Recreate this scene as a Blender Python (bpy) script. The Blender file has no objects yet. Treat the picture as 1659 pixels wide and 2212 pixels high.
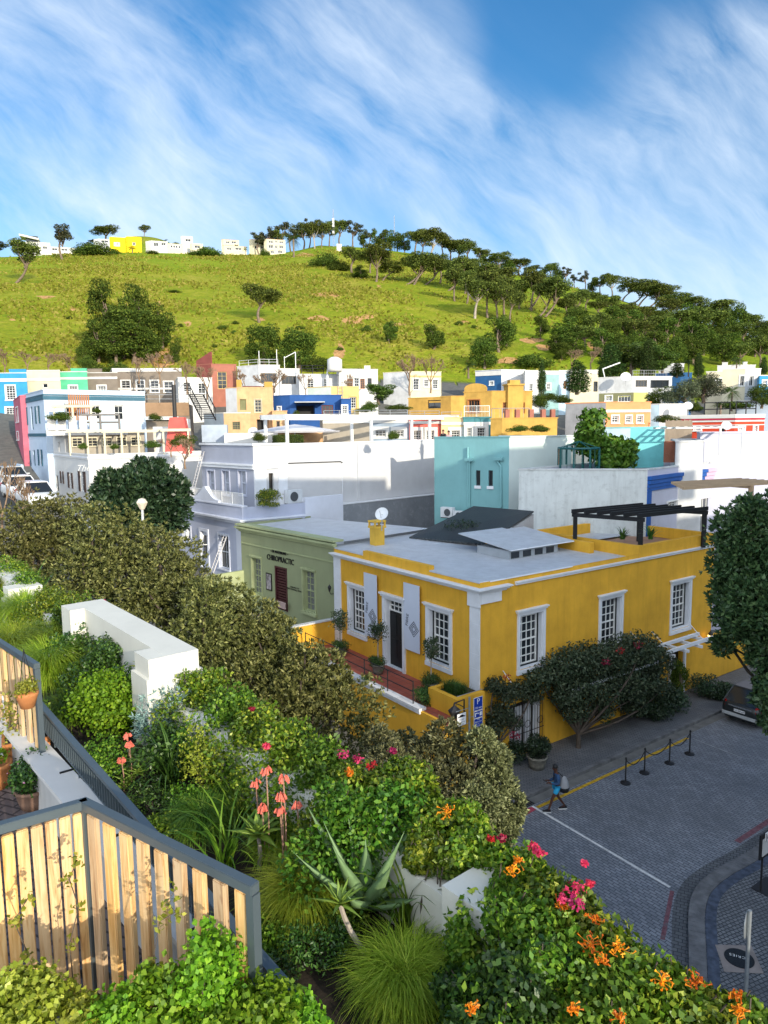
import bpy, bmesh, math, random
import numpy as np
from mathutils import Vector, Matrix
# ---------------------------------------------------------------- camera
W_, H_, F_ = 1659., 2212., 1534.
PITCH = math.atan(178/1534.); ROLL = -math.atan(.012); CZ = 14.
cp, sp = math.cos(PITCH), math.sin(PITCH)
FWD = np.array([0, cp, -sp]); r0 = np.array([1., 0, 0]); u0 = np.array([0, sp, cp])
RGT = math.cos(ROLL)*r0 + math.sin(ROLL)*u0
UPV = -math.sin(ROLL)*r0 + math.cos(ROLL)*u0
scene = bpy.context.scene
col = scene.collection
cam_d = bpy.data.cameras.new('camera'); cam = bpy.data.objects.new('camera', cam_d); col.objects.link(cam)
m = Matrix.Identity(4)
for i in range(3):
    m[i][0] = RGT[i]; m[i][1] = UPV[i]; m[i][2] = -FWD[i]
m[2][3] = CZ
cam.matrix_world = m
cam_d.sensor_fit = 'VERTICAL'; cam_d.sensor_height = 24.; cam_d.lens = 24.*F_/H_
cam_d.clip_end = 6000; cam_d.clip_start = .05
scene.camera = cam
# ---------------------------------------------------------------- light
SUN_AZ, SUN_EL = 148., 16.
sd = bpy.data.lights.new('sun', 'SUN'); sd.energy = 2.15; sd.angle = math.radians(.5); sd.color = (1, .90, .72)
sun = bpy.data.objects.new('sun', sd); col.objects.link(sun)
sa, se = math.radians(SUN_AZ), math.radians(SUN_EL)
SUNV = Vector((math.sin(sa)*math.cos(se), math.cos(sa)*math.cos(se), math.sin(se)))
sun.rotation_euler = SUNV.to_track_quat('Z', 'Y').to_euler()
scene.view_settings.view_transform = 'Standard'; scene.view_settings.look = 'None'
scene.view_settings.exposure = 1.22; scene.view_settings.gamma = 1
world = bpy.data.worlds.new('World'); scene.world = world; world.use_nodes = True

class NT:
    """small node-graph helper"""
    def __init__(s, tree): s.t = tree; s.n = tree.nodes; s.l = tree.links
    def new(s, typ, **kw):
        n = s.n.new(typ)
        for k, v in kw.items(): setattr(n, k, v)
        return n
    def link(s, a, b): s.l.new(a, b)
    def math(s, op, a, b=None, clamp=False):
        n = s.n.new('ShaderNodeMath'); n.operation = op; n.use_clamp = clamp
        for i, q in enumerate((a, b)):
            if q is None: continue
            if isinstance(q, (int, float)): n.inputs[i].default_value = q
            else: s.l.new(q, n.inputs[i])
        return n.outputs[0]
    def noise(s, vec, scale, detail=4, rough=.55, dist=0.):
        n = s.n.new('ShaderNodeTexNoise'); n.inputs['Scale'].default_value = scale
        n.inputs['Detail'].default_value = detail; n.inputs['Roughness'].default_value = rough
        n.inputs['Distortion'].default_value = dist
        if vec is not None: s.l.new(vec, n.inputs['Vector'])
        return n.outputs['Fac']
    def ramp(s, fac, stops):
        n = s.n.new('ShaderNodeValToRGB'); e = n.color_ramp.elements
        while len(e) < len(stops): e.new(.5)
        for i, (p, c) in enumerate(stops):
            e[i].position = p; e[i].color = c if len(c) == 4 else (*c, 1)
        s.l.new(fac, n.inputs[0]); return n.outputs[0]
    def mix(s, fac, a, b, mode='MIX'):
        n = s.n.new('ShaderNodeMix'); n.data_type = 'RGBA'; n.blend_type = mode
        for i, q in ((0, fac), (6, a), (7, b)):
            if isinstance(q, (int, float)): n.inputs[i].default_value = q
            elif isinstance(q, tuple): n.inputs[i].default_value = (*q[:3], 1)
            else: s.l.new(q, n.inputs[i])
        return n.outputs[2]
    def mapping(s, vec, scale=(1, 1, 1), rot=(0, 0, 0), loc=(0, 0, 0)):
        n = s.n.new('ShaderNodeMapping'); s.l.new(vec, n.inputs[0])
        n.inputs['Scale'].default_value = scale; n.inputs['Rotation'].default_value = rot
        n.inputs['Location'].default_value = loc
        return n.outputs[0]

def ray(x, y): return FWD + RGT*((x-829.5)/F_) + UPV*((1106-y)/F_)
def pz(x, y, z):
    r = ray(x, y); t = (z-CZ)/r[2]; return np.array([0, 0, CZ]) + r*t
def pd(x, y, d):
    r = ray(x, y); t = d/math.hypot(r[0], r[1]); return np.array([0, 0, CZ]) + r*t
def proj(p):
    v = np.array(p) - np.array([0, 0, CZ]); w = v@FWD
    return 829.5+F_*(v@RGT)/w, 1106-F_*(v@UPV)/w

def build_sky():
    g = NT(world.node_tree); world.node_tree.nodes.clear()
    out = g.new('ShaderNodeOutputWorld'); bg = g.new('ShaderNodeBackground')
    sky = g.new('ShaderNodeTexSky'); sky.sky_type = 'NISHITA'; sky.sun_disc = False
    sky.sun_elevation = se; sky.sun_rotation = sa; sky.air_density = 1.0; sky.dust_density = .6; sky.ozone_density = 2.6
    hs = g.new('ShaderNodeHueSaturation'); hs.inputs['Saturation'].default_value = 1.3; hs.inputs['Value'].default_value = .64
    g.link(sky.outputs[0], hs.inputs['Color'])
    tc = g.new('ShaderNodeTexCoord'); d = tc.outputs['Generated']
    sx = g.new('ShaderNodeSeparateXYZ'); g.link(d, sx.inputs[0])
    zc = g.math('MAXIMUM', sx.outputs[2], .0)
    # wispy cirrus drawn out along one diagonal
    yy = g.math('MAXIMUM', g.math('ABSOLUTE', sx.outputs[1]), .25)
    cb = g.new('ShaderNodeCombineXYZ'); g.link(g.math('DIVIDE', sx.outputs[0], yy), cb.inputs[0]); g.link(g.math('DIVIDE', zc, yy), cb.inputs[1])
    wn = g.new('ShaderNodeTexNoise'); wn.inputs['Scale'].default_value = 3.0; wn.inputs['Detail'].default_value = 3; g.link(cb.outputs[0], wn.inputs['Vector'])
    ws = g.new('ShaderNodeVectorMath', operation='SCALE'); g.link(wn.outputs['Color'], ws.inputs[0]); ws.inputs['Scale'].default_value = .13
    wa = g.new('ShaderNodeVectorMath', operation='ADD'); g.link(cb.outputs[0], wa.inputs[0]); g.link(ws.outputs[0], wa.inputs[1])
    st = g.mapping(g.mapping(wa.outputs[0], rot=(0, 0, math.radians(48))), scale=(1.3, 3.6, 1)); st2 = g.mapping(g.mapping(wa.outputs[0], rot=(0, 0, math.radians(40))), scale=(2.2, 9., 1))
    n1 = g.noise(st, 1.6, 8, .55, .3); n2 = g.noise(st2, 2.4, 9, .62, .2); n3 = g.noise(wa.outputs[0], 3.2, 6, .6, .3)
    cov = None
    blobs = [(690, 60, 6, .55), (730, 150, 6, .6), (800, 210, 6, .8), (890, 270, 6, .9), (980, 340, 6, .95), (1080, 420, 7, 1.), (1210, 450, 7, .8), (900, 110, 5, .5),
             (170, 60, 9, .35), (150, 230, 9, .45), (330, 260, 9, .6), (470, 330, 9, .7), (620, 410, 9, .6), (250, 400, 10, .6), (60, 380, 9, .5), (560, 200, 5, .3),
             (1560, 330, 9, .7), (1470, 240, 7, .4), (1640, 240, 7, .45), (1540, 600, 8, .9), (1380, 540, 8, .5), (1640, 470, 8, .5), (-200, 300, 14, .5), (1900, 400, 14, .5)]
    for bx, by, rad, w in blobs:
        r = ray(bx, by); r = r/np.linalg.norm(r)
        dp = g.new('ShaderNodeVectorMath', operation='DOT_PRODUCT'); g.link(d, dp.inputs[0]); dp.inputs[1].default_value = r
        mr = g.new('ShaderNodeMapRange', interpolation_type='SMOOTHERSTEP'); g.link(dp.outputs['Value'], mr.inputs[0])
        mr.inputs[1].default_value = math.cos(math.radians(rad*1.15)); mr.inputs[2].default_value = 1.0; mr.inputs[3].default_value = 0; mr.inputs[4].default_value = w
        cov = mr.outputs[0] if cov is None else g.math('MAXIMUM', g.math('MULTIPLY', g.math('ADD', cov, mr.outputs[0]), 1.), cov)
    cov = g.math('MINIMUM', g.math('ADD', g.math('MULTIPLY', cov, .78), .03), 1.0)
    nn = g.math('ADD', g.math('MULTIPLY', n1, .5), g.math('ADD', g.math('MULTIPLY', n2, .32), g.math('MULTIPLY', n3, .18)))
    a = g.math('MULTIPLY', cov, g.math('MULTIPLY', g.math('SUBTRACT', nn, .39), 3.0, True))
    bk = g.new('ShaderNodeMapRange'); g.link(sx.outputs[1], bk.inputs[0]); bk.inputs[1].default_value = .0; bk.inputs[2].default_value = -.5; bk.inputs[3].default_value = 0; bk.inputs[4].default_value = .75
    a = g.math('ADD', a, bk.outputs[0])      # unseen bright cloud bank added behind the camera to lift fill in shade
    lowm = g.new('ShaderNodeMapRange'); g.link(zc, lowm.inputs[0]); lowm.inputs[1].default_value = .36; lowm.inputs[2].default_value = .10
    lowm.inputs[3].default_value = 0; lowm.inputs[4].default_value = .26
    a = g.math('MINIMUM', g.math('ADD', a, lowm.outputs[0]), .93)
    up = g.new('ShaderNodeMapRange'); g.link(sx.outputs[2], up.inputs[0]); up.inputs[1].default_value = -.02; up.inputs[2].default_value = .02
    a = g.math('MULTIPLY', a, up.outputs[0])
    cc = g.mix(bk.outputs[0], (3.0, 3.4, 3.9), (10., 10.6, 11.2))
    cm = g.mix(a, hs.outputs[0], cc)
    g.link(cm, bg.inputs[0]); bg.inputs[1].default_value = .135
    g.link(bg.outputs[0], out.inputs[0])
build_sky()

# ---------------------------------------------------------------- materials
MATS = {}
def mat(name, c, rough=.8, var=.10, scale=1.2, bump=.15, bscale=30, streak=0., metal=0., spec=.3, dirt=None, dirt_amt=0.):
    if name in MATS: return MATS[name]
    m = bpy.data.materials.new(name); m.use_nodes = True; g = NT(m.node_tree)
    b = g.n['Principled BSDF']; b.inputs['Roughness'].default_value = rough; b.inputs['Metallic'].default_value = metal
    b.inputs['Specular IOR Level'].default_value = spec
    geo = g.new('ShaderNodeNewGeometry'); p = geo.outputs['Position']
    f = g.noise(p, scale, 5, .6)
    lo = tuple(max(0, x*(1-var*1.6)) for x in c[:3]); hi = tuple(min(1, x*(1+var*1.1)) for x in c[:3])
    cc = g.ramp(f, [(.3, lo), (.7, hi)])
    if streak:
        s = g.noise(g.mapping(p, scale=(2.2, 2.2, .22)), 1.6, 6, .65)
        s = g.ramp(s, [(.48, (0, 0, 0)), (.72, (1, 1, 1))])
        s = g.math('MULTIPLY', s, streak)
        cc = g.mix(s, cc, tuple(x*.45 for x in (dirt or c)[:3]))
    if dirt and dirt_amt:
        s = g.ramp(g.noise(p, 3.1, 8, .72), [(.52, (0, 0, 0)), (.68, (1, 1, 1))])
        cc = g.mix(g.math('MULTIPLY', s, dirt_amt), cc, dirt)
    g.link(cc, b.inputs['Base Color'])
    if bump:
        bn = g.new('ShaderNodeBump'); bn.inputs['Strength'].default_value = bump; bn.inputs['Distance'].default_value = .02
        g.link(g.noise(p, bscale, 3, .6), bn.inputs['Height']); g.link(bn.outputs[0], b.inputs['Normal'])
    MATS[name] = m; return m

def leafmat(name, c, c2=None, var=.35, trans=.18, rough=.5, spec=.35):
    """foliage: per-leaf colour spread, a little light through the leaf"""
    if name in MATS: return MATS[name]
    m = bpy.data.materials.new(name); m.use_nodes = True; g = NT(m.node_tree)
    b = g.n['Principled BSDF']; out = g.n['Material Output']
    geo = g.new('ShaderNodeNewGeometry'); oi = g.new('ShaderNodeObjectInfo')
    c2 = c2 or tuple(x*1.6 for x in c)
    lo = tuple(x*(1-var) for x in c)
    cc = g.ramp(geo.outputs['Random Per Island'], [(0., lo), (.55, c), (1., c2)])
    hs = g.new('ShaderNodeHueSaturation'); g.link(cc, hs.inputs['Color'])
    v = g.math('ADD', g.math('MULTIPLY', oi.outputs['Random'], .5), .75); g.link(v, hs.inputs['Value'])
    h = g.math('ADD', g.math('MULTIPLY', oi.outputs['Random'], .03), .485); g.link(h, hs.inputs['Hue'])
    g.link(hs.outputs[0], b.inputs['Base Color']); b.inputs['Roughness'].default_value = rough
    b.inputs['Specular IOR Level'].default_value = spec
    tr = g.new('ShaderNodeBsdfTranslucent'); mx = g.new('ShaderNodeMixShader'); mx.inputs[0].default_value = trans
    g.link(hs.outputs[0], tr.inputs[0]); g.link(b.outputs[0], mx.inputs[1]); g.link(tr.outputs[0], mx.inputs[2])
    g.link(mx.outputs[0], out.inputs[0])
    MATS[name] = m; return m

def glassmat(name='window_glass', c=(.02, .025, .03), rough=.06):
    if name in MATS: return MATS[name]
    m = bpy.data.materials.new(name); m.use_nodes = True; b = m.node_tree.nodes['Principled BSDF']
    b.inputs['Base Color'].default_value = (*c, 1); b.inputs['Roughness'].default_value = rough
    b.inputs['Specular IOR Level'].default_value = .6
    MATS[name] = m; return m

# ---------------------------------------------------------------- mesh building
class MB:
    def __init__(s): s.v = []; s.f = []
    def add(s, vs, fs):
        o = len(s.v); s.v += [tuple(map(float, q)) for q in vs]; s.f += [tuple(i+o for i in f) for f in fs]; return s
    def quad(s, *q): return s.add(q, [tuple(range(len(q)))])
    def hexa(s, b, t):
        n = len(b); fs = [tuple(range(n))[::-1], tuple(range(n, 2*n))]
        fs += [(i, (i+1) % n, n+(i+1) % n, n+i) for i in range(n)]
        return s.add(list(b)+list(t), fs)
    def box(s, x0, y0, z0, x1, y1, z1):
        return s.hexa([(x0, y0, z0), (x1, y0, z0), (x1, y1, z0), (x0, y1, z0)], [(x0, y0, z1), (x1, y0, z1), (x1, y1, z1), (x0, y1, z1)])
    def ob(s, fr, s0, s1, n0, n1, z0, z1):
        b = [fr.pt(s0, n0, z0), fr.pt(s1, n0, z0), fr.pt(s1, n1, z0), fr.pt(s0, n1, z0)]
        t = [fr.pt(s0, n0, z1), fr.pt(s1, n0, z1), fr.pt(s1, n1, z1), fr.pt(s0, n1, z1)]
        return s.hexa(b, t)
    def prism(s, pts, z0, z1):
        return s.hexa([(p[0], p[1], z0) for p in pts], [(p[0], p[1], z1) for p in pts])
    def tube(s, path, rad, seg=6, cap=True):
        path = [Vector(p) for p in path]; n = len(path)
        if not hasattr(rad, '__len__'): rad = [rad]*n
        vs = []; t0 = None
        for i, p in enumerate(path):
            t = (path[min(i+1, n-1)]-path[max(i-1, 0)]).normalized()
            if t0 is None:
                a = t.orthogonal().normalized()
            else:
                a = (a - t*a.dot(t)).normalized()
            b = t.cross(a); t0 = t
            for k in range(seg):
                th = 2*math.pi*k/seg
                vs.append(tuple(p + (a*math.cos(th)+b*math.sin(th))*rad[i]))
        fs = []
        for i in range(n-1):
            for k in range(seg):
                fs.append((i*seg+k, i*seg+(k+1) % seg, (i+1)*seg+(k+1) % seg, (i+1)*seg+k))
        if cap: fs += [tuple(range(seg))[::-1], tuple((n-1)*seg+k for k in range(seg))]
        return s.add(vs, fs)
    def lathe(s, c, prof, seg=20):
        vs = []; n = len(prof)
        for r, z in prof:
            for k in range(seg):
                th = 2*math.pi*k/seg; vs.append((c[0]+r*math.cos(th), c[1]+r*math.sin(th), c[2]+z))
        fs = [(i*seg+k, i*seg+(k+1) % seg, (i+1)*seg+(k+1) % seg, (i+1)*seg+k) for i in range(n-1) for k in range(seg)]
        fs += [tuple(range(seg))[::-1], tuple((n-1)*seg+k for k in range(seg))]
        return s.add(vs, fs)
    def mesh(s, name, m, off=(0, 0, 0), smooth=False, bevel=0):
        me = bpy.data.meshes.new(name)
        v = np.array(s.v, dtype=float)-np.array(off, dtype=float)
        me.from_pydata(v.tolist(), [], s.f); 
        bm = bmesh.new(); bm.from_mesh(me); bmesh.ops.recalc_face_normals(bm, faces=bm.faces)
        if bevel: bmesh.ops.bevel(bm, geom=[e for e in bm.edges if len(e.link_faces) == 2 and e.calc_face_angle(0) > .6], offset=bevel, segments=2, affect='EDGES', clamp_overlap=True)
        bm.to_mesh(me); bm.free()
        if smooth:
            for p in me.polygons: p.use_smooth = True
        me.materials.append(m); return me
    def build(s, name, m, parent=None, smooth=False, bevel=0, loc=None):
        off = tuple(parent.get('_w', (0, 0, 0))) if parent is not None else (loc or (0, 0, 0))
        o = bpy.data.objects.new(name, s.mesh(name, m, off, smooth, bevel)); col.objects.link(o)
        if parent is not None: o.parent = parent; o['_w'] = off
        else: o.location = off; o['_w'] = off
        TEMP.append(o); return o
TEMP = []
def tag(o, label=None, cat=None, group=None, kind=None):
    if label: o['label'] = label
    if cat: o['category'] = cat
    if group: o['group'] = group
    if kind: o['kind'] = kind
    return o
def thing(name, label, cat, loc=(0, 0, 0), group=None):
    o = bpy.data.objects.new(name, None); col.objects.link(o); o.location = tuple(map(float, loc)); o['_w'] = tuple(map(float, loc))
    o.empty_display_size = .3; TEMP.append(o)
    return tag(o, label, cat, group)
def copy_tree(o, parent=None):
    c = o.copy(); col.objects.link(c); c.parent = parent
    for ch in list(o.children): copy_tree(ch, c)
    return c
class Fr:
    """vertical facade plane: s along azimuth az, n outwards, z up"""
    def __init__(s, O, az, out=None):
        s.O = np.array(O[:2], float); a = math.radians(az); s.az = az
        s.d = np.array([math.sin(a), math.cos(a)]); s.n = np.array([s.d[1], -s.d[0]])
        o = out if out is not None else -s.O
        if s.n@np.array(o) < 0: s.n = -s.n
    def pt(s, a, n, z):
        p = s.O+s.d*a+s.n*n; return (p[0], p[1], z)
    def hit(s, x, y, n=0.):
        r = ray(x, y); t = ((s.O+s.n*n)@s.n)/(r[:2]@s.n); p = r[:2]*t
        return (p-s.O)@s.d, CZ+r[2]*t
    def rect(s, x0, y0, x1, y1, n=0.):
        """pixel box -> s0,s1,z0,z1 (edges taken at the middle of the other side)"""
        ym, xm = (y0+y1)/2, (x0+x1)/2
        a, b = s.hit(x0, ym, n)[0], s.hit(x1, ym, n)[0]; c, d = s.hit(xm, y1, n)[1], s.hit(xm, y0, n)[1]
        return min(a, b), max(a, b), c, d
U_AZ, V_AZ = -35.67, 54.42
def facade(mb, fr, s0, s1, z0, z1, holes=(), depth=.2, n=0.):
    holes = [(max(a, s0+.01), min(b, s1-.01), max(c, z0+.01), min(d, z1-.01)) for a, b, c, d in holes]
    holes = [h for h in holes if h[1] > h[0] and h[3] > h[2]]
    S = sorted({s0, s1, *[h[0] for h in holes], *[h[1] for h in holes]}); Z = sorted({z0, z1, *[h[2] for h in holes], *[h[3] for h in holes]})
    for i in range(len(S)-1):
        for j in range(len(Z)-1):
            a, b = (S[i]+S[i+1])/2, (Z[j]+Z[j+1])/2
            if any(h[0] < a < h[1] and h[2] < b < h[3] for h in holes): continue
            mb.quad(fr.pt(S[i], n, Z[j]), fr.pt(S[i+1], n, Z[j]), fr.pt(S[i+1], n, Z[j+1]), fr.pt(S[i], n, Z[j+1]))
    for a, b, c, d in holes:
        p = lambda s_, n_, z_: fr.pt(s_, n+n_, z_)
        mb.quad(p(a, 0, c), p(a, -depth, c), p(a, -depth, d), p(a, 0, d)); mb.quad(p(b, 0, c), p(b, -depth, c), p(b, -depth, d), p(b, 0, d))
        mb.quad(p(a, 0, c), p(b, 0, c), p(b, -depth, c), p(a, -depth, c)); mb.quad(p(a, 0, d), p(b, 0, d), p(b, -depth, d), p(a, -depth, d))
def window(fr, r, parent, nx=2, ny=3, fm=None, gm=None, depth=.16, fw=.07, bar=.03, trim=0., tm=None, sill=0., name='window', shut=None, head=0., n=0., shw=.42, label=None):
    s0, s1, z0, z1 = r; fm = fm or WHITE; gm = gm or GLASS; mb = MB(); dn = n-depth
    for a, b, c, d in ((s0, s0+fw, z0, z1), (s1-fw, s1, z0, z1), (s0+fw, s1-fw, z0, z0+fw), (s0+fw, s1-fw, z1-fw, z1)):
        mb.ob(fr, a, b, dn, dn+.07, c, d)
    for i in range(1, nx):
        x = s0+(s1-s0)*i/nx; mb.ob(fr, x-bar/2, x+bar/2, dn, dn+.045, z0+fw, z1-fw)
    for j in range(1, ny):
        z = z0+(z1-z0)*j/ny; k = 1.6 if (ny % 2 == 0 and j == ny//2) else 1
        mb.ob(fr, s0+fw, s1-fw, dn, dn+.048*k, z-bar/2*k, z+bar/2*k)
    w = mb.build(name, fm, parent)
    if label: w['label'] = label
    MB().ob(fr, s0+.01, s1-.01, dn-.03, dn+.012, z0+.01, z1-.01).build('pane', gm, w)
    if trim or sill or head:
        t = MB()
        if trim:
            t.ob(fr, s0-trim, s0-.002, n+.003, n+.05, z0-trim*.5, z1+trim); t.ob(fr, s1+.002, s1+trim, n+.003, n+.05, z0-trim*.5, z1+trim)
            t.ob(fr, s0-.002, s1+.002, n+.003, n+.05, z1+.002, z1+trim)
            if not sill: t.ob(fr, s0-.002, s1+.002, n+.003, n+.05, z0-trim*.5, z0-.002)
        if head: t.ob(fr, s0-trim-.06, s1+trim+.06, n+.003, n+.13, z1+trim+.002, z1+trim+head); t.ob(fr, s0-trim-.02, s1+trim+.02, n+.003, n+.085, z1+trim-.04, z1+trim)
        if sill: t.ob(fr, s0-trim-.04, s1+trim+.04, n+.003, n+.12, z0-sill, z0-.002)
        t.build('surround', tm or fm, w)
    if shut:
        for a in (s0-shw-.02, s1+.02):
            q = MB(); q.ob(fr, a, a+shw, n+.012, n+.05, z0, z1)
            for k in range(8):
                zz = z0+(z1-z0)*(k+.5)/8; q.ob(fr, a+.04, a+shw-.04, n+.05, n+.066, zz-.03, zz+.03)
            q.build('shutter', shut, w)
    return r
def text_mb(fr, txt, s, z, size, ext=.03, n=.02, rot=0., shear=0., flip=False, sx=1.):
    """lettering as solid mesh on a facade"""
    cu = bpy.data.curves.new('txt', 'FONT'); cu.body = txt; cu.size = size; cu.extrude = ext/2; cu.shear = shear; cu.align_x = 'CENTER'; cu.align_y = 'CENTER'; cu.resolution_u = 3
    o = bpy.data.objects.new('txt', cu); col.objects.link(o); dg = bpy.context.evaluated_depsgraph_get(); me = bpy.data.meshes.new_from_object(o.evaluated_get(dg))
    mb = MB(); c, q = math.cos(rot), math.sin(rot)
    # reading direction: viewer's left to right
    t = np.array([-fr.n[1], fr.n[0]]); sg = 1. if t@fr.d > 0 else -1.
    vs = []
    for v in me.vertices:
        x, y = v.co.x*sx, v.co.y; x, y = c*x-q*y, q*x+c*y
        vs.append(fr.pt(s+sg*x, n+v.co.z+ext/2, z+y))
    mb.add(vs, [tuple(p.vertices) for p in me.polygons])
    bpy.data.objects.remove(o); bpy.data.curves.remove(cu); bpy.data.meshes.remove(me)
    return mb
WHITE = mat('white_paint', (.78, .78, .76), .6, .04, 2., .06)
GLASS = glassmat()
# ---------------------------------------------------------------- street frame and ground
_p = pz(1195, 1603, .15)[:2]; ud = np.array([math.sin(math.radians(U_AZ)), math.cos(math.radians(U_AZ))]); vd = np.array([math.sin(math.radians(V_AZ)), math.cos(math.radians(V_AZ))])
def _corner():
    r = ray(1036, 1400)[:2]; A = np.array([[r[0], vd[0]], [r[1], vd[1]]]); t = np.linalg.solve(A, _p); return r*t[0]
C0 = _corner()          # foot of the yellow building's street corner
def base_z(x, y):
    tu = (x-C0[0])*ud[0]+(y-C0[1])*ud[1]; tv = (x-C0[0])*vd[0]+(y-C0[1])*vd[1]
    q = lambda t, k: k*(np.sqrt(np.maximum(t, 0)**2+4)-2)*(t > 0)
    w = np.clip((tu-6)/16., 0, 1); w = w*w*(3-2*w)
    return np.minimum(q(tu-5, .24)+q(tv-4, .125)*w, 30.)
_hx = [-900, -300, 0, 100, 240, 340, 450, 600, 660, 700, 800, 900, 1000, 1050, 1100, 1150, 1200, 1314, 1382, 1436, 1487, 1537, 1600, 1659, 1900, 2600]
_hy = [640, 575, 556, 552, 545, 545, 549, 550, 540, 530, 535, 548, 566, 576, 592, 598, 611, 641, 664, 678, 689, 708, 722, 745, 800, 850]
_hd = [300, 300, 300, 300, 300, 300, 300, 305, 320, 330, 325, 315, 300, 295, 290, 285, 280, 265, 255, 245, 240, 232, 225, 215, 200, 200]
_rng = np.random.default_rng(5); _ph = _rng.uniform(0, 6.28, (14, 3)); _kk = _rng.uniform(.02, .16, 14)
def bumpy(x, y):
    z = 0
    for (a, b, c), k in zip(_ph, _kk): z = z+np.sin(x*k*math.cos(a)+y*k*math.sin(a)+b)/(k*40)
    return z*.55
def pxcol(x, y): return 829.5+1544*x/np.maximum(y, 1e-3)
def zterr(x, y):
    x = np.asarray(x, float); y = np.asarray(y, float); d = np.hypot(x, y); yy = np.maximum(y, .2*d+.01); px = pxcol(x, yy)
    b = base_z(x, y)
    dc = np.interp(px, _hx, _hd); yc = np.interp(px, _hx, _hy)+.0
    zc = CZ+dc*np.cos(np.arctan2(x, yy))*np.tan(np.arctan((1106-yc-.012*(px-829.5))/F_)-PITCH)
    ux, uy = x/np.maximum(d, 1e-3), y/np.maximum(d, 1e-3)
    z0 = base_z(ux*122, uy*122)
    s = np.clip((d-122)/(dc-122), 0, 1); h = z0+(zc-z0)*(s**.93)+bumpy(x, y)*np.sin(np.pi*s)**.6
    # plateau with the road at the left, then the hill behind it
    wl = np.clip((620-px)/60, 0, 1); e = d-dc
    hump = np.exp(-np.abs((px-330)/170.)**2.6)
    left = zc+np.clip(e, 0, 60)*.10+hump*np.clip((e-45)/210, 0, 1)**.8*64 - np.clip(e-60, 0, 900)*(1-hump)*.05
    right = zc-np.clip(e, 0, 500)*.32
    far = wl*left+(1-wl)*right
    z = np.where(d < 122, b, np.where(e < 0, h, far))
    return np.where(y < .15*d, np.minimum(b, 30), z)
def on_terrain(px, py, d0=60., d1=700.):
    """first terrain point seen along a photograph ray beyond d0"""
    r = ray(px, py); hh = math.hypot(r[0], r[1]); ds = np.arange(d0, d1, .5)
    X, Y, Z = r[0]/hh*ds, r[1]/hh*ds, CZ+r[2]/hh*ds
    k = np.nonzero(zterr(X, Y) >= Z)[0]; i = k[0] if len(k) else np.argmin(Z-zterr(X, Y))
    return np.array([X[i], Y[i], float(zterr(X[i], Y[i]))]), ds[i]
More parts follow.
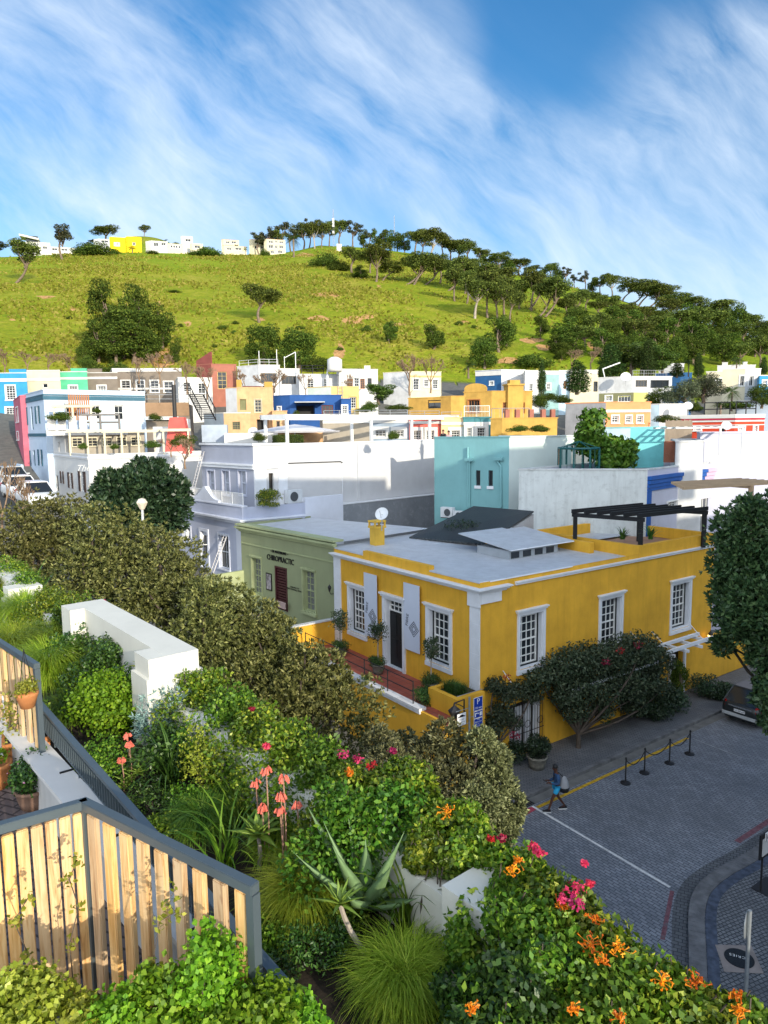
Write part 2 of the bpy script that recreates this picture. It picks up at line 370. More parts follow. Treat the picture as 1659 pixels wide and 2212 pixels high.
def ground_mesh():
    az = np.radians(np.concatenate([np.arange(-180, -42, 4), np.arange(-42, 42, .16), np.arange(42, 181, 4)]))
    ds = np.concatenate([[.5, 5, 10, 15], np.arange(20, 120, 2.), np.arange(120, 360, 1.3), np.arange(360, 700, 8), [800, 1000, 1400, 2200, 4000]])
    A, D = np.meshgrid(az, ds, indexing='ij'); X = np.sin(A)*D; Y = np.cos(A)*D; Z = zterr(X, Y)
    Z = Z - np.clip((D-700)/3300, 0, 1)*Z
    # stay a little under the paved streets
    Z = np.where(D < 122, Z-.02, Z)
    n, k = A.shape; v = np.stack([X, Y, Z], -1).reshape(-1, 3); i = np.arange(n*k).reshape(n, k)
    f = np.stack([i[:-1, :-1], i[1:, :-1], i[1:, 1:], i[:-1, 1:]], -1).reshape(-1, 4)[:, ::-1]
    me = bpy.data.meshes.new('ground'); me.vertices.add(len(v)); me.vertices.foreach_set('co', v.ravel())
    me.loops.add(f.size); me.loops.foreach_set('vertex_index', f.ravel()); me.polygons.add(len(f)); me.polygons.foreach_set('loop_start', np.arange(0, f.size, 4)); me.update(calc_edges=True); me.validate()
    for p in (me.polygons,): p.foreach_set('use_smooth', np.ones(len(p), bool))
    # bare soil: erosion scars, at their place on the slope
    at = me.attributes.new('soil', 'FLOAT', 'POINT'); so = np.zeros(len(v))
    sc = [(350, 772, 26, 22), (700, 636, 34, 3.5), (715, 640, 20, 3), (690, 688, 22, 6), (765, 690, 26, 8), (795, 685, 10, 6), (860, 700, 20, 4), (733, 760, 9, 20), (345, 655, 7, 6), (160, 668, 14, 5), (100, 641, 16, 3),
          (660, 550, 16, 4), (1145, 735, 26, 5), (1175, 750, 20, 6), (1355, 690, 28, 14), (1390, 700, 20, 8), (1440, 670, 12, 8), (1280, 745, 14, 8), (560, 690, 8, 3), (90, 640, 10, 3), (1000, 695, 12, 3), (25, 690, 8, 3), (410, 700, 8, 4), (1100, 780, 30, 8), (820, 620, 6, 3)]
    w = v-np.array([0, 0, CZ]); dd = w@FWD; px = 829.5+F_*(w@RGT)/np.maximum(dd, 1); py = 1106-F_*(w@UPV)/np.maximum(dd, 1); far = (np.hypot(v[:, 0], v[:, 1]) > 118) & (dd > 0)
    jx = np.sin(v[:, 0]*.9+v[:, 1]*.5)*4+np.sin(v[:, 0]*2.3-v[:, 1]*1.7)*2.5; jy = np.sin(v[:, 1]*1.1-v[:, 0]*.4)*3
    for x, y, a, b in sc:
        q = ((px+jx-x)/a)**2+((py+jy*.5-y)/b)**2; so = np.maximum(so, np.clip(1.5-q, 0, 1))
    at.data.foreach_set('value', (so*far).astype(np.float32))
    # lusher grass below the road and inside the pine belt
    at = me.attributes.new('lush', 'FLOAT', 'POINT'); cr = np.interp(px, _hx, _hy)
    lu = np.clip(1.1-(py-cr)/38., 0, 1)*np.clip((py-cr)+30, 0, 30)/30+np.clip((px-900)/250., 0, 1)*.75
    at.data.foreach_set('value', np.clip(lu*far, 0, 1).astype(np.float32))
    at = me.attributes.new('town', 'FLOAT', 'POINT'); at.data.foreach_set('value', (1-far*1.).astype(np.float32))
    o = bpy.data.objects.new('ground', me); col.objects.link(o); tag(o, kind='structure')
    m = bpy.data.materials.new('hill_grass'); m.use_nodes = True; g = NT(m.node_tree); b = g.n['Principled BSDF']; b.inputs['Roughness'].default_value = .9; b.inputs['Specular IOR Level'].default_value = .1
    p = g.new('ShaderNodeNewGeometry').outputs['Position']
    def attr(nm): a = g.new('ShaderNodeAttribute'); a.attribute_name = nm; return a.outputs['Fac']
    big = g.noise(p, .035, 6, .65, .8); mid = g.noise(g.mapping(p, scale=(1, 1, 2.5)), .35, 6, .65); fine = g.noise(p, 1.6, 5, .7)
    c = g.ramp(g.math('ADD', g.math('MULTIPLY', big, .55), g.math('MULTIPLY', mid, .5)), [(.36, (.14, .225, .010)), (.52, (.26, .29, .018)), (.62, (.36, .33, .045)), (.76, (.44, .37, .09))])
    c = g.mix(g.math('MULTIPLY', attr('lush'), g.ramp(big, [(.35, (1, 1, 1)), (.7, (.45, .45, .45))])), c, g.ramp(mid, [(.3, (.13, .24, .008)), (.7, (.24, .33, .018))]))
    c = g.mix(g.ramp(fine, [(.35, (.55, .55, .55)), (.6, (0, 0, 0))]), c, (.10, .13, .010))
    soil = g.ramp(g.math('ADD', attr('soil'), g.math('MULTIPLY', g.math('SUBTRACT', mid, .5), 1.3)), [(.35, (0, 0, 0)), (.6, (1, 1, 1))])
    c = g.mix(soil, c, g.ramp(fine, [(.3, (.34, .17, .06)), (.7, (.62, .38, .17))]))
    c = g.mix(attr('town'), c, g.ramp(fine, [(.3, (.10, .10, .095)), (.7, (.16, .155, .14))]))
    g.link(c, b.inputs['Base Color'])
    bn = g.new('ShaderNodeBump'); bn.inputs['Strength'].default_value = .9; bn.inputs['Distance'].default_value = .5
    g.link(g.math('MULTIPLY', g.math('ADD', g.math('MULTIPLY', mid, 1.2), g.math('MULTIPLY', fine, .7)), g.math('SUBTRACT', 1., g.math('MULTIPLY', attr('town'), .93))), bn.inputs['Height']); g.link(bn.outputs[0], b.inputs['Normal'])
    me.materials.append(m)
ground_mesh()
def np_mesh(name, v, f, m, uvk=None):
    """v (N,3), f (M,k) fast mesh"""
    k = f.shape[1]; me = bpy.data.meshes.new(name); me.vertices.add(len(v)); me.vertices.foreach_set('co', np.ascontiguousarray(v, dtype=np.float32).ravel())
    me.loops.add(f.size); me.loops.foreach_set('vertex_index', f.ravel().astype(np.int32)); me.polygons.add(len(f)); me.polygons.foreach_set('loop_start', np.arange(0, f.size, k, dtype=np.int32))
    me.update(calc_edges=True); me.materials.append(m); return me
def hill_tufts():
    r = np.random.default_rng(3); n = 60000
    px = r.uniform(-150, 1250, n); d = r.uniform(124, 305, n)**1.0; a = np.arctan2(px-829.5, 1544.); x, y = np.sin(a)*d, np.cos(a)*d
    # clumped: keep where a slow wave field is high
    keep = (np.sin(x*.11+y*.05)+np.sin(y*.17-x*.07+1)+np.sin(x*.31+y*.23+2)*.6+r.normal(0, .8, n)) > -.2
    keep &= (px < 900) | (r.random(n) < .35)
    x, y, d = x[keep], y[keep], d[keep]; n = len(x); z = zterr(x, y)
    th = r.uniform(0, 6.28, n); w = r.uniform(.10, .30, n); h = r.uniform(.2, .6, n); dx, dy = np.cos(th)*w, np.sin(th)*w
    lean = r.normal(0, .25, (n, 2))
    v = np.stack([np.stack([x-dx, y-dy, z-.1], -1), np.stack([x+dx, y+dy, z-.1], -1), np.stack([x+dx*1.3+lean[:, 0], y+dy*1.3+lean[:, 1], z+h*.8], -1), np.stack([x-dx*.8+lean[:, 0], y-dy*.8+lean[:, 1], z+h], -1)], 1).reshape(-1, 3)
    me = np_mesh('dry_grass', v, np.arange(4*n).reshape(n, 4), leafmat('dry_grass', (.30, .31, .04), (.50, .44, .11), .35, .45, .9, .05))
    o = bpy.data.objects.new('dry_grass', me); col.objects.link(o); tag(o, 'tufts of dry straw coloured grass all over the hillside', 'grass', kind='stuff')
hill_tufts()
# ---------------------------------------------------------------- colours of the town
def M(n, c, **k): return mat(n, c, **k)
m_white = M('white_plaster', (.60, .59, .56), streak=.10, var=.05); m_cream = M('cream_plaster', (.62, .56, .40), var=.06, streak=.1)
m_grey = M('grey_plaster', (.33, .33, .34), streak=.2, var=.12); m_lgrey = M('light_grey_plaster', (.56, .57, .58), streak=.12)
m_dgrey = M('dark_grey_plaster', (.16, .155, .15)); m_blue = M('sky_blue_plaster', (.04, .27, .52)); m_green = M('mint_green_plaster', (.10, .45, .26))
m_brown = M('brown_plaster', (.21, .175, .14)); m_pink = M('pink_plaster', (.50, .13, .18)); m_pblue = M('pale_blue_plaster', (.50, .60, .72), var=.04)
m_teald = M('deep_teal_paint', (.05, .13, .18)); m_navy = M('navy_plaster', (.02, .09, .22)); m_cobalt = M('cobalt_plaster', (.02, .08, .26))
m_ochre = M('ochre_plaster', (.52, .31, .07), streak=.25, var=.12); m_peach = M('peach_plaster', (.62, .37, .19), streak=.3, var=.13, dirt=(.35, .25, .15), dirt_amt=.4)
m_yel = M('soft_yellow_plaster', (.62, .45, .18)); m_taupe = M('taupe_plaster', (.33, .29, .23)); m_bgrey = M('blue_grey_plaster', (.27, .33, .40)); m_red = M('coral_red_plaster', (.62, .13, .10))
m_tan = M('tan_plaster', (.70, .50, .27)); m_teal = M('teal_plaster', (.06, .20, .22)); m_orange = M('orange_plaster', (.78, .30, .13)); m_rred = M('bright_red_plaster', (.55, .06, .025))
m_ter = M('terracotta_plaster', (.34, .13, .09)); m_mar = M('maroon_plaster', (.22, .06, .05)); m_olive = M('olive_plaster', (.20, .20, .10)); m_lime = M('lime_plaster', (.55, .52, .18))
m_turq = M('turquoise_plaster', (.16, .50, .53)); m_sage = M('pale_sage_plaster', (.55, .62, .56)); m_sunny = M('bright_yellow_plaster', (.85, .60, .01)); m_lb = M('ice_blue_plaster', (.50, .65, .76))
m_roof = M('roof_grey', (.28, .29, .30)); m_wood = M('weathered_wood', (.30, .19, .11), bump=.4); m_timber = M('oiled_timber', (.42, .17, .06)); m_black = M('black_metal', (.02, .02, .022), rough=.5)
m_dark = M('interior_dark', (.03, .03, .03)); m_steel = M('grey_metal', (.35, .36, .37), rough=.45, metal=.4)
def cross(O, az, px, y):
    """distance along the line (O, az) where pixel column px meets it"""
    r = ray(px, y)[:2]; a = math.radians(az); d = (math.sin(a), math.cos(a)); A = np.array([[r[0], -d[0]], [r[1], -d[1]]]); t = np.linalg.solve(A, O[:2]); return t[1]
def house(name, label, xc, yt, d, xl=None, xr=None, ll=7., lr=7., col_=None, colL=None, wins=(), bands=(), steps=(), cap=None, du=None, dv=None, cat='house', zb=None, par=.45, group=None, extra=None, roofm=None):
    du = (U_AZ if xl is not None else math.degrees(math.atan((xc-829.5)/1544))-2.5) if du is None else du; dv = V_AZ if dv is None else dv
    C = pd(xc, yt, d); O = C[:2]; zt = C[2]
    a = cross(O, du, xl, yt) if xl is not None else ll; b = cross(O, dv, xr, yt) if xr is not None else lr
    if zb is None: zb = float(min(base_z(*O), 30))-2.5 if d < 118 else float(zterr(*O))-2.5
    T = thing(name, label, cat, (O[0], O[1], zb+2.4), group)
    L = Fr(O, du); R = Fr(O, dv)
    cen = O+(L.d*a+R.d*b)/2
    for f in (L, R):
        if f.n@(O-cen) < 0 and f.n@(f.O+f.d*.5-cen) < 0: f.n = -f.n
    hl, hr = [], []
    for w in wins:
        f, x0, y0, x1, y1 = w[:5]; k = dict(w[5]) if len(w) > 5 else {}
        fr = L if f == 'L' else R; r = fr.rect(x0, y0, x1, y1); door = k.pop('door', False)
        if f == 'L': hl.append(r)
        else: hr.append(r)
        window(fr, r, T, name='door' if door else 'window', **k)
    colL = colL or col_
    mb = MB(); facade(mb, R, 0, b, zb, zt, hr, .16)
    Rb = Fr(O+L.d*a, dv); Lb = Fr(O+R.d*b, du)
    if colL is col_: facade(mb, L, 0, a, zb, zt, hl, .16)
    p = lambda s, t, z: (*(O+L.d*s+R.d*t), z)
    mb.quad(p(a, 0, zb), p(a, b, zb), p(a, b, zt), p(a, 0, zt)); mb.quad(p(0, b, zb), p(a, b, zb), p(a, b, zt), p(0, b, zt))
    # parapet: inner faces
    t = .22; zr = zt-par
    ins = [(t, t), (a-t, t), (a-t, b-t), (t, b-t)]; outs = [(0, 0), (a, 0), (a, b), (0, b)]
    for i in range(4):
        j = (i+1) % 4; mb.quad(p(*ins[i], zr), p(*ins[j], zr), p(*ins[j], zt), p(*ins[i], zt))
    mb.build('wall', col_, T)
    if colL is not col_:
        q = MB(); facade(q, L, 0, a, zb, zt, hl, .16); q.build('side_wall', colL, T)
    q = MB()
    for i in range(4):
        j = (i+1) % 4; (s0, t0), (s1, t1) = outs[i], outs[j]; (u0_, v0_), (u1_, v1_) = ins[i], ins[j]
        e = .04
        def ex(s, t_): return (s+(-e if s < a/2 else e), t_+(-e if t_ < b/2 else e))
        def inn(s, t_): return (s+(e*.4 if s < a/2 else -e*.4), t_+(e*.4 if t_ < b/2 else -e*.4))
        A_, B_, C_, D_ = ex(s0, t0), ex(s1, t1), inn(u1_, v1_), inn(u0_, v0_)
        q.hexa([p(*A_, zt+.002), p(*B_, zt+.002), p(*C_, zt+.002), p(*D_, zt+.002)], [p(*A_, zt+.09), p(*B_, zt+.09), p(*C_, zt+.09), p(*D_, zt+.09)])
    q.build('parapet_cap', cap or col_, T)
    q = MB(); q.quad(p(t, t, zr), p(a-t, t, zr), p(a-t, b-t, zr), p(t, b-t, zr)); q.build('roof', roofm or m_roof, T)
    for f, y0, y1, mm in bands:
        z1 = pd(xc, y0, d)[2]; z0 = pd(xc, y1, d)[2]; q = MB()
        if f in 'BR': q.ob(R, -.05 if f == 'B' else 0, b, .003, .055, z0, z1)
        if f in 'BL': q.ob(L, -.05 if f == 'B' else 0, a, .003, .058, z0, z1)
        q.build('cornice', mm, T)
    for f, x0, x1, y, mm in steps:
        fr = L if f == 'L' else R; s0 = fr.hit(x0, yt)[0]; s1 = fr.hit(x1, yt)[0]; z1 = fr.hit((x0+x1)/2, y)[1]; s0, s1 = min(s0, s1), max(s0, s1)
        q = MB(); q.ob(fr, s0, s1, -t, .0-.003, zt+.092, z1); q.ob(fr, s0-.03, s1+.03, -t-.03, .04, z1+.002, z1+.09); q.build('gable', mm, T)
    T['_z'] = zt
    return T, L, R, zt, a, b
def rail_path(pts, h, parent, m=None, name='railing', post=1.4, rails=2, r=.025, n_b=0):
    """metal railing along world points"""
    q = MB(); m = m or m_steel
    for i in range(len(pts)-1):
        a, b = Vector(pts[i]), Vector(pts[i+1]); L = (b-a).length; n = max(1, round(L/post))
        for k in range(n+1):
            p = a.lerp(b, k/n); q.tube([p, p+Vector((0, 0, h))], r, 5)
        for k in range(rails):
            z = Vector((0, 0, h*(1-k/ max(rails, 1)))); q.tube([a+z, b+z], r*.9, 5)
        if n_b:
            nb = int(L/n_b)
            for k in range(nb): p = a.lerp(b, (k+.5)/nb); q.tube([p, p+Vector((0, 0, h))], r*.35, 4, False)
    return q.build(name, m, parent)
W3 = dict(nx=3, ny=6, trim=.12, sill=.1); W2 = dict(nx=2, ny=4, trim=.1, sill=.08); WD = dict(nx=2, ny=3, trim=.1)
DK = dict(nx=2, ny=2, fm=m_black); TB = dict(nx=2, ny=5, fm=m_timber)
wtr = m_white
# ------- back row, left: joined cottages with stepped gables
house('terraced_house', 'sky blue house with white bands at the left edge of the picture', -60, 807, 98, xr=57, col_=m_blue, cap=wtr, bands=[('R', 818, 825, wtr), ('R', 922, 926, wtr)], steps=[('R', 20, 56, 799, m_blue)],
      wins=[('R', 13, 833, 33, 864, W3), ('R', 13, 880, 33, 908, W3), ('R', -30, 833, -12, 864, W3)], dv=86)
house('terraced_house', 'plain cream house between the sky blue and the mint green houses', 57, 801, 99, xr=129, col_=m_cream, cap=wtr, bands=[('R', 817, 823, wtr)], wins=[('R', 92, 828, 103, 838, dict(nx=1, ny=1))], dv=86)
house('terraced_house', 'mint green house with a stepped white edged gable', 127, 804, 99, xr=188, col_=m_green, cap=wtr, bands=[('R', 815, 820, wtr)], steps=[('R', 153, 187, 797, m_green)], wins=[('R', 149, 833, 167, 850, W3)], dv=86)
house('terraced_house', 'brown house with white edged parapet beside the mint green house', 188, 806, 99, xr=253, col_=m_brown, cap=wtr, bands=[('R', 814, 819, wtr)], steps=[('R', 189, 220, 798, m_brown)], wins=[('R', 211, 833, 229, 850, W3)], dv=86)
T, L, R, zt, a, b = house('flat_roofed_house', 'long dark grey house with white fascia behind bare trees', 242, 797, 104, xr=392, col_=m_brown, cap=wtr, bands=[('R', 797, 803, wtr), ('R', 838, 842, wtr)],
      wins=[('R', 262, 822, 281, 843, W2), ('R', 295, 822, 312, 848, WD), ('R', 325, 822, 343, 848, W2), ('R', 354, 824, 374, 848, WD)], dv=84)
house('flat_roofed_house', 'white house with plain wall in front of the maroon gable', 384, 816, 92, xr=458, col_=m_white, dv=70, wins=[('R', 396, 826, 412, 846, W2), ('R', 428, 828, 444, 850, W2)])
T, L, R, zt, a, b = house('flat_roofed_house', 'terracotta house with a tall maroon wall rising on its left', 456, 787, 100, xr=510, xl=424, col_=m_ter, colL=m_mar, dv=72, du=-62, wins=[('R', 470, 803, 490, 840, dict(nx=2, ny=4, fm=m_yel))])
q = MB(); q.ob(L, 0, a, -.25, 0, zt+.1, zt+.5); q.hexa([L.pt(0, -.25, zt+.5), L.pt(a, -.25, zt+.5), L.pt(a, 0, zt+.5), L.pt(0, 0, zt+.5)], [L.pt(0, -.25, zt+1.7), L.pt(a, -.25, zt+.6), L.pt(a, 0, zt+.6), L.pt(0, 0, zt+1.7)]); q.build('gable', m_mar, T)
T, L, R, zt, a, b = house('modern_house', 'white modern house with roof terrace frames below the pine trees', 559, 789, 96, xl=512, xr=604, col_=m_white, colL=m_lgrey, dv=75, du=-58, wins=[('R', 563, 806, 598, 828, dict(nx=4, ny=1, fm=m_brown)), ('R', 566, 832, 596, 850, dict(nx=4, ny=1))])
rail_path([R.pt(.2, -.2, zt+.1), R.pt(b-.2, -.2, zt+.1)], .7, T, WHITE); rail_path([L.pt(.3, -.2, zt+.1), L.pt(a-.2, -.2, zt+.1)], .7, T, WHITE)
q = MB()
for s, h_ in ((.1, 1.9), (b-.3, 2.1)): MB().tube([R.pt(s, -.4, zt), R.pt(s, -.4, zt+h_)], .05, 6).build('sail_pole', WHITE, T)
q.tube([R.pt(b+.8, -1.2, zt-.6), R.pt(b+.8, -1.2, zt+1.3)], .045, 6); q.tube([R.pt(b+.8, -1.2, zt+1.1), R.pt(b+2.3, -1.2, zt+1.9)], .05, 6); q.tube([R.pt(b+2.3, -1.2, zt+1.9), R.pt(b+2.3, -1.2, zt-.6)], .06, 6)
q.build('sail_pole', WHITE, T)
house('modern_house', 'pale grey wing with brown blinds beside the white modern house', 604, 797, 96, xr=647, col_=m_lgrey, dv=75, wins=[('R', 608, 812, 640, 830, dict(nx=4, ny=1, fm=m_brown))], cap=m_white)
T, L, R, zt, a, b = house('flat_roofed_house', 'low grey house with a dark pergola terrace on its roof', 646, 809, 94, xr=734, col_=m_lgrey, dv=76, wins=[('R', 664, 818, 678, 838, W2), ('R', 700, 818, 712, 838, W2)])
rail_path([R.pt(.4, -.5, zt+.1), R.pt(b*.62, -.5, zt+.1)], 1.1, T, m_black, rails=3, r=.05); 
T, L, R, zt, a, b = house('flat_roofed_house', 'long white house with a round topped water tank on the parapet', 732, 798, 93, xr=816, col_=m_white, dv=76, wins=[('R', 750, 818, 762, 838, TB), ('R', 765, 816, 776, 840, W2), ('R', 794, 817, 803, 836, dict(nx=2, ny=4, fm=m_dark)), ('R', 778, 818, 788, 840, TB)])
q = MB(); q.box(R.pt(b-1.6, -.9, 0)[0], R.pt(b-1.6, -.9, 0)[1], zt, R.pt(b-1.6, -.9, 0)[0]+.8, R.pt(b-1.6, -.9, 0)[1]+.7, zt+.6); q.build('chimney', m_white, T)
T, L, R, zt, a, b = house('flat_roofed_house', 'cream house with a stone side wall at the foot of the slope', 883, 803, 100, xl=828, xr=953, col_=m_cream, colL=m_lgrey, dv=72, du=-60, bands=[('R', 811, 814, m_yel)], wins=[('R', 893, 818, 905, 842, W2), ('R', 916, 820, 926, 836, W2), ('R', 935, 820, 946, 840, W2)])
house('long_house', 'navy and white long house with a projecting white cornice', 1083, 799, 104, xl=1027, xr=1134, col_=m_lgrey, colL=m_navy, du=-60, dv=74, cap=wtr, bands=[('B', 800, 810, wtr)], wins=[('L', 1058, 824, 1066, 832, W2), ('R', 1096, 824, 1106, 840, W2)])
house('long_house', 'white section of the long terrace with a tall narrow window', 1134, 801, 100, xr=1177, col_=m_white, dv=80, bands=[('R', 803, 808, wtr)], wins=[('R', 1143, 829, 1151, 848, W2)])
house('long_house', 'pale teal section of the long terrace behind the thin cypress', 1177, 802, 100, xr=1208, col_=M('pale_teal', (.28, .45, .44)), dv=80, cap=wtr, bands=[('R', 803, 809, wtr)], wins=[('R', 1181, 828, 1189, 842, W2)])
house('long_house', 'ice blue section of the long terrace', 1208, 801, 101, xr=1232, col_=m_lb, dv=80, cap=wtr, bands=[('R', 802, 807, wtr)], wins=[('R', 1217, 823, 1224, 840, TB)])
house('long_house', 'cream section of the long terrace right of the broad cypress', 1232, 800, 101, xr=1293, col_=m_cream, dv=80, cap=wtr, bands=[('R', 801, 807, wtr)], wins=[('R', 1282, 824, 1291, 846, DK)])
T, L, R, zt, a, b = house('modern_house', 'pale grey modern house with a balcony and a tilted white mast', 1366, 814, 90, xl=1292, xr=1452, col_=m_lgrey, du=-66, dv=80, cap=m_white, wins=[('R', 1373, 821, 1398, 836, dict(nx=4, ny=1, fm=m_brown)), ('R', 1405, 821, 1445, 838, dict(nx=3, ny=1, fm=m_dark))])
q = MB(); p0 = L.pt(3.2, -1.5, zt-.3); q.tube([p0, (p0[0]-.4, p0[1], zt+1.2)], .07, 8); q.tube([(p0[0]-.4, p0[1], zt+1.15), (p0[0]+1.7, p0[1], zt+1.9)], .08, 8); q.build('mast', WHITE, T)
rail_path([L.pt(0, .4, zt-2.9), L.pt(a*.8, .4, zt-2.9)], .9, T, m_steel, n_b=.25); q = MB(); q.ob(L, -.2, a*.85, .01, .9, zt-3.1, zt-2.9); q.build('balcony', m_white, T)
rail_path([R.pt(.3, -.5, zt+.1), R.pt(b-.4, -.5, zt+.1)], .7, T, m_steel, n_b=.3)
T, L, R, zt, a, b = house('garage', 'olive green garage with a lime side below the grey modern house', 1369, 848, 84, xl=1294, xr=1400, col_=m_lime, colL=m_olive, du=-66, dv=74, cap=m_white, wins=[('L', 1308, 855, 1322, 866, W2), ('L', 1335, 854, 1362, 868, dict(nx=4, ny=1))], cat='garage')
house('flat_roofed_house', 'navy blue house behind the olive trees', 1470, 806, 100, xl=1415, xr=1495, col_=m_navy, du=-68, dv=78)
house('flat_roofed_house', 'grey upper house with a stepped roof on the right', 1452, 786, 112, xl=1424, xr=1478, col_=m_lgrey, du=-66, dv=80, wins=[('R', 1458, 792, 1470, 800, W2)])
T, L, R, zt, a, b = house('flat_roofed_house', 'cream house with three white wall fins left of the tall white house', 1564, 803, 92, xl=1526, xr=1570, col_=m_cream, du=-74, dv=70, cap=m_white, wins=[('L', 1546, 818, 1560, 832, W2)])
house('tall_house', 'tall white house with paired glass doors above a palm tree', 1611, 797, 88, xl=1561, xr=1644, col_=m_white, colL=m_cream, du=-72, dv=76, wins=[('L', 1598, 812, 1608, 834, dict(nx=2, ny=1, trim=.1)), ('R', 1618, 812, 1628, 834, dict(nx=2, ny=1, trim=.1)), ('R', 1620, 846, 1632, 858, W2)])
house('flat_roofed_house', 'white house with crenellated parapet high on the right', 1600, 789, 110, xl=1550, xr=1632, col_=m_white, du=-72, dv=80, steps=[('R', 1606, 1614, 783, m_white), ('L', 1560, 1572, 784, m_white)])
house('flat_roofed_house', 'sky blue cottage with a dark roof terrace at the right edge', 1641, 812, 84, xr=1705, col_=m_blue, dv=80, cap=wtr, wins=[('R', 1647, 822, 1657, 834, W2)])
# ------- middle rows
T, L, R, zt, a, b = house('flat_roofed_house', 'orange house with a white band and a grey side wall', 1309, 870, 68, xl=1222, xr=1406, col_=m_orange, colL=m_grey, du=-58, dv=78, bands=[('R', 885, 891, wtr)], wins=[('R', 1322, 898, 1336, 914, W2), ('R', 1352, 898, 1364, 914, W2), ('R', 1376, 898, 1388, 914, W2)])
house('flat_roofed_house', 'white cottage with an ice blue side right of the orange house', 1425, 874, 71, xl=1404, xr=1485, col_=m_white, colL=m_lb, du=-58, dv=80)
T, L, R, zt, a, b = house('terraced_house', 'bright red house with white bands and a fenced roof terrace', 1588, 897, 66, xl=1464, xr=1652, col_=m_rred, du=-56, dv=80, cap=wtr, bands=[('B', 897, 903, wtr), ('B', 904, 906.5, M('crimson_paint', (.45, .03, .07))), ('B', 907.5, 911, wtr), ('B', 917, 919, wtr)], wins=[('L', 1556, 921, 1566, 932, DK), ('R', 1596, 922, 1608, 932, W2), ('R', 1628, 920, 1636, 932, W2), ('L', 1500, 921, 1514, 930, W2)])
rail_path([L.pt(.5, -.6, zt), L.pt(a*.55, -.6, zt)], 1.1, T, m_black, name='roof_fence', post=.9, r=.05); rail_path([R.pt(.5, -.6, zt), R.pt(b-.4, -.6, zt)], 1.1, T, m_black, name='roof_fence', post=.9, r=.05)
T, L, R, zt, a, b = house('large_house', 'large white house with a long sloping parapet at the right edge', 1800, 862, 76, xl=1592, lr=8, col_=m_pblue, du=-62, dv=60, cap=wtr)
house('flat_roofed_house', 'lavender white block behind the lattice gate on the right', 1513, 937, 52, xr=1720, ll=5, col_=M('lavender_plaster', (.48, .49, .60), var=.03), dv=84, wins=[], bands=[])
# ochre group
house('ochre_house', 'long low ochre wing with a steel framed glass front', 984, 858, 68, xl=882, xr=992, col_=m_ochre, du=-62, dv=75, cat='house', wins=[('L', 924, 864, 966, 882, dict(nx=3, ny=1, fm=m_dark))])
house('ochre_house', 'small square ochre annexe in front of the curved gable', 974, 857, 64, xl=952, xr=1004, col_=m_ochre, dv=80, du=-50)
T, L, R, zt, a, b = house('ochre_house', 'tall ochre house with curved gable and chimney tower', 1062, 846, 66, xl=1002, xr=1150, col_=m_ochre, du=-62, dv=77, wins=[('L', 1011, 864, 1036, 892, dict(nx=4, ny=1, fm=m_timber, trim=.08, tm=m_timber)), ('R', 1086, 869, 1101, 893, dict(nx=4, ny=4, fm=m_timber)), ('R', 1122, 869, 1134, 893, dict(nx=2, ny=4, fm=m_timber))])
q = MB(); n = 14; s0, s1 = L.hit(1050, 846)[0], L.hit(1003, 846)[0]; zz = L.hit(1026, 828)[1]
prof = [(s0, zt+.09)]+[(s0+(s1-s0)*k/n, zt+.4+(zz-zt-.4)*math.sin(math.pi*k/n)**.5) for k in range(n+1)]+[(s1, zt+.09)]
q.hexa([L.pt(s, 0.01, z) for s, z in prof], [L.pt(s, -.3, z) for s, z in prof]); q.build('gable', m_ochre, T)
s = R.hit(1111, 846)[0]; q = MB(); q.ob(R, s-.75, s+.75, -.7, .35, zt-4.2, R.hit(1111, 833)[1]); z_ = R.hit(1111, 833)[1]; q.ob(R, s-.85, s+.85, -.8, .45, z_, z_+.15); q.ob(R, s-.5, s+.5, -.5, .15, z_+.15, z_+.5); q.build('chimney', m_ochre, T)
T, L, R, zt, a, b = house('roof_terrace', 'ochre walled terrace with timber chairs in front of the tall ochre house', 1085, 905, 58, xl=1060, xr=1204, col_=m_ochre, du=-60, dv=78, cat='terrace', roofm=M('terrace_tiles', (.35, .2, .13)), par=.1)
q = MB()
for s_ in (.3, b*.25, b*.5, b*.72, b-.5): q.ob(R, s_, s_+.35, -.4, -.05, zt+.1, zt+.75)
q.build('pier', m_ter, T); rail_path([R.pt(.1, -.2, zt+.1), R.pt(b*.5, -.2, zt+.1)], .75, T, m_steel, rails=1, n_b=.3); rail_path([L.pt(.1, -.2, zt+.1), L.pt(a, -.2, zt+.1)], .75, T, m_steel, rails=1, n_b=.3)
# peach house and neighbours
T, L, R, zt, a, b = house('peach_house', 'weathered peach house with rusty roof and curtained opening', 511, 838, 72, xl=487, xr=589, col_=m_peach, colL=m_lgrey, du=-60, dv=78, wins=[('R', 518, 862, 532, 886, dict(nx=2, ny=1, fm=m_olive, gm=m_olive)), ('R', 550, 863, 565, 891, dict(nx=2, ny=4, fm=m_cream, trim=.06)), ('R', 555, 906, 581, 932, dict(nx=1, ny=1, fm=m_brown, gm=m_dark, depth=.6))])
s = R.hit(514, 838)[0]; q = MB(); q.ob(R, 0, .5, -.5, 0.02, zt+.09, zt+.8); q.ob(R, b-.8, b, -.5, 0.02, zt+.09, zt+.6); q.build('chimney', m_ochre, T)
q = MB(); q.hexa([R.pt(.6, -.1, zt-.3), R.pt(b-.9, -.1, zt-.3), R.pt(b-.9, -3.5, zt+.35), R.pt(.6, -3.5, zt+.35)], [R.pt(.6, -.1, zt-.25), R.pt(b-.9, -.1, zt-.25), R.pt(b-.9, -3.5, zt+.4), R.pt(.6, -3.5, zt+.4)]); q.build('rusty_roof', M('rust_sheet', (.25, .09, .05)), T)
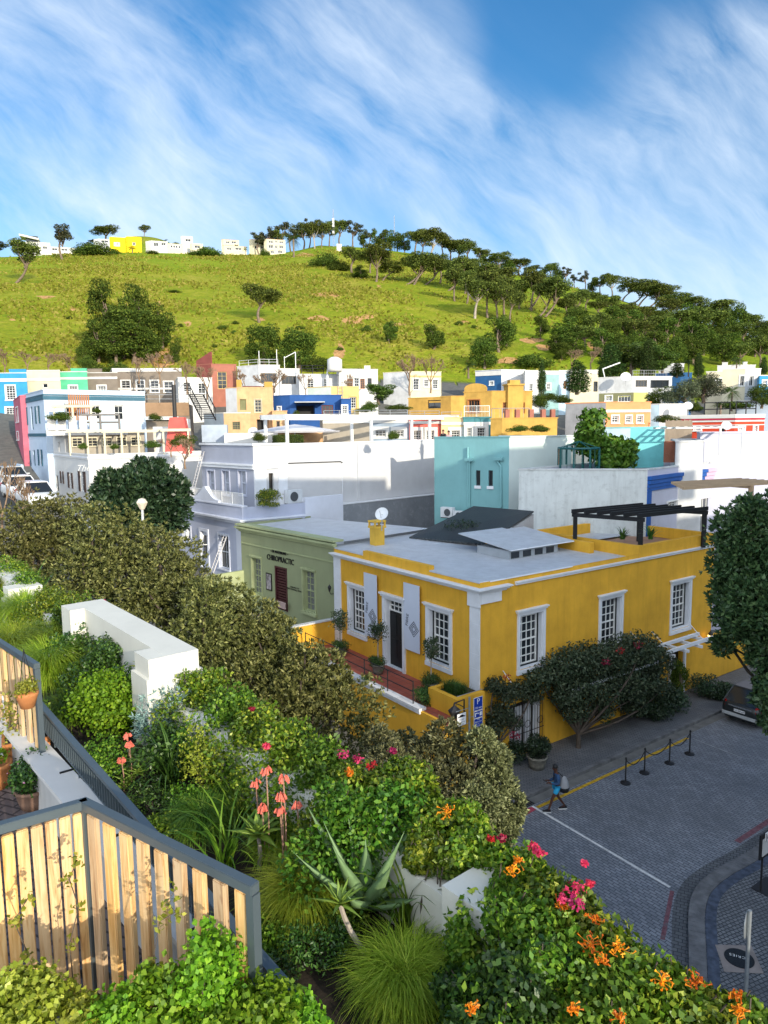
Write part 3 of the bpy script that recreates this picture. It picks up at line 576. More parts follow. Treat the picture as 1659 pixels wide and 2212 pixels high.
house('peach_house', 'low peach wing with a white gutter left of the peach house', 483, 893, 68, xl=440, xr=540, col_=m_peach, colL=m_bgrey, du=-58, dv=76, cap=wtr, wins=[('R', 502, 911, 519, 928, dict(nx=3, ny=4, fm=m_olive))])
house('peach_house', 'stained low peach wall right of the peach house', 588, 889, 70, xr=620, col_=m_peach, dv=78, wins=[('R', 597, 909, 605, 926, dict(nx=1, ny=1, gm=m_dark, fm=m_brown))])
T, L, R, zt, a, b = house('flat_roofed_house', 'cobalt blue house with a wide dark garden doorway', 626, 855, 72, xl=590, xr=737, col_=m_cobalt, du=-62, dv=82, wins=[('R', 640, 875, 680, 901, dict(nx=1, ny=1, fm=m_cobalt, gm=m_dark, depth=.9)), ('R', 695, 875, 720, 901, dict(nx=3, ny=3, fm=m_mar)), ('L', 600, 879, 607, 890, W2)])
q = MB(); q.ob(R, *sorted([R.hit(636, 870)[0], R.hit(700, 870)[0]]), .02, 1.6, R.hit(640, 871)[1], R.hit(640, 870)[1]+.06); q.build('canopy', m_steel, T)
house('flat_roofed_house', 'small cobalt blue annexe with a white framed window', 737, 863, 71, xr=758, col_=m_cobalt, dv=80, wins=[('R', 739, 876, 750, 893, W2)])
T, L, R, zt, a, b = house('flat_roofed_house', 'soft yellow house with a roof ladder and a grey side wall', 715, 836, 80, xl=664, xr=775, col_=m_yel, colL=m_sage, du=-64, dv=78, wins=[('R', 755, 858, 769, 882, dict(nx=3, ny=4, trim=.06, tm=m_ochre))])
rail_path([R.pt(1.2, -.3, zt+.1), R.pt(b-.2, -.3, zt+.1)], .9, T, m_steel)
q = MB(); s = R.hit(735, 850)[0]
for x in (s-.25, s+.25): q.tube([R.pt(x, .15, zt-3), R.pt(x, .15, zt+1.2)], .025, 5)
for k in range(10): q.tube([R.pt(s-.25, .15, zt-2.9+k*.4), R.pt(s+.25, .15, zt-2.9+k*.4)], .018, 5)
q.build('ladder', m_steel, T)
# front row of the middle distance, colours change along one terrace
for nm, lab, x0, yt, x1, cc, wn in (
    ('terraced_house', 'taupe cottage of the low terrace behind the white pergola', 697, 900, 803, m_taupe, []),
    ('terraced_house', 'blue grey cottage of the low terrace behind the white pergola', 803, 899, 884, m_bgrey, [(811, 929, 834, 944), (851, 929, 872, 944)]),
    ('terraced_house', 'coral red cottage of the low terrace', 884, 901, 953, m_red, [(893, 930, 910, 950), (921, 930, 938, 950)]),
    ('terraced_house', 'tan cottage between the coral red and the dark teal cottages', 953, 903, 1001, m_tan, [(975, 930, 993, 948)]),
    ('terraced_house', 'dark teal cottage with thick white window surrounds', 1001, 903, 1061, m_teal, [(1009, 924, 1019, 946), (1031, 924, 1048, 946)])):
    Th, L, R, zt, a, b = house(nm, lab, x0, yt, 60, xr=x1, col_=cc, dv=86, ll=6, bands=[('R', yt+9, yt+15, wtr)], wins=[('R', *w, dict(nx=3, ny=4, trim=.28, tm=wtr, fm=wtr)) for w in wn])
    if cc is m_teal: rail_path([R.pt(.1, -.2, zt+.05), R.pt(b-.1, -.2, zt+.05)], .95, Th, WHITE, n_b=.12)
    else: rail_path([R.pt(.1, -.4, zt+.05), R.pt(b-.1, -.4, zt+.05)], .45, Th, m_steel)
# ------- hilltop houses
def hh(lab, xc, yt, xl, xr, cc, h=8, wins=(), d=306, cap=None, colL=None, name='hilltop_house', dv=72, du=-70):
    return house(name, lab, xc, yt, d, xl=xl, xr=xr, col_=cc, colL=colL, du=du, dv=dv, wins=wins, cap=cap, zb=float(zterr(*pd(xc, yt, d)[:2]))-4, cat='house', par=.3)
WH = dict(nx=2, ny=1, fw=.12, bar=.1, depth=.25)
T, L, R, zt, a, b = hh('white hilltop house with a long upswept roof on the left', 56, 522, 48, 108, m_white, wins=[('R', 60, 520, 84, 530, dict(nx=5, ny=1, fw=.15, bar=.2)), ('R', 62, 533, 82, 539, WH), ('R', 92, 532, 102, 538, WH)])
zz = pd(48, 511, 306)[2]
q = MB(); q.hexa([R.pt(-2, 1.5, zz), R.pt(b*.55, 1.5, zt+.6), R.pt(b*.55, -5, zt+.6), R.pt(-2, -5, zz)], [R.pt(-2, 1.5, zz+.7), R.pt(b*.55, 1.5, zt+1.2), R.pt(b*.55, -5, zt+1.2), R.pt(-2, -5, zz+.7)]); q.build('roof', m_white, T)
q = MB(); q.ob(R, .1, b*.5, -.5, .02, zt+.1, zt+2.2); q.build('clerestory', GLASS, T)
hh('low white hilltop wing right of the upswept roof', 108, 533, 104, 162, m_white, wins=[('R', 112, 536, 124, 541, WH), ('R', 132, 537, 146, 542, WH)])
hh('bright yellow cube house on the hilltop, its left block', 240, 512, 236, 273, m_sunny, wins=[('R', 246, 523, 259, 532, dict(nx=4, ny=1, fw=.2, bar=.25))])
hh('bright yellow cube house on the hilltop, its taller right block', 276, 511, 272, 305, m_sunny, d=304, wins=[('R', 286, 523, 293, 530, WH)])
hh('grey roofed hilltop house left of the yellow cubes', 212, 516, 202, 240, m_lgrey, d=318, wins=[('R', 218, 519, 234, 524, WH)])
hh('white hilltop house with a wide front right of the yellow cubes', 326, 520, 314, 362, m_white, wins=[('R', 332, 524, 342, 532, WH), ('R', 348, 524, 358, 530, WH)])
hh('low white and brown hilltop bungalow', 362, 526, 358, 395, m_cream, wins=[('R', 368, 530, 390, 536, dict(nx=4, ny=1, fw=.15, bar=.3))])
hh('tall white hilltop tower house', 394, 510, 390, 416, m_white, d=310, wins=[('R', 400, 516, 412, 522, WH)])
hh('low white hilltop wing beside the tower house', 414, 526, 410, 438, m_cream, wins=[('R', 420, 530, 432, 536, WH)])
hh('cream hilltop house with a red brown roof', 482, 517, 478, 516, m_cream, wins=[('R', 488, 521, 496, 526, WH), ('R', 500, 521, 510, 526, WH)], cap=m_ter)
hh('low cream hilltop house with red trimmed balcony', 484, 530, 480, 532, m_cream, d=300, cap=m_ter, wins=[('R', 490, 535, 500, 540, WH), ('R', 508, 535, 522, 540, WH)])
hh('cream hilltop apartment block, its left half', 546, 517, 538, 570, m_cream, wins=[('R', 550, 521, 558, 526, WH), ('R', 562, 521, 568, 526, WH), ('R', 550, 531, 558, 537, WH), ('R', 562, 531, 568, 537, WH)], cap=m_ter)
hh('cream hilltop apartment block, its right half with balconies', 576, 516, 570, 616, m_cream, d=302, wins=[('R', 580, 520, 590, 525, WH), ('R', 594, 520, 600, 525, WH), ('R', 603, 521, 612, 526, WH), ('R', 580, 529, 590, 536, WH), ('R', 594, 530, 600, 537, WH), ('R', 603, 530, 612, 537, WH), ('R', 584, 541, 592, 547, WH), ('R', 600, 541, 610, 547, WH)], cap=m_ter)
hh('small white service hut below the radio mast', 729, 527, 727, 738, m_white, d=300, wins=[('R', 731, 529, 735, 533, dict(nx=1, ny=1))], name='service_hut')
for lab, x, y0, y1, w in (('lattice radio mast with dishes on the hilltop', 721, 528, 452, .55), ('thin plain radio mast behind the ridge pines', 852, 530, 466, .3)):
    p, _ = on_terrain(x, y0+6, 200); h_ = pd(x, y1, math.hypot(p[0], p[1]))[2]-p[2]; T = thing('radio_mast', lab, 'mast', p); q = MB()
    for k in range(3):
        a_ = k*2.09; q.tube([(p[0]+w*math.cos(a_), p[1]+w*math.sin(a_), p[2]-1), (p[0]+w*.3*math.cos(a_), p[1]+w*.3*math.sin(a_), p[2]+h_)], .07, 4)
    for k in range(14):
        t = k/14; r_ = w*(1-.7*t)
        for j in range(3): a1, a2 = j*2.09, (j+1)*2.09; q.tube([(p[0]+r_*math.cos(a1), p[1]+r_*math.sin(a1), p[2]+h_*t), (p[0]+r_*math.cos(a2), p[1]+r_*math.sin(a2), p[2]+h_*(t+.04))], .035, 3)
    q.build('lattice', m_grey, T)
    if w > .4:
        q = MB()
        for t in (.35, .52, .6, .68): q.box(p[0]-.45, p[1]-.8, p[2]+h_*t, p[0]+.45, p[1]-.3, p[2]+h_*t+1.1)
        q.build('antenna', m_lgrey, T)
# ---------------------------------------------------------------- the yellow corner building
ochY = mat('yellow_ochre_wall', (.72, .39, .035), .85, .09, .8, .45, 25, streak=.22); trimw = mat('trim_white', (.70, .72, .76), .6, .05, 2., .05)
def corrugated(name='corrugated_blue_white', c=(.78, .82, .88), az=V_AZ, k=3.2, rough=.45, dirt=(.3, .32, .35)):
    m = mat(name, c, rough, .06, 1.5, 0, streak=0, dirt=dirt, dirt_amt=.18, spec=.4)
    g = NT(m.node_tree); b = g.n['Principled BSDF']; p = g.new('ShaderNodeNewGeometry').outputs['Position']
    w = g.new('ShaderNodeTexWave'); w.wave_type = 'BANDS'; w.bands_direction = 'X'; w.inputs['Scale'].default_value = k; w.inputs['Distortion'].default_value = 0
    g.link(g.mapping(p, rot=(0, 0, math.radians(az))), w.inputs['Vector'])
    bn = g.new('ShaderNodeBump'); bn.inputs['Strength'].default_value = 1.; bn.inputs['Distance'].default_value = .09
    g.link(w.outputs['Fac'], bn.inputs['Height']); g.link(bn.outputs[0], b.inputs['Normal']); return m
corr = corrugated()
YL, YR = Fr(C0, U_AZ), Fr(C0, V_AZ)
yb = cross(C0, V_AZ, 1543, 1190); ya = cross(C0, U_AZ, 722, 1215)
zct = (YR.hit(1039, 1271)[1]+YL.hit(1039, 1271)[1])/2; zcb = YR.hit(1039, 1283)[1]; ztp = YR.hit(1039, 1259)[1]
zfl = YL.hit(851, 1444)[1]; zroof = ztp-.22
Y = thing('corner_building', 'bright yellow ochre corner building with white trimmed sash windows and pale metal roof', 'building', (*C0, 0))
def lining(fr, r, parent, depth, m=None):
    s0, s1, z0, z1 = r; q = MB(); t = .035
    q.ob(fr, s0, s0+t, -depth, .004, z0, z1); q.ob(fr, s1-t, s1, -depth, .004, z0, z1); q.ob(fr, s0+t, s1-t, -depth, .004, z1-t, z1); q.ob(fr, s0+t, s1-t, -depth, .004, z0, z0+t)
    q.build('reveal', m or trimw, parent); return (s0+t, s1-t, z0+t, z1-t)
hR = [YR.rect(1122, 1325, 1171, 1440), YR.rect(1297, 1292, 1340, 1398), YR.rect(1451, 1260, 1488, 1357)]
hL = [YL.rect(756, 1273, 789, 1368), YL.rect(926, 1321, 972, 1436)]; hD = YL.rect(834, 1298, 871, 1443); hD = (hD[0], hD[1], zfl, hD[3])
for fr, hs_ in ((YR, hR), (YL, hL)):
    for h in hs_:
        i = lining(fr, h, Y, .34); 
        b_ = MB(); t_ = .07
        s0, s1, z0, z1 = i
        for a, b, c, d in ((s0, s0+t_, z0, z1), (s1-t_, s1, z0, z1), (s0+t_, s1-t_, z0, z0+t_), (s0+t_, s1-t_, z1-t_, z1)): b_.ob(fr, a, b, -.33, -.2, c, d)
        b_.build('window_box', mat('black_green_paint', (.012, .016, .016), .5), Y)
        window(fr, (s0+t_, s1-t_, z0+t_, z1-t_), Y, 4, 6, depth=.30, fw=.055, bar=.035)
        q = MB(); e = .16
        q.ob(fr, h[0]-e, h[0]-.002, .003, .06, h[2]-.02, h[3]+.12); q.ob(fr, h[1]+.002, h[1]+e, .003, .06, h[2]-.02, h[3]+.12); q.ob(fr, h[0]-.002, h[1]+.002, .003, .06, h[3]+.002, h[3]+.12)
        q.ob(fr, h[0]-e-.05, h[1]+e+.05, .003, .12, h[3]+.122, h[3]+.2); q.ob(fr, h[0]-e-.1, h[1]+e+.1, .003, .17, h[3]+.2, h[3]+.26); q.ob(fr, h[0]-e-.02, h[1]+e+.02, .003, .09, h[2]-.2, h[2]-.022)
        q.build('window_surround', trimw, Y)
i = lining(YL, hD, Y, .3); dr = MB(); zt_ = hD[3]-.62
dr.ob(YL, i[0], i[1], -.3, -.22, i[2], zt_)
for a in (0, 1):
    for zz0, zz1 in ((.15, .5), (.56, .95)):
        w_ = (i[1]-i[0])/2; dr.ob(YL, i[0]+a*w_+.1, i[0]+(a+1)*w_-.1, -.22, -.2, i[2]+(zt_-i[2])*zz0, i[2]+(zt_-i[2])*zz1)
D = dr.build('door', mat('black_door', (.012, .013, .014), .35), Y); MB().tube([YL.pt(i[0]+.12, -.2, i[2]+1.0), YL.pt(i[0]+.12, -.14, i[2]+1.0)], .035, 8).build('handle', m_steel, D)
window(YL, (i[0], i[1], zt_+.03, i[3]), Y, 4, 2, depth=.28, fw=.06, bar=.03, name='transom_window')
q = MB(); e = .2
q.ob(YL, hD[0]-e, hD[0]-.002, .003, .08, zfl, hD[3]+.1); q.ob(YL, hD[1]+.002, hD[1]+e, .003, .08, zfl, hD[3]+.1); q.ob(YL, hD[0]-.002, hD[1]+.002, .003, .08, hD[3]+.002, hD[3]+.1)
q.ob(YL, hD[0]-e-.06, hD[1]+e+.06, .003, .14, hD[3]+.102, hD[3]+.2); q.ob(YL, hD[0]-e-.12, hD[1]+e+.12, .003, .2, hD[3]+.2, hD[3]+.28); q.build('door_surround', trimw, Y)
# ground floor openings behind the vine: shuttered shopfront and gate
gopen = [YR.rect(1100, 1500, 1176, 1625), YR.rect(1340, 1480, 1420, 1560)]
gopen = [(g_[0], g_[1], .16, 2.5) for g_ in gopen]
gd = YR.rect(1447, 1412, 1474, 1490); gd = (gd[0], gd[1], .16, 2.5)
q = MB(); facade(q, YR, 0, yb, -.3, ztp, hR+gopen+[gd], .34); facade(q, YL, 0, ya, -.3, ztp-.0, hL+[hD], .34)
P_ = lambda s, t, z: (*(C0+ud*s+vd*t), z)
dep = 12.5
q.quad(P_(0, yb, -.3), P_(dep, yb, -.3), P_(dep, yb, ztp), P_(0, yb, ztp))
q.build('wall', ochY, Y)
q = MB(); q.ob(YL, ya-.25, ya, -12, -.01, -.3, ztp-.01); q.ob(YL, .3, ya-.3, -12, -11.8, -.3, ztp-.05); q.build('back_wall', ochY, Y)
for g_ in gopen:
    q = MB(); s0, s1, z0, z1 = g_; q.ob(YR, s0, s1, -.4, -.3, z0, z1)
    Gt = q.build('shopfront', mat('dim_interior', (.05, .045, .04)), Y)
    q = MB()
    for s in np.linspace(s0, s1-.5, 4)[:2 if g_ is gopen[1] else 4]: q.ob(YR, s+.05, s+.45, -.29, -.25, z0+.05, z1-.3)
    q.build('shutter', trimw, Gt); q = MB()
    for s in np.arange(s0, s1, .16): q.tube([YR.pt(s, -.04, z0), YR.pt(s, -.04, z1)], .012, 4)
    for z in (z0+.1, z0+.9, z1-.1): q.tube([YR.pt(s0, -.04, z), YR.pt(s1, -.04, z)], .016, 4)
    for s in np.arange(s0+.35, s1, .8): q.tube([YR.pt(s+.16*math.cos(t), -.04, 1.4+.16*math.sin(t)) for t in np.linspace(0, 6.3, 13)], .014, 4)
    q.build('iron_gate', m_black, Y)
q = MB(); q.ob(YR, gd[0], gd[1], -.33, -.27, gd[2], gd[3]); q.build('door', mat('black_door', (0, 0, 0)), Y)
q = MB(); q.ob(YR, gd[0]-.14, gd[0]-.002, .003, .1, .16, gd[3]+.14); q.ob(YR, gd[1]+.002, gd[1]+.14, .003, .1, .16, gd[3]+.14); q.ob(YR, gd[0]-.002, gd[1]+.002, .003, .1, gd[3]+.002, gd[3]+.14); q.build('door_surround', trimw, Y)
# cornice, quoins, capital, parapet steps
q = MB(); h_ = (zct-zcb)
for k, (n0, a, b) in enumerate(((.10, 0, .35), (.2, .35, .6), (.27, .6, .82), (.34, .82, 1.))):
    q.ob(YL, -n0, ya+.0, .003, n0, zcb+h_*a+.001, zcb+h_*b); 
q.build('cornice', trimw, Y)
zrl = zct-.12
q = MB()
for n0, z0, z1 in ((.08, zrl-.02, zrl+.07), (.13, zrl+.072, zrl+.13)): q.ob(YR, 1.95, yb, .003, n0, z0, z1)
for k, (n0, a, b) in enumerate(((.10, 0, .35), (.2, .35, .6), (.27, .6, .82), (.34, .82, 1.))): q.ob(YR, .012, 1.35+n0*.6, .004, n0-.003, zcb+h_*a+.002, zcb+h_*b-.001)
zcc = YR.hit(1045, 1304)[1]
q.ob(YR, .012, 1.15, .004, .07, zcc, zcb); q.build('cornice', trimw, Y)
q = MB(); s1 = YL.hit(1016, 1380)[0]; n_ = 11
for k in range(n_):
    z0 = zfl-2.2+(zcb-zfl+2.2)*k/n_; z1 = zfl-2.2+(zcb-zfl+2.2)*(k+1)/n_; q.ob(YL, -.035, s1, .003, .05, z0+.012, z1-.012)
q.ob(YL, -.02, s1-.02, .002, .035, zfl-2.2, zcb); q.ob(YL, -.06, s1+.1, .003, .09, zcb-.55, zcb); q.build('pilaster', trimw, Y); q = MB()
s0, s1 = YL.hit(738, 1300)[0], ya
for k in range(8):
    z0 = zfl+(zcb-zfl)*k/8; z1 = zfl+(zcb-zfl)*(k+1)/8; q.ob(YL, s0, s1, .003, .05, z0+.012, z1-.012)
q.ob(YL, s0+.01, s1-.02, .002, .035, zfl, zcb); q.build('pilaster', trimw, Y)
# parapet, with the raised middle on the street side
s0, s1 = YL.hit(900, 1215)[0], YL.hit(785, 1190)[0]
s0 = YL.hit(928, 1222)[0]; s1 = YL.hit(784, 1190)[0]; zr_ = YL.hit(928, 1223)[1]
q = MB(); q.ob(YL, s0, s1, -.25, -.002, ztp-.05, zr_); q.build('gable', ochY, Y)
q = MB(); q.ob(YL, .0, s0-.002, -.5, .03, ztp-.03, ztp+.03); q.build('flashing', corr, Y); q = MB().ob(YL, s1+.002, ya-.1, -.5, .03, ztp-.03, ztp+.03); q.build('flashing', corr, Y); q = MB(); q.ob(YR, .55, YR.hit(1236, 1233)[0], -.5, .03, ztp-.035, ztp+.025); q.build('flashing', corr, Y)
q = MB(); q.quad(P_(.05, .05, zroof), P_(ya-.1, .05, zroof+.25), P_(ya-.1, yb*.62, zroof+.25), P_(.05, yb*.62, zroof)); q.quad(P_(ya-.1, .05, zroof+.25), P_(ya+.4, .05, zroof+.27), P_(12, yb*.55, zroof+.35), P_(ya-.1, yb*.62, zroof+.25))
q.quad(P_(4.5, yb*.62, zroof+.1), P_(ya, yb*.62, zroof+.25), P_(ya, yb, zroof+.25), P_(4.5, yb, zroof+.1)); q.build('roof', corr, Y)
# chimney
cc = pz(815, 1178, zroof+.2); f_ = Fr(cc, U_AZ); hh_ = pd(815, 1140, math.hypot(*cc[:2]))[2]
q = MB(); q.ob(f_, -.25, .25, -.3, .3, zroof, hh_); q.ob(f_, -.32, .32, -.37, .37, hh_, hh_+.1); q.ob(f_, -.32, .32, -.37, .37, hh_+.32, hh_+.4)
for a in (-.3, .22):
    for b in (-.35, .27): q.ob(f_, a, a+.08, b, b+.08, hh_+.1, hh_+.32)
q.build('chimney', mat('yellow_light_wall', (.68, .42, .06), .85), Y)
# raised roof terrace at the far end
tA = YR.hit(1380, 1190)[0]; zT = YR.hit(1460, 1166)[1]; zTf = zT-.9
s_in = 3.6
q = MB(); q.ob(YR, tA, yb, -.25, -.002, ztp-.1, zT)
fT = Fr(YR.pt(tA, 0, 0), U_AZ, out=-vd)
q.ob(fT, .002, 6.2, -.25, 0, zroof-.2, zT-.002); q.ob(YR, yb-.25, yb-.002, -6.2, -.252, ztp-.2, zT); q.ob(YR, tA, yb, -6.45, -6.2, zroof-.2, zT+.1); q.build('terrace_wall', ochY, Y)
q = MB(); q.quad(P_(.1, tA+.1, zTf+.3), P_(6.3, tA+.1, zTf+.3), P_(6.3, yb, zTf+.3), P_(.1, yb, zTf+.3)); q.build('terrace_floor', M('terrace_tiles', (.3, .2, .1)), Y)
# low wall returning from terrace over the roof, with a shallow clerestory box
cb = pz(1160, 1190, zroof+.3); fb = Fr(cb, V_AZ)
BX = MB(); BX.ob(fb, -1.9, 1.5, -2.2, 0, zroof-.1, zroof+.5); BX.build('clerestory', mat('grey_trim', (.35, .38, .41)), Y)
q = MB(); q.hexa([fb.pt(-2.1, .3, zroof+.55), fb.pt(2.4, .3, zroof+.55), fb.pt(2.4, -3.4, zroof+.95), fb.pt(-2.1, -3.4, zroof+.95)], [fb.pt(-2.1, .3, zroof+.6), fb.pt(2.4, .3, zroof+.6), fb.pt(2.4, -3.4, zroof+1.), fb.pt(-2.1, -3.4, zroof+1.)]); q.build('clerestory_roof', corr, Y)
for k in range(4): MB().ob(fb, -1.8+k*.82, -1.25+k*.82, -.01, .02, zroof+.12, zroof+.42).build('window', GLASS, Y)
q = MB(); q.ob(fb, 2.5, 2.8, -3.2, 1.2, zroof-.1, zT+.0); q.ob(fb, -.5, 2.5, -3.2, -2.95, zroof-.1, zT+.2); q.build('terrace_wall', ochY, Y)
# black pergola over the terrace
PG = thing('pergola', 'black timber pergola on the roof terrace of the yellow building', 'pergola', P_(1, tA+1, zTf+.3))
zb_ = YR.hit(1392, 1119)[1]; bp = pz(1392, 1115, zb_); bl = pz(1240, 1110, zb_)
def onv(px, py, z): p = pz(px, py, z); return p
A_ = pz(1385, 1118, zb_); B_ = pz(1243, 1108, zb_); Cc = pz(1522, 1103, zb_); 
A_, B_, Cc = [np.array(v[:2]) for v in (A_, B_, Cc)]
e1 = (B_-A_); l1 = np.linalg.norm(e1); e2 = (Cc-A_); l2 = np.linalg.norm(e2)
def bar(q, a, b, w, z0, z1):
    d = (b-a)/np.linalg.norm(b-a); n = np.array([d[1], -d[0]])*w/2; q.hexa([(*(a-n), z0), (*(a+n), z0), (*(b+n), z0), (*(b-n), z0)], [(*(a-n), z1), (*(a+n), z1), (*(b+n), z1), (*(b-n), z1)])
bt = mat('black_timber', (.014, .015, .017), .7)
for a, b in ((A_-e1*.05, B_+e1*.05), (Cc-e1*.05, Cc+e1*1.05)):
    q = MB(); bar(q, a, b, .12, zb_-.2, zb_); q.build('beam', bt, PG)
for k in range(6):
    q = MB(); o = A_+e1*k/5; bar(q, o-e2*.05, o+e2*1.05, .1, zb_+.002, zb_+.2); q.build('rafter', bt, PG)
for o in (A_, B_, Cc, Cc+e1):
    q = MB(); q.box(o[0]-.09, o[1]-.09, zTf+.3, o[0]+.09, o[1]+.09, zb_-.2); q.build('post', bt, PG)
# banners
banm = mat('banner_cloth', (.58, .63, .74), .7, .03, 1, .02)
ink = mat('dark_ink', (.06, .06, .08), .7, 0, 1, 0)
for x0, y0, x1, y1, lab in ((792.5, 1236, 820, 1382, 'left white vertical banner on the yellow facade beside the door'), (878, 1258, 912, 1413, 'right white vertical banner on the yellow facade beside the door')):
    r = YL.rect(x0, y0, x1, y1); z1 = YL.hit((x0+x1)/2, y0+3)[1]; z0 = YL.hit((x0+x1)/2, y1-8)[1]
    b = MB().ob(YL, r[0], r[1], .14, .16, z0, z1).build('banner', banm); tag(b, lab, 'banner', 'banners on the yellow facade')
    s = (r[0]+r[1])/2; w = r[1]-r[0]; h = z1-z0
    L_ = MB()
    for rad in (.27, .19, .11):
        pts = [(0, 1.3*rad), (rad, 0), (0, -1.3*rad), (-rad, 0)]
        for k in range(4 if rad != .24 else 3):
            p, p2 = pts[k], pts[(k+1) % 4]; zc_ = z0+h*.34; dx, dz = p2[0]-p[0], p2[1]-p[1]; ln = math.hypot(dx, dz); nx_, nz_ = -dz/ln*.014, dx/ln*.014
            c_ = s-.15*w
            L_.hexa([YL.pt(c_+p[0]*w/.9-nx_, .162, zc_+p[1]-nz_), YL.pt(c_+p[0]*w/.9+nx_, .162, zc_+p[1]+nz_), YL.pt(c_+p2[0]*w/.9+nx_, .162, zc_+p2[1]+nz_), YL.pt(c_+p2[0]*w/.9-nx_, .162, zc_+p2[1]-nz_)],
                    [YL.pt(c_+p[0]*w/.9-nx_, .168, zc_+p[1]-nz_), YL.pt(c_+p[0]*w/.9+nx_, .168, zc_+p[1]+nz_), YL.pt(c_+p2[0]*w/.9+nx_, .168, zc_+p2[1]+nz_), YL.pt(c_+p2[0]*w/.9-nx_, .168, zc_+p2[1]-nz_)])
    t_ = text_mb(YL, 'FIBRE', s+.27*w, z0+h*.45, .24, .006, .162, rot=math.radians(82)); L_.add(t_.v, t_.f)
    L_.build('emblem', ink, b)
# ---------------------------------------------------------------- stoep (raised terrace) in front of the yellow building
tile = mat('red_terrace_tiles', (.30, .075, .05), .6, .15, 2, .1)
gt = NT(tile.node_tree); bk = gt.new('ShaderNodeTexBrick'); bk.offset = 0; bk.inputs['Scale'].default_value = 1; bk.inputs['Brick Width'].default_value = .4; bk.inputs['Row Height'].default_value = .4; bk.inputs['Mortar Size'].default_value = .012
bk.inputs['Color1'].default_value = (.30, .07, .045, 1); bk.inputs['Color2'].default_value = (.36, .10, .07, 1); bk.inputs['Mortar'].default_value = (.12, .06, .05, 1)
gt.link(gt.mapping(gt.new('ShaderNodeNewGeometry').outputs['Position'], rot=(0, 0, math.radians(V_AZ))), bk.inputs['Vector']); gt.link(bk.outputs[0], gt.n['Principled BSDF'].inputs['Base Color'])
e1p, e2p = pz(734, 1454, zfl+.0), pz(949, 1552, zfl+.0)
nE = ((YL.n@(e1p[:2]-C0))+(YL.n@(e2p[:2]-C0)))/2; sB = YL.hit(641, 1400, nE)[0]; sA = -.35
ST = thing('raised_terrace', 'red tiled terrace with yellow retaining wall and white ledge before the yellow facade', 'terrace', YL.pt(3, nE, 0))
q = MB(); q.ob(YL, sA, ya+.6, .0, nE-.15, zfl-.3, zfl-.01); q.build('floor', tile, ST)
q = MB(); q.ob(YL, sA, ya+2.2, nE-.15, nE-.02, -.5, zfl-.012); q.ob(YL, sA, sA+.2, 0.02, nE-.15, -.5, zfl-.3); q.build('retaining_wall', ochY, ST)
q = MB(); q.ob(YL, sA+1.4, ya+1.5, nE-.3, nE+.06, zfl-.01, zfl+.1); q.ob(YL, sA+1.4, ya+1.5, nE-.02, nE+.04, zfl-.12, zfl-.012); q.build('ledge', mat('ledge_white', (.66, .66, .68), dirt=(.3, .28, .25), dirt_amt=.4), ST)
pl = pz(950.6, 1496, zfl+.75); sp_ = YL.d@(pl[:2]-C0); np_ = YL.n@(pl[:2]-C0)
q = MB(); zp = zfl+.75
sP1 = YL.d@(pz(927, 1484, zp)[:2]-C0)
q.ob(YL, sA-.02, sP1, np_-.22, np_, -.5, zp); q.ob(YL, sA-.02, sA+.22, .06, np_-.22, -.5, zp-.002); q.ob(YL, sP1-.2, sP1-.001, .35, np_-.22, zfl-.01, zp-.002); q.build('planter_wall', ochY, ST)
q = MB(); q.ob(YL, sA+.22, sP1-.2, .06, np_-.22, zfl-.01, zp-.12); q.build('soil', mat('soil', (.05, .035, .025)), ST)
rl = [YL.pt(sP1+.3, nE-.12, zfl+.1), YL.pt(ya-.5, nE-.12, zfl+.1)]
RL = thing('railing', 'thin black two bar railing along the white ledge of the red terrace', 'railing', rl[0]); 
for k in range(6):
    p = Vector(rl[0]).lerp(Vector(rl[1]), k/5); MB().tube([p, p+Vector((0, 0, .95))], .025, 6).build('post', m_black, RL)
for h_ in (.92, .5): MB().tube([Vector(rl[0])+Vector((0, 0, h_)), Vector(rl[1])+Vector((0, 0, h_))], .02, 6).build('rail', m_black, RL)
# wall between the two terraces
wz = YL.hit(722, 1338)[1]; WV = thing('boundary_wall', 'low yellow wall with grey coping between the yellow and the green facades', 'wall', YL.pt(ya, 1, zfl))
q = MB(); q.ob(YL, ya+.02, ya+.24, .01, nE+.3, 0, wz); q.build('wall', ochY, WV); MB().ob(YL, ya-.02, ya+.28, .01, nE+.34, wz, wz+.07).build('coping', m_lgrey, WV)
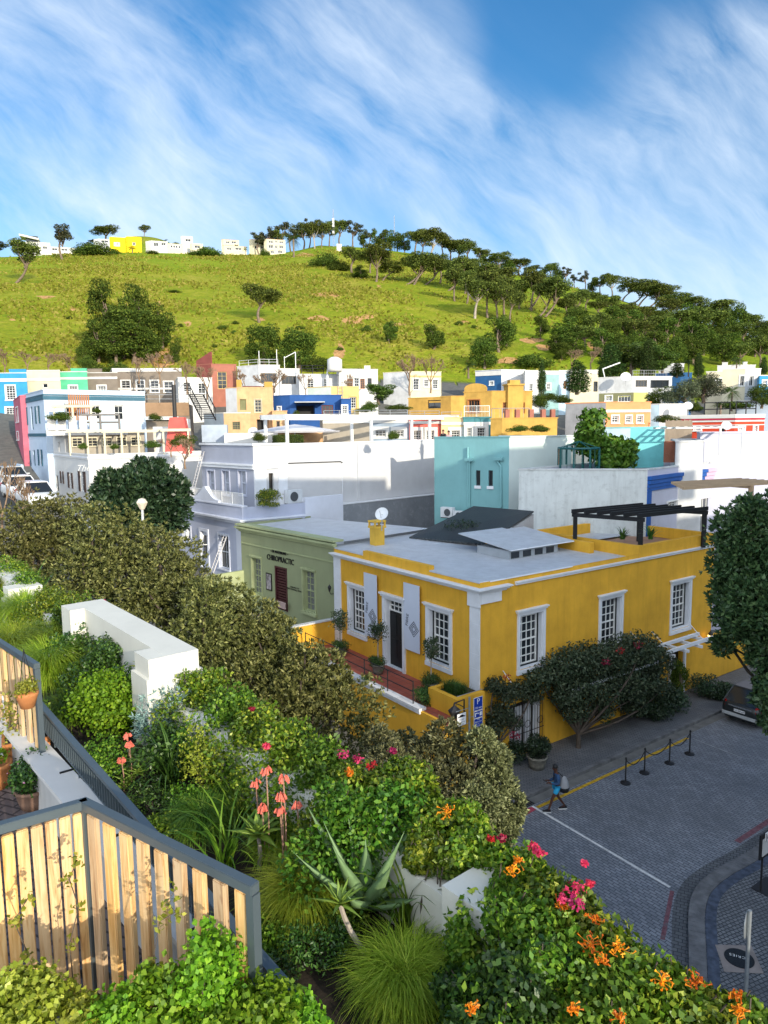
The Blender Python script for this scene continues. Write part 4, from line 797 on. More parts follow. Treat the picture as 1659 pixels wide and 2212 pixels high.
# ---------------------------------------------------------------- green practice
grn = mat('sage_green_wall', (.27, .30, .17), .85, .05, .8, .2, 25, streak=.08); grn2 = mat('light_sage', (.36, .40, .22), .8)
GO = np.array(YL.pt(ya+.02, -.12, 0)[:2]); G_AZ = -41.5; GL = Fr(GO, G_AZ); ga = cross(GO, G_AZ, 520, 1150); gz = GL.hit(733, 1168)[1]; gzc = GL.hit(720, 1185)[1]
G = thing('green_building', 'sage green single storey practice with maroon slatted door', 'building', (*GO, 1.5))
gw = [GL.rect(545, 1206, 565, 1284), GL.rect(655, 1234, 681, 1322)]; gdr = GL.rect(595, 1225, 621, 1318)
q = MB(); facade(q, GL, 0, ga, 0, gz, gw+[gdr], .3); q.ob(GL, ga-.2, ga-.003, -5.2, -.01, 0, gz); q.build('wall', grn, G)
for r in gw:
    i = lining(GL, r, G, .3, grn2); window(GL, i, G, 3, 6, depth=.26, fm=grn2, fw=.06, bar=.035, gm=mat('curtained_glass', (.16, .17, .16), .25, .3, 9, 0))
    q = MB(); q.ob(GL, r[0]-.12, r[1]+.12, .003, .1, r[3]+.05, r[3]+.15); q.ob(GL, r[0]-.12, r[1]+.12, .003, .12, r[2]-.16, r[2]-.01); q.ob(GL, r[0]-.1, r[0]-.002, .003, .04, r[2]-.01, r[3]+.05); q.ob(GL, r[1]+.002, r[1]+.1, .003, .04, r[2]-.01, r[3]+.05); q.build('window_surround', grn2, G)
mar = mat('maroon_slats', (.06, .012, .018), .5); q = MB(); q.ob(GL, gdr[0], gdr[1], -.29, -.2, gdr[2], gdr[3])
q.ob(GL, gdr[0], gdr[0]+.12, -.2, .02, gdr[2], gdr[3]); q.ob(GL, gdr[1]-.12, gdr[1], -.2, .02, gdr[2], gdr[3]); q.ob(GL, gdr[0]+.12, gdr[1]-.12, -.2, .02, gdr[3]-.12, gdr[3])
for k in range(16): z = gdr[2]+(gdr[3]-gdr[2])*(k+.5)/16; q.ob(GL, gdr[0]+.13, gdr[1]-.13, -.17, -.04, z-.055, z+.045)
q.build('door', mar, G)
q = MB()
for n0, a, b in ((.1, 0, .3), (.2, .3, .55), (.3, .55, .8)): q.ob(GL, -.1, ga+n0, .003, n0, gzc+.0+(gz-gzc)*a*.8+.002, gzc+(gz-gzc)*b*.8)
q.ob(GL, -.1, ga+.25, -.45, .25, gz-.1, gz+.0); zz = gzc-.75; q.ob(GL, .05, ga-.05, .003, .05, zz, zz+.07); q.build('cornice', grn2, G)
q = MB(); q.quad(GL.pt(0, -.3, gz-.15), GL.pt(ga-.2, -.3, gz-.15), GL.pt(ga-.2, -5.2, gz-.1), GL.pt(0, -7, gz-.1)); q.build('roof', corr, G)
sgn = lambda t, x, y, size, **k: text_mb(GL, t, *GL.hit(x, y), size, **k)
blk = mat('black_letters', (.012, .012, .013), .5, 0, 1, 0)
wpx = abs(GL.hit(577, 1208)[0]-GL.hit(634, 1208)[0])
T_ = thing('sign_lettering', 'raised black lettering on the sage green wall above the maroon door', 'sign', GL.pt(GL.hit(606, 1210)[0], .05, GL.hit(606, 1210)[1]))
sgn('CHIROPRACTIC', 606, 1209, wpx*.165, sx=.86).build('large_word', blk, T_); sgn('~ DE WATERKANT ~', 604, 1193.5, wpx*.09, sx=.8).build('small_word', blk, T_)
T2 = sgn('CHIROPRACTIC\nSPORTS. REMEDIAL. MASSAGE', 637, 1272, wpx*.045, ext=.01).build('wall_lettering', blk); tag(T2, 'two small lines of black lettering right of the maroon door', 'sign')
pr = GL.rect(576, 1238, 588, 1275); T3 = thing('poster_frame', 'black framed portrait poster left of the maroon door', 'poster', GL.pt(pr[0], .05, pr[2])); MB().ob(GL, pr[0], pr[1], .01, .05, pr[2], pr[3]).build('frame', blk, T3); MB().ob(GL, pr[0]+.07, pr[1]-.07, .05, .055, pr[2]+.07, pr[3]-.07).build('print', mat('poster_print', (.34, .30, .34), .4, .5, 3.5, 0), T3)
nb = GL.rect(611, 1298, 627, 1312); T3 = MB().ob(GL, nb[0], nb[1], .3, .34, nb[2], nb[3]).build('notice_board', mat('pinkish_board', (.42, .30, .28))); tag(T3, 'small pinkish notice board standing before the maroon door', 'notice')
# low pale green wall left of the practice
wl_ = Fr(GL.pt(ga, 0, 0), V_AZ+180, out=-vd); lp = pz(455, 1241, GL.hit(522, 1231)[1]); q = MB(); zz = GL.hit(522, 1231)[1]
b = MB().ob(GL, ga-.22, ga, .003, 2.6, 0, zz).build('boundary_wall', grn2); tag(b, 'low pale green wall projecting from the left end of the green practice', 'wall')
# tall grey wall light etc.
def wall_lamp(fr, px, py, lab, m=None, s=1.):
    a, z = fr.hit(px, py); m = m or m_black; T = thing('wall_lamp', lab, 'lamp', fr.pt(a, .02, z)); q = MB(); q.tube([fr.pt(a, .01, z-.3*s), fr.pt(a, .25*s, z-.28*s), fr.pt(a, .35*s, z-.1*s)], .025*s, 6); q.build('bracket', m, T)
    c = fr.pt(a, .35*s, z-.1*s); MB().lathe(c, [(.05*s, 0), (.12*s, .3*s), (.13*s, .3*s), (.02*s, .45*s), (.01*s, .5*s)], 6).build('lantern', m, T); return T
# ---------------------------------------------------------------- lilac building
lil = mat('lilac_wall', (.42, .45, .56), .85, .05, .8, .15, streak=.08); lil2 = mat('lilac_white_trim', (.62, .65, .74), .7, .04)
LO = np.array(GL.pt(ga+.35, -.35, 0)[:2]); LL = Fr(LO, G_AZ); LR = Fr(LO, V_AZ); la = cross(LO, G_AZ, 370, 1100); lz = LL.hit(514, 1095)[1]; lc = LL.hit(514, 1122)[1]
LI = thing('lilac_building', 'lilac building with curved gable and white balustrade over its ground floor', 'building', (*LO, 2.5))
lw = [LL.rect(396, 1139, 412, 1172), LL.rect(474, 1157, 495, 1228)]; ld = LL.rect(436, 1148, 450, 1237)
q = MB(); facade(q, LL, 0, la, 1, lz, lw+[ld], .25); facade(q, LR, 0, 4.5, 1, lz, (), .1); q.ob(LL, la-.25, la-.002, -9, -.01, 1, lz); q.build('wall', lil, LI)
for r in lw: window(LL, r, LI, 2, 2, depth=.2, fw=.07, trim=.14, tm=lil2, fm=trimw, sill=.1)
b = MB(); b.ob(LL, ld[0], ld[1], -.2, -.14, ld[2], ld[3]); b.build('door', lil2, LI); MB().ob(LL, ld[0]+.12, ld[1]-.1, -.14, -.12, ld[2]+1., ld[3]-.3).build('door_glass', GLASS, LI)
q = MB(); q.ob(LL, ld[0]-.2, ld[0]-.002, .003, .08, ld[2], ld[3]+.2); q.ob(LL, ld[1]+.002, ld[1]+.2, .003, .08, ld[2], ld[3]+.2); q.ob(LL, ld[0]-.002, ld[1]+.002, .003, .08, ld[3]+.002, ld[3]+.2)
for n0, z0, z1 in ((.12, lc-.28, lc-.16), (.22, lc-.158, lc-.05), (.36, lc-.048, lc+.06)): q.ob(LL, -n0, la+.1, .003, n0, z0, z1); q.ob(LR, 0.004, 4.4, .003, n0-.004, z0+.002, z1-.002)
q.ob(LL, .1, .75, .003, .06, 2, lc-.29); q.ob(LL, la-.7, la-.05, .003, .06, 2, lc-.29); q.ob(LL, -.06, la, -.35, .06, lz, lz+.1); q.build('cornice', lil2, LI)
# curved gable ornament
sg = LL.hit(442, 1080)[0]; zg = LL.hit(442, 1054)[1]; prof = []
for k in range(25):
    t = (k-12)/12.; x = t*1.9; h = .12+(zg-lz-.12)*math.exp(-(t*2.1)**2)*.9+(.1 if abs(t) < .12 else 0); prof.append((sg+x, lz+.1+h))
prof = [(sg-1.9, lz+.1)]+prof+[(sg+1.9, lz+.1)]
q = MB(); q.hexa([LL.pt(s, .02, z) for s, z in prof], [LL.pt(s, -.3, z) for s, z in prof]); q.build('gable', lil2, LI)
for (xa, xb) in ((379, 432), (454, 548)):
    sa_, sb_ = LL.hit(xa, 1085)[0], max(LL.hit(xb, 1085)[0], .1); rail_path([LL.pt(sa_, -.15, lz+.1), LL.pt(sb_, -.15, lz+.1)], .75, LI, WHITE, name='balustrade', n_b=.11, rails=1, r=.03)
q = MB(); q.quad(LL.pt(0, -.2, lz-.2), LL.pt(la, -.2, lz-.2), LL.pt(la, -6, lz-.2), LL.pt(0, -6, lz-.2)); q.build('roof', m_roof, LI)
# set-back upper storey with the long painted brick wall
UO = np.array(pd(546, 962, math.hypot(*LL.pt(0, -3.4, 0)[:2]))[:2]); uz = pd(546, 962, math.hypot(*UO))[2]
W_AZ = 46.; UL = Fr(UO, G_AZ); UR = Fr(UO, W_AZ); ua = cross(UO, G_AZ, 434, 963); ub = cross(UO, W_AZ, 943, 950)
UP = thing('brick_building', 'long white painted brick building with grey upper facade and roof terrace', 'building', (*UO, 3.))
brk = mat('painted_white_brick', (.56, .565, .58), .8, .03, 1.5, .1); gb = NT(brk.node_tree); b_ = gb.new('ShaderNodeTexBrick'); b_.inputs['Scale'].default_value = 1; b_.inputs['Brick Width'].default_value = .23; b_.inputs['Row Height'].default_value = .08; b_.inputs['Mortar Size'].default_value = .009
cx_ = gb.new('ShaderNodeCombineXYZ'); sxx = gb.new('ShaderNodeSeparateXYZ'); gb.link(gb.mapping(gb.new('ShaderNodeNewGeometry').outputs['Position'], rot=(0, 0, math.radians(W_AZ-90))), sxx.inputs[0]); gb.link(sxx.outputs[0], cx_.inputs[0]); gb.link(sxx.outputs[2], cx_.inputs[1]); gb.link(cx_.outputs[0], b_.inputs['Vector'])
bb = gb.new('ShaderNodeBump'); bb.inputs['Strength'].default_value = .5; bb.inputs['Distance'].default_value = .02; bb.invert = True; gb.link(b_.outputs['Fac'], bb.inputs['Height']); gb.link(bb.outputs[0], gb.n['Principled BSDF'].inputs['Normal'])
ugr = mat('slate_lilac_wall', (.36, .38, .46), .85, .05, .8, .15)
uw = [UL.rect(x0, 1017, x1, 1071) for x0, x1 in ((449, 464), (481, 496), (516, 532))]; ud_ = [UR.rect(564, 1022, 573, 1064), UR.rect(581, 1022, 591, 1060)]
q = MB(); facade(q, UL, 0, ua, 3, uz, uw, .3); q.build('facade', ugr, UP)
q = MB(); facade(q, UR, 0, ub, 3, uz, ud_, .25); q.ob(UL, .3, ua-.3, -9.2, -9, 3, uz-.1); q.ob(UL, ua-.2, ua-.01, -9, -.05, 3, uz-.02); q.build('wall', brk, UP)
for r in uw: window(UL, r, UP, 1, 2, depth=.26, fw=.08, fm=lil2, trim=.1, tm=lil, gm=mat('draped_glass', (.35, .37, .42), .5, .2, 3, 0))
for r in ud_: window(UR, r, UP, 1, 1, depth=.2, fw=.05, fm=m_black, gm=mat('dim_interior', (.0, .0, .0)))
q = MB()
for z, n0, h in ((uz-.02, .1, .14), (uz-1.35, .22, .12), (uz-1.55, .14, .18)): q.ob(UL, -n0, ua+.1, .003, n0, z, z+h); q.ob(UR, .004, 2.6, .003, n0-.004, z+.002, z+h-.002)
q.ob(UR, .004, .9, .003, .12, 3, uz-1.56); q.ob(UR, 1.9, 2.6, .003, .12, 3, uz-1.56); q.ob(UR, 2.6, ub, -.3, .05, uz-.01, uz+.06); q.build('cornice', trimw, UP)
q = MB(); q.quad(UL.pt(0, 0, uz-.35), UL.pt(ua, 0, uz-.35), UL.pt(ua, -14, uz-.35), UR.pt(ub, 0, uz-.35)); q.build('roof', m_roof, UP)
q = MB()
pth = [UR.hit(*p) for p in ((611, 1070), (610, 1006), (616, 1001), (735, 997), (739, 1000), (739, 1092))]
q.tube([UR.pt(s, .04, z) for s, z in pth[:5]], .035, 6); q.build('conduit', m_black, UP); MB().tube([UR.pt(s, .04, z) for s, z in pth[4:]], .03, 6).build('conduit', trimw, UP)
# white roof pergola on it
PW = thing('pergola', 'white square beamed pergola on the roof of the painted brick building', 'pergola', UR.pt(5, -1, uz)); zbm = UR.hit(620, 906, -1.2)[1]
pxs = [(574, -3.4), (620, -.6), (802, -.6), (889, -.6), (928, -.6), (760, -3.0)]
for x, n0 in pxs:
    s = UR.hit(x, 940, n0)[0]; MB().ob(UR, s-.09, s+.09, n0-.09, n0+.09, uz-.3, zbm-.001).build('post', WHITE, PW)
s0, s1 = UR.hit(619, 940, -.6)[0], UR.hit(990, 930, -.6)[0]; MB().ob(UR, s0-.1, s1, -.7, -.5, zbm, zbm+.34).build('beam', WHITE, PW); MB().ob(UR, s0-.1, s0+.1, -3.6, -.701, zbm, zbm+.34).build('beam', WHITE, PW); MB().ob(UR, s0-.1, s1, -3.6, -3.4, zbm, zbm+.34).build('beam', WHITE, PW)
# lower rendered grey strip wall and side wall with flowers
gy = mat('patched_grey_render', (.24, .26, .29), .9, .10, .6, .1, streak=.3, dirt=(.45, .48, .52), dirt_amt=.35)
q = MB(); s0 = UR.hit(620, 1100, .5)[0]; q.ob(UR, s0, ub+1, .1, .5, 2.5, UR.hit(700, 1095, .5)[1]); b = q.build('low_wall', gy); tag(b, 'patched grey rendered wall below the painted brick wall', 'wall')
MB().ob(UR, s0, ub+1, .06, .54, UR.hit(700, 1095, .5)[1]+.002, UR.hit(700, 1093, .5)[1]+.01).build('coping', trimw, b)
x_ = LR.hit(551, 1100)[0]; q = MB(); fx = Fr(LR.pt(4.5, 0, 0), V_AZ-6); q.ob(fx, -.0, 3.2, -.3, 0, 2, fx.hit(580, 1082)[1]); b = q.build('low_wall', lil2); tag(b, 'pale lilac side wall carrying the yellow flowering box', 'wall'); 
WALLFLOWER = (fx, fx.hit(585, 1076))
# ---------------------------------------------------------------- teal building and neighbours
TO = pd(1100, 945, 47); tz = TO[2]; TL = Fr(TO, -52.); TR = Fr(TO, 60.); ta = cross(TO[:2], -52., 938, 947); tb = cross(TO[:2], 60., 1242, 944)
tl = mat('teal_blue_wall', (.19, .40, .42), .85, .05, .8, .2, streak=.08); ts = mat('pale_mint_wall', (.55, .63, .60), .85, .04, .8, .12)
TE = thing('teal_building', 'teal building with two slit windows, wall pipes and a pale mint side', 'building', (TO[0], TO[1], 4))
tw = [TL.rect(1028, 1016, 1037.5, 1049), TL.rect(1055, 1016, 1064.5, 1050)]
q = MB(); facade(q, TL, 0, ta, 2, tz, tw, .18); q.build('wall', tl, TE); q = MB(); facade(q, TR, 0, tb, 2, tz, (), .1); q.build('side_wall', ts, TE)
for r in tw: window(TL, r, TE, 1, 1, depth=.15, fw=.06, fm=mat('dark_frame', (.04, .05, .06), .5)); MB().ob(TL, r[0]-.08, r[1]+.08, .003, .08, r[2]-.2, r[2]-.002).build('sill', trimw, TE)
q = MB(); q.ob(TL, -.05, ta, -.3, .05, tz, tz+.08); q.build('parapet_cap', tl, TE); q = MB(); q.ob(TR, .05, tb, -.3, .05, tz, tz+.08); q.ob(TR, tb-.2, tb, -8, -.3, 2, tz+.05); q.build('side_parapet_cap', ts, TE)
q = MB(); q.quad(TL.pt(.1, -.1, tz-.3), TL.pt(ta, -.1, tz-.3), TL.pt(ta, -9, tz-.3), TR.pt(tb, -9, tz-.3), TR.pt(tb, -.1, tz-.3)); q.build('roof', m_roof, TE)
for pts in (((1012, 966), (1012, 1096)), ((1015.5, 990), (1015.5, 1096)), ((1079, 989), (1077, 998), (1083, 1008), (1084, 1095), (1079, 1099))):
    q = MB(); q.tube([TL.pt(TL.hit(x, y)[0], .09, TL.hit(x, y)[1]) for x, y in pts], .07, 7); q.build('downpipe', tl, TE)
for x, y in ((1015.5, 993), (1079, 991)): s, z = TL.hit(x, y); MB().ob(TL, s-.3, s+.3, .01, .25, z-.1, z+.1).build('rain_hopper', tl, TE)
crk = mat('cracked_white_wall', (.58, .62, .62), .9, .05, 1.0, .25, streak=.22, dirt=(.16, .17, .17), dirt_amt=.28)
CW, CLf, CRt, cz, ca, cb2 = house('blue_trimmed_building', 'weathered white building with a blue and pink cornice', 1399, 1016, 43, xl=1121, xr=1630, col_=mat('lavender_white_wall', (.50, .50, .59), .85, .04), colL=crk, du=-76, dv=44, cat='building', par=.25, zb=2, cap=mat('aged_coping', (.55, .57, .57), dirt=(.2, .2, .2), dirt_amt=.5),
    wins=[('R', 1480, 1078, 1550, 1150, dict(nx=9, ny=2, fw=.04, bar=.06)), ('R', 1441, 1083, 1463, 1100, dict(nx=3, ny=3, trim=.08)), ('R', 1559, 1072, 1576, 1110, dict(nx=3, ny=5, trim=.05))])
bl1 = mat('strong_blue_trim', (.01, .09, .36), .6, .05); pk1 = mat('pink_trim', (.58, .42, .56), .6, .04)
s_m = CRt.hit(1522, 1030)[0]
for k, (z0, z1, n0) in enumerate(((-.55, -.35, .24), (-.80, -.58, .18), (-1.02, -.83, .12), (-1.2, -1.04, .08))):
    MB().ob(CRt, .004, s_m-.12*k, .003, n0, cz+z0, cz+z1).build('blue_cornice', bl1, CW); MB().ob(CRt, s_m-.12*k+.01, cb2, .003, n0, cz+z0, cz+z1).build('pink_cornice', pk1, CW)
MB().ob(CRt, .005, .55, .003, .05, 3, cz-1.21).build('blue_pilaster', bl1, CW)
# glass conservatory on that roof
cg = pd(1249, 1020, 46.5); KZ = cg[2]-.25; CG = thing('conservatory', 'octagonal glass conservatory with dark teal frame on the white roof', 'conservatory', (cg[0], cg[1], KZ))
tf = mat('dark_teal_frame', (.015, .10, .10), .45); R_ = 1.28; ke = pd(1249, 968, 46.5)[2]; ka = pd(1249, 953, 46.5)[2]
pts8 = [(cg[0]+R_*math.cos(k*math.pi/4+.3), cg[1]+R_*math.sin(k*math.pi/4+.3)) for k in range(8)]
gl_ = bpy.data.materials.new('clear_glass'); gl_.use_nodes = True; b_ = gl_.node_tree.nodes['Principled BSDF']; b_.inputs['Transmission Weight'].default_value = 1; b_.inputs['Roughness'].default_value = .02; b_.inputs['IOR'].default_value = 1.05; b_.inputs['Base Color'].default_value = (.85, .95, .93, 1)
q = MB()
for k in range(8):
    a, b = pts8[k], pts8[(k+1) % 8]; q.tube([(*a, KZ), (*a, ke)], .06, 5); q.tube([(*a, ke), (*b, ke)], .07, 5); q.tube([(*a, KZ+.05), (*b, KZ+.05)], .06, 5); q.tube([(*a, ke), (cg[0], cg[1], ka)], .03, 5)
    mx_ = ((a[0]+b[0])/2, (a[1]+b[1])/2); q.tube([(*mx_, KZ), (*mx_, ke)], .022, 4)
q.build('frame', tf, CG)
q = MB()
for k in range(8): a, b = pts8[k], pts8[(k+1) % 8]; q.quad((*a, KZ+.05), (*b, KZ+.05), (*b, ke-.05), (*a, ke-.05)); q.quad((*a, ke), (*b, ke), (cg[0], cg[1], ka))
q.build('glass', gl_, CG)
# turquoise wall and the blocks at right
TQ, *_ = house('turquoise_building', 'tall turquoise wall with a pale side rising behind the conservatory tree', 1362, 925, 50, xl=1296, xr=1436, col_=m_turq, colL=m_lb, du=-74, dv=84, cat='building', par=.1, zb=4)
house('grey_block', 'plain grey block beside the brown lattice', 1460, 955, 47, xr=1520, col_=m_lgrey, dv=86, cat='building', par=.1, zb=4)
rr = Fr(pd(1436, 955, 47.5), 86.); b = rr.hit(1462, 960)[0]; z1 = pd(1436, 954, 47.5)[2]; z0 = pd(1436, 998, 47.5)[2]; T = thing('lattice_screen', 'brown timber lattice screen between turquoise wall and grey block', 'screen', rr.pt(0, 0, z0)); q = MB()
for k in range(10): x = b*k/9; q.ob(rr, x-.035, x+.035, -.03, .0, z0, z1)
for k in range(14): z = z0+(z1-z0)*k/13; q.ob(rr, 0, b, .002, .03, z-.03, z+.03)
q.build('lattice', mat('red_brown_timber', (.26, .10, .06)), T)
fr_ = Fr(pd(1438, 908, 56), 84.); b = fr_.hit(1496, 915)[0]; T = thing('timber_fence', 'weathered vertical board fence left of the red house', 'fence', fr_.pt(0, 0, pd(1438, 955, 56)[2])); q = MB(); z1 = pd(1438, 908, 56)[2]; z0 = z1-2.2
for k in range(22): x = b*k/22; q.ob(fr_, x+.01, x+b/22-.01, -.04, .0, z0, z1+random.Random(k).uniform(-.05, .05))
q.build('boards', mat('grey_boards', (.30, .24, .18), bump=.3), T)
# steel terrace frame in front of it
for i_, (x0, x1, y, yb_, d, lab, m_) in enumerate(((1460, 1605, 925, 985, 48, 'white steel canopy frame over the small terrace on the right', WHITE),)):
    f1 = Fr(pd(x0, y, d), 80.); L1 = f1.hit(x1, y)[0]; T = thing('canopy_frame', lab, 'pergola', f1.pt(0, 0, pd(x0, yb_, d)[2])); zt_ = pd(x0, y, d)[2]; zb2 = pd(x0, yb_, d)[2]
    for s in (L1*.66, L1): MB().tube([f1.pt(s, 0, zb2), f1.pt(s, 0, zt_)], .07, 6).build('post', m_, T)
    for n0 in (0, -1.3, -2.6): MB().tube([f1.pt(0, n0, zt_), f1.pt(L1, n0, zt_)], .05, 6).build('rail', m_, T)
    q = MB()
    for k in range(9): s = L1*k/8; q.ob(f1, s, s+.22, -2.6, 0, zt_+.05, zt_+.08)
    q.build('slats', m_, T); 
# brown timber pergola at the right edge
f1 = Fr(pd(1475, 1060, 36), 66.); L1 = f1.hit(1700, 1050)[0]; zt_ = pd(1475, 1058, 36)[2]; T = thing('pergola', 'brown timber pergola before the lavender wall at the right edge', 'pergola', f1.pt(L1*.6, 0, zt_-2.5))
for k in range(7): q = MB(); n0 = -.45*k; q.ob(f1, k*.35, L1, n0-.05, n0+.05, zt_, zt_+.13); q.build('slat', mat('pale_timber', (.42, .30, .19), bump=.3), T)
s = f1.hit(1620, 1110)[0]; MB().ob(f1, s-.09, s+.09, -.09, .09, zt_-5, zt_-.002).build('post', mat('pale_timber', (0, 0, 0)), T); MB().ob(f1, s-.06, s+.06, -3, .1, zt_-.15, zt_-.003).build('beam', mat('pale_timber', (0, 0, 0)), T)
# dark corrugated lean-to roof between teal and yellow buildings
dk = corrugated('dark_corrugated', (.07, .08, .085), az=V_AZ-90, k=4.5, dirt=(.1, .1, .1)); z_ = 7.4
c1, c2, c3, c4 = pz(884, 1163, 7.98), pz(1023, 1096, 9.4), pz(1153, 1107, 9.4), pz(1045, 1178, 7.98)
q = MB(); q.hexa([tuple(c) for c in (c1, c4, c3, c2)], [tuple(c+np.array([0, 0, .08])) for c in (c1, c4, c3, c2)]); T = thing('lean_to', 'dark corrugated lean-to roof between the teal and the yellow buildings', 'shed', (*c1[:2], 3)); q.build('roof', dk, T)
q = MB(); q.hexa([(c[0], c[1], 3) for c in (c1, c4, c3, c2)], [(c[0]*1.001, c[1]*1.001, c[2]-.1) for c in (c1, c4, c3, c2)]); q.build('wall', m_grey, T)
# air conditioners and dishes
def aircon(fr, x0, y0, x1, y1, lab, n0=.15, dn=.38):
    r = fr.rect(x0, y0, x1, y1, n0+dn); T = thing('air_conditioner', lab, 'air conditioner', fr.pt(r[0], n0, r[2]), 'outdoor air conditioning units'); b = MB().ob(fr, r[0], r[1], n0, n0+dn, r[2], r[3]).build('casing', mat('aircon_white', (.62, .65, .68), .5), T, bevel=.02)
    c = ((r[0]+r[1])/2-(r[1]-r[0])*.08, (r[2]+r[3])/2); R0 = min(r[1]-r[0], r[3]-r[2])*.36; q = MB()
    for k in range(20):
        a, b2 = 2*math.pi*k/20, 2*math.pi*(k+1)/20; q.hexa([fr.pt(c[0], n0+dn+.003, c[1]), fr.pt(c[0]+R0*math.cos(a), n0+dn+.003, c[1]+R0*math.sin(a)), fr.pt(c[0]+R0*math.cos(b2), n0+dn+.003, c[1]+R0*math.sin(b2))], [fr.pt(c[0], n0+dn+.02, c[1]), fr.pt(c[0]+R0*math.cos(a), n0+dn+.02, c[1]+R0*math.sin(a)), fr.pt(c[0]+R0*math.cos(b2), n0+dn+.02, c[1]+R0*math.sin(b2))])
    q.build('fan_grille', mat('fan_dark', (.07, .08, .09), .6), T)
    MB().ob(fr, r[0], r[1], 0, n0+.3, r[2]-.06, r[2]-.01).build('bracket', m_black, T)
aircon(UR, 622, 1058, 654, 1087, 'air conditioner on the painted brick wall beside the yellow flowers')
aircon(UR, 708, 1110, 741, 1143, 'air conditioner low on the patched grey wall', n0=.65)
aircon(TL, 951, 1096, 977, 1118, 'left air conditioner at the foot of the teal wall', n0=.5)
aircon(TL, 978, 1104, 998, 1122, 'right air conditioner at the foot of the teal wall', n0=.5)
fa = Fr(fT.pt(3.2, 0.02, 0), U_AZ, out=-vd); aircon(fT, 1217, 1169, 1248, 1192, 'air conditioner on the yellow terrace wall above the metal roof', n0=.4)
def dish(px, py, d, rad, lab, az=200):
    c = pd(px, py, d); T = thing('satellite_dish', lab, 'satellite dish', (c[0], c[1], c[2]-rad-.5), 'satellite dishes on roofs and walls'); a = math.radians(az); n = Vector((math.sin(a)*.85, math.cos(a)*.85, .5)).normalized(); u = n.cross(Vector((0, 0, 1))).normalized(); w = n.cross(u)
    vs = []; cc = Vector(c)
    for i in range(5):
        rr_ = rad*i/4
        for k in range(18): t = 2*math.pi*k/18; vs.append(tuple(cc+u*rr_*math.cos(t)+w*rr_*math.sin(t)+n*(.25*rr_*rr_/rad-.1)))
    fs = [(i*18+k, i*18+(k+1) % 18, (i+1)*18+(k+1) % 18, (i+1)*18+k) for i in range(4) for k in range(18)]
    q = MB(); q.add(vs, fs); o = q.build('dish', mat('dish_white', (.68, .70, .72), .5), T, smooth=True); MB().tube([cc-n*.1, (c[0], c[1], c[2]-rad*1.0-.5)], .03, 5).build('mount', m_steel, T); MB().tube([cc-Vector((0, 0, rad*.9)), cc+n*rad*.9], .015, 4).build('arm', m_steel, T)
dish(824, 1109, 33, .32, 'satellite dish above the pale metal roof before the grey wall')
dish(546, 932, 62, .42, 'satellite dish below the peach house', 190)
dish(1487, 876, 70, .4, 'satellite dish on the roof of the white cottage', 190)
dish(1352, 814, 88.5, .6, 'satellite dish on the corner of the grey modern house', 190); dish(1570, 919, 64, .4, 'satellite dish on the red house', 190); dish(863, 907, 60.5, .4, 'satellite dish on the terrace railing left of the white balustrade', 190)
# ---------------------------------------------------------------- blue house and the white inn at left
BH, BL, BR, bz, ba, bb_ = house('pale_blue_house', 'pale blue two storey house with dark teal cornice and shutters', 93, 843, 66, xl=42, xr=312, col_=m_pblue, dv=V_AZ, zb=5, bands=[('B', 851, 854, m_teald), ('B', 855, 863, m_teald), ('L', 936, 943, m_teald)],
      wins=[('R', 143, 876, 166, 905, dict(nx=2, ny=2, trim=.08, head=.12, tm=m_white)), ('R', 197, 876, 217, 906, dict(nx=2, ny=2, trim=.08, head=.12)), ('R', 247, 876, 267, 907, dict(nx=2, ny=2, trim=.08, head=.12)),
            ('L', 53, 880, 58, 918, dict(nx=1, ny=3, shut=m_teald, shw=.5)), ('L', 67, 878, 71, 928, dict(nx=1, ny=3, fm=m_teald, door=True)), ('L', 79, 877, 84, 915, dict(nx=1, ny=3, shut=m_teald, shw=.5)),
            ('L', 61, 973, 65, 1006, dict(nx=1, ny=3, shut=m_teald, shw=.5)), ('L', 72, 972, 76, 1006, dict(nx=1, ny=3, fm=m_teald, door=True)), ('L', 85, 971, 90, 1006, dict(nx=1, ny=3, shut=m_teald, shw=.5))])
house('pink_house', 'narrow pink house squeezed between the blue houses', 43, 856, 74, xl=28, col_=m_pink, zb=5, lr=4, wins=[('L', 35, 880, 40, 912, W2), ('L', 37, 933, 41, 950, W2)], cap=m_pink, du=-30)
b = MB(); w_ = Fr(BL.pt(.2, .1, 0), V_AZ-90+180); q = MB().ob(BL, -.2, 3.2, 1.9, 2.1, 4, BL.hit(80, 1010, 2)[1]).build('boundary_wall', m_pblue); tag(q, 'pale blue courtyard wall in front of the pale blue house', 'wall')
# inn: lower wing with cornice, taller part behind
whi = mat('inn_white', (.60, .595, .58), .85, .03, .8, .1); brs = mat('dark_brown_shutter', (.06, .035, .03), .6)
IN, IL, IR, iz, ia, ib = house('white_inn', 'white inn with brown shutters, rooftop terraces and looping script lettering', 190, 984, 55, xl=98, xr=440, col_=whi, zb=5, du=-36, dv=50, cat='building', bands=[('B', 987, 990, trimw), ('B', 990.5, 993, whi)],
      wins=[('L', 111, 1016, 115, 1042, dict(nx=1, ny=2, shut=brs, shw=.5)), ('L', 133, 1018, 136, 1044, dict(nx=1, ny=2, shut=brs, shw=.35)), ('L', 150, 1021, 155, 1054, dict(nx=1, ny=2, shut=brs, shw=.42)), ('L', 174, 1018, 182, 1062, dict(nx=1, ny=3, shut=brs, shw=.5)), ('L', 122, 1020, 126, 1060, dict(door=True, nx=1, ny=1, fm=m_dark))])
t_ = text_mb(IR, 'The Charles', *IR.hit(211, 1010), .62, .02, .01, shear=.45).build('lettering', m_lgrey, IN)
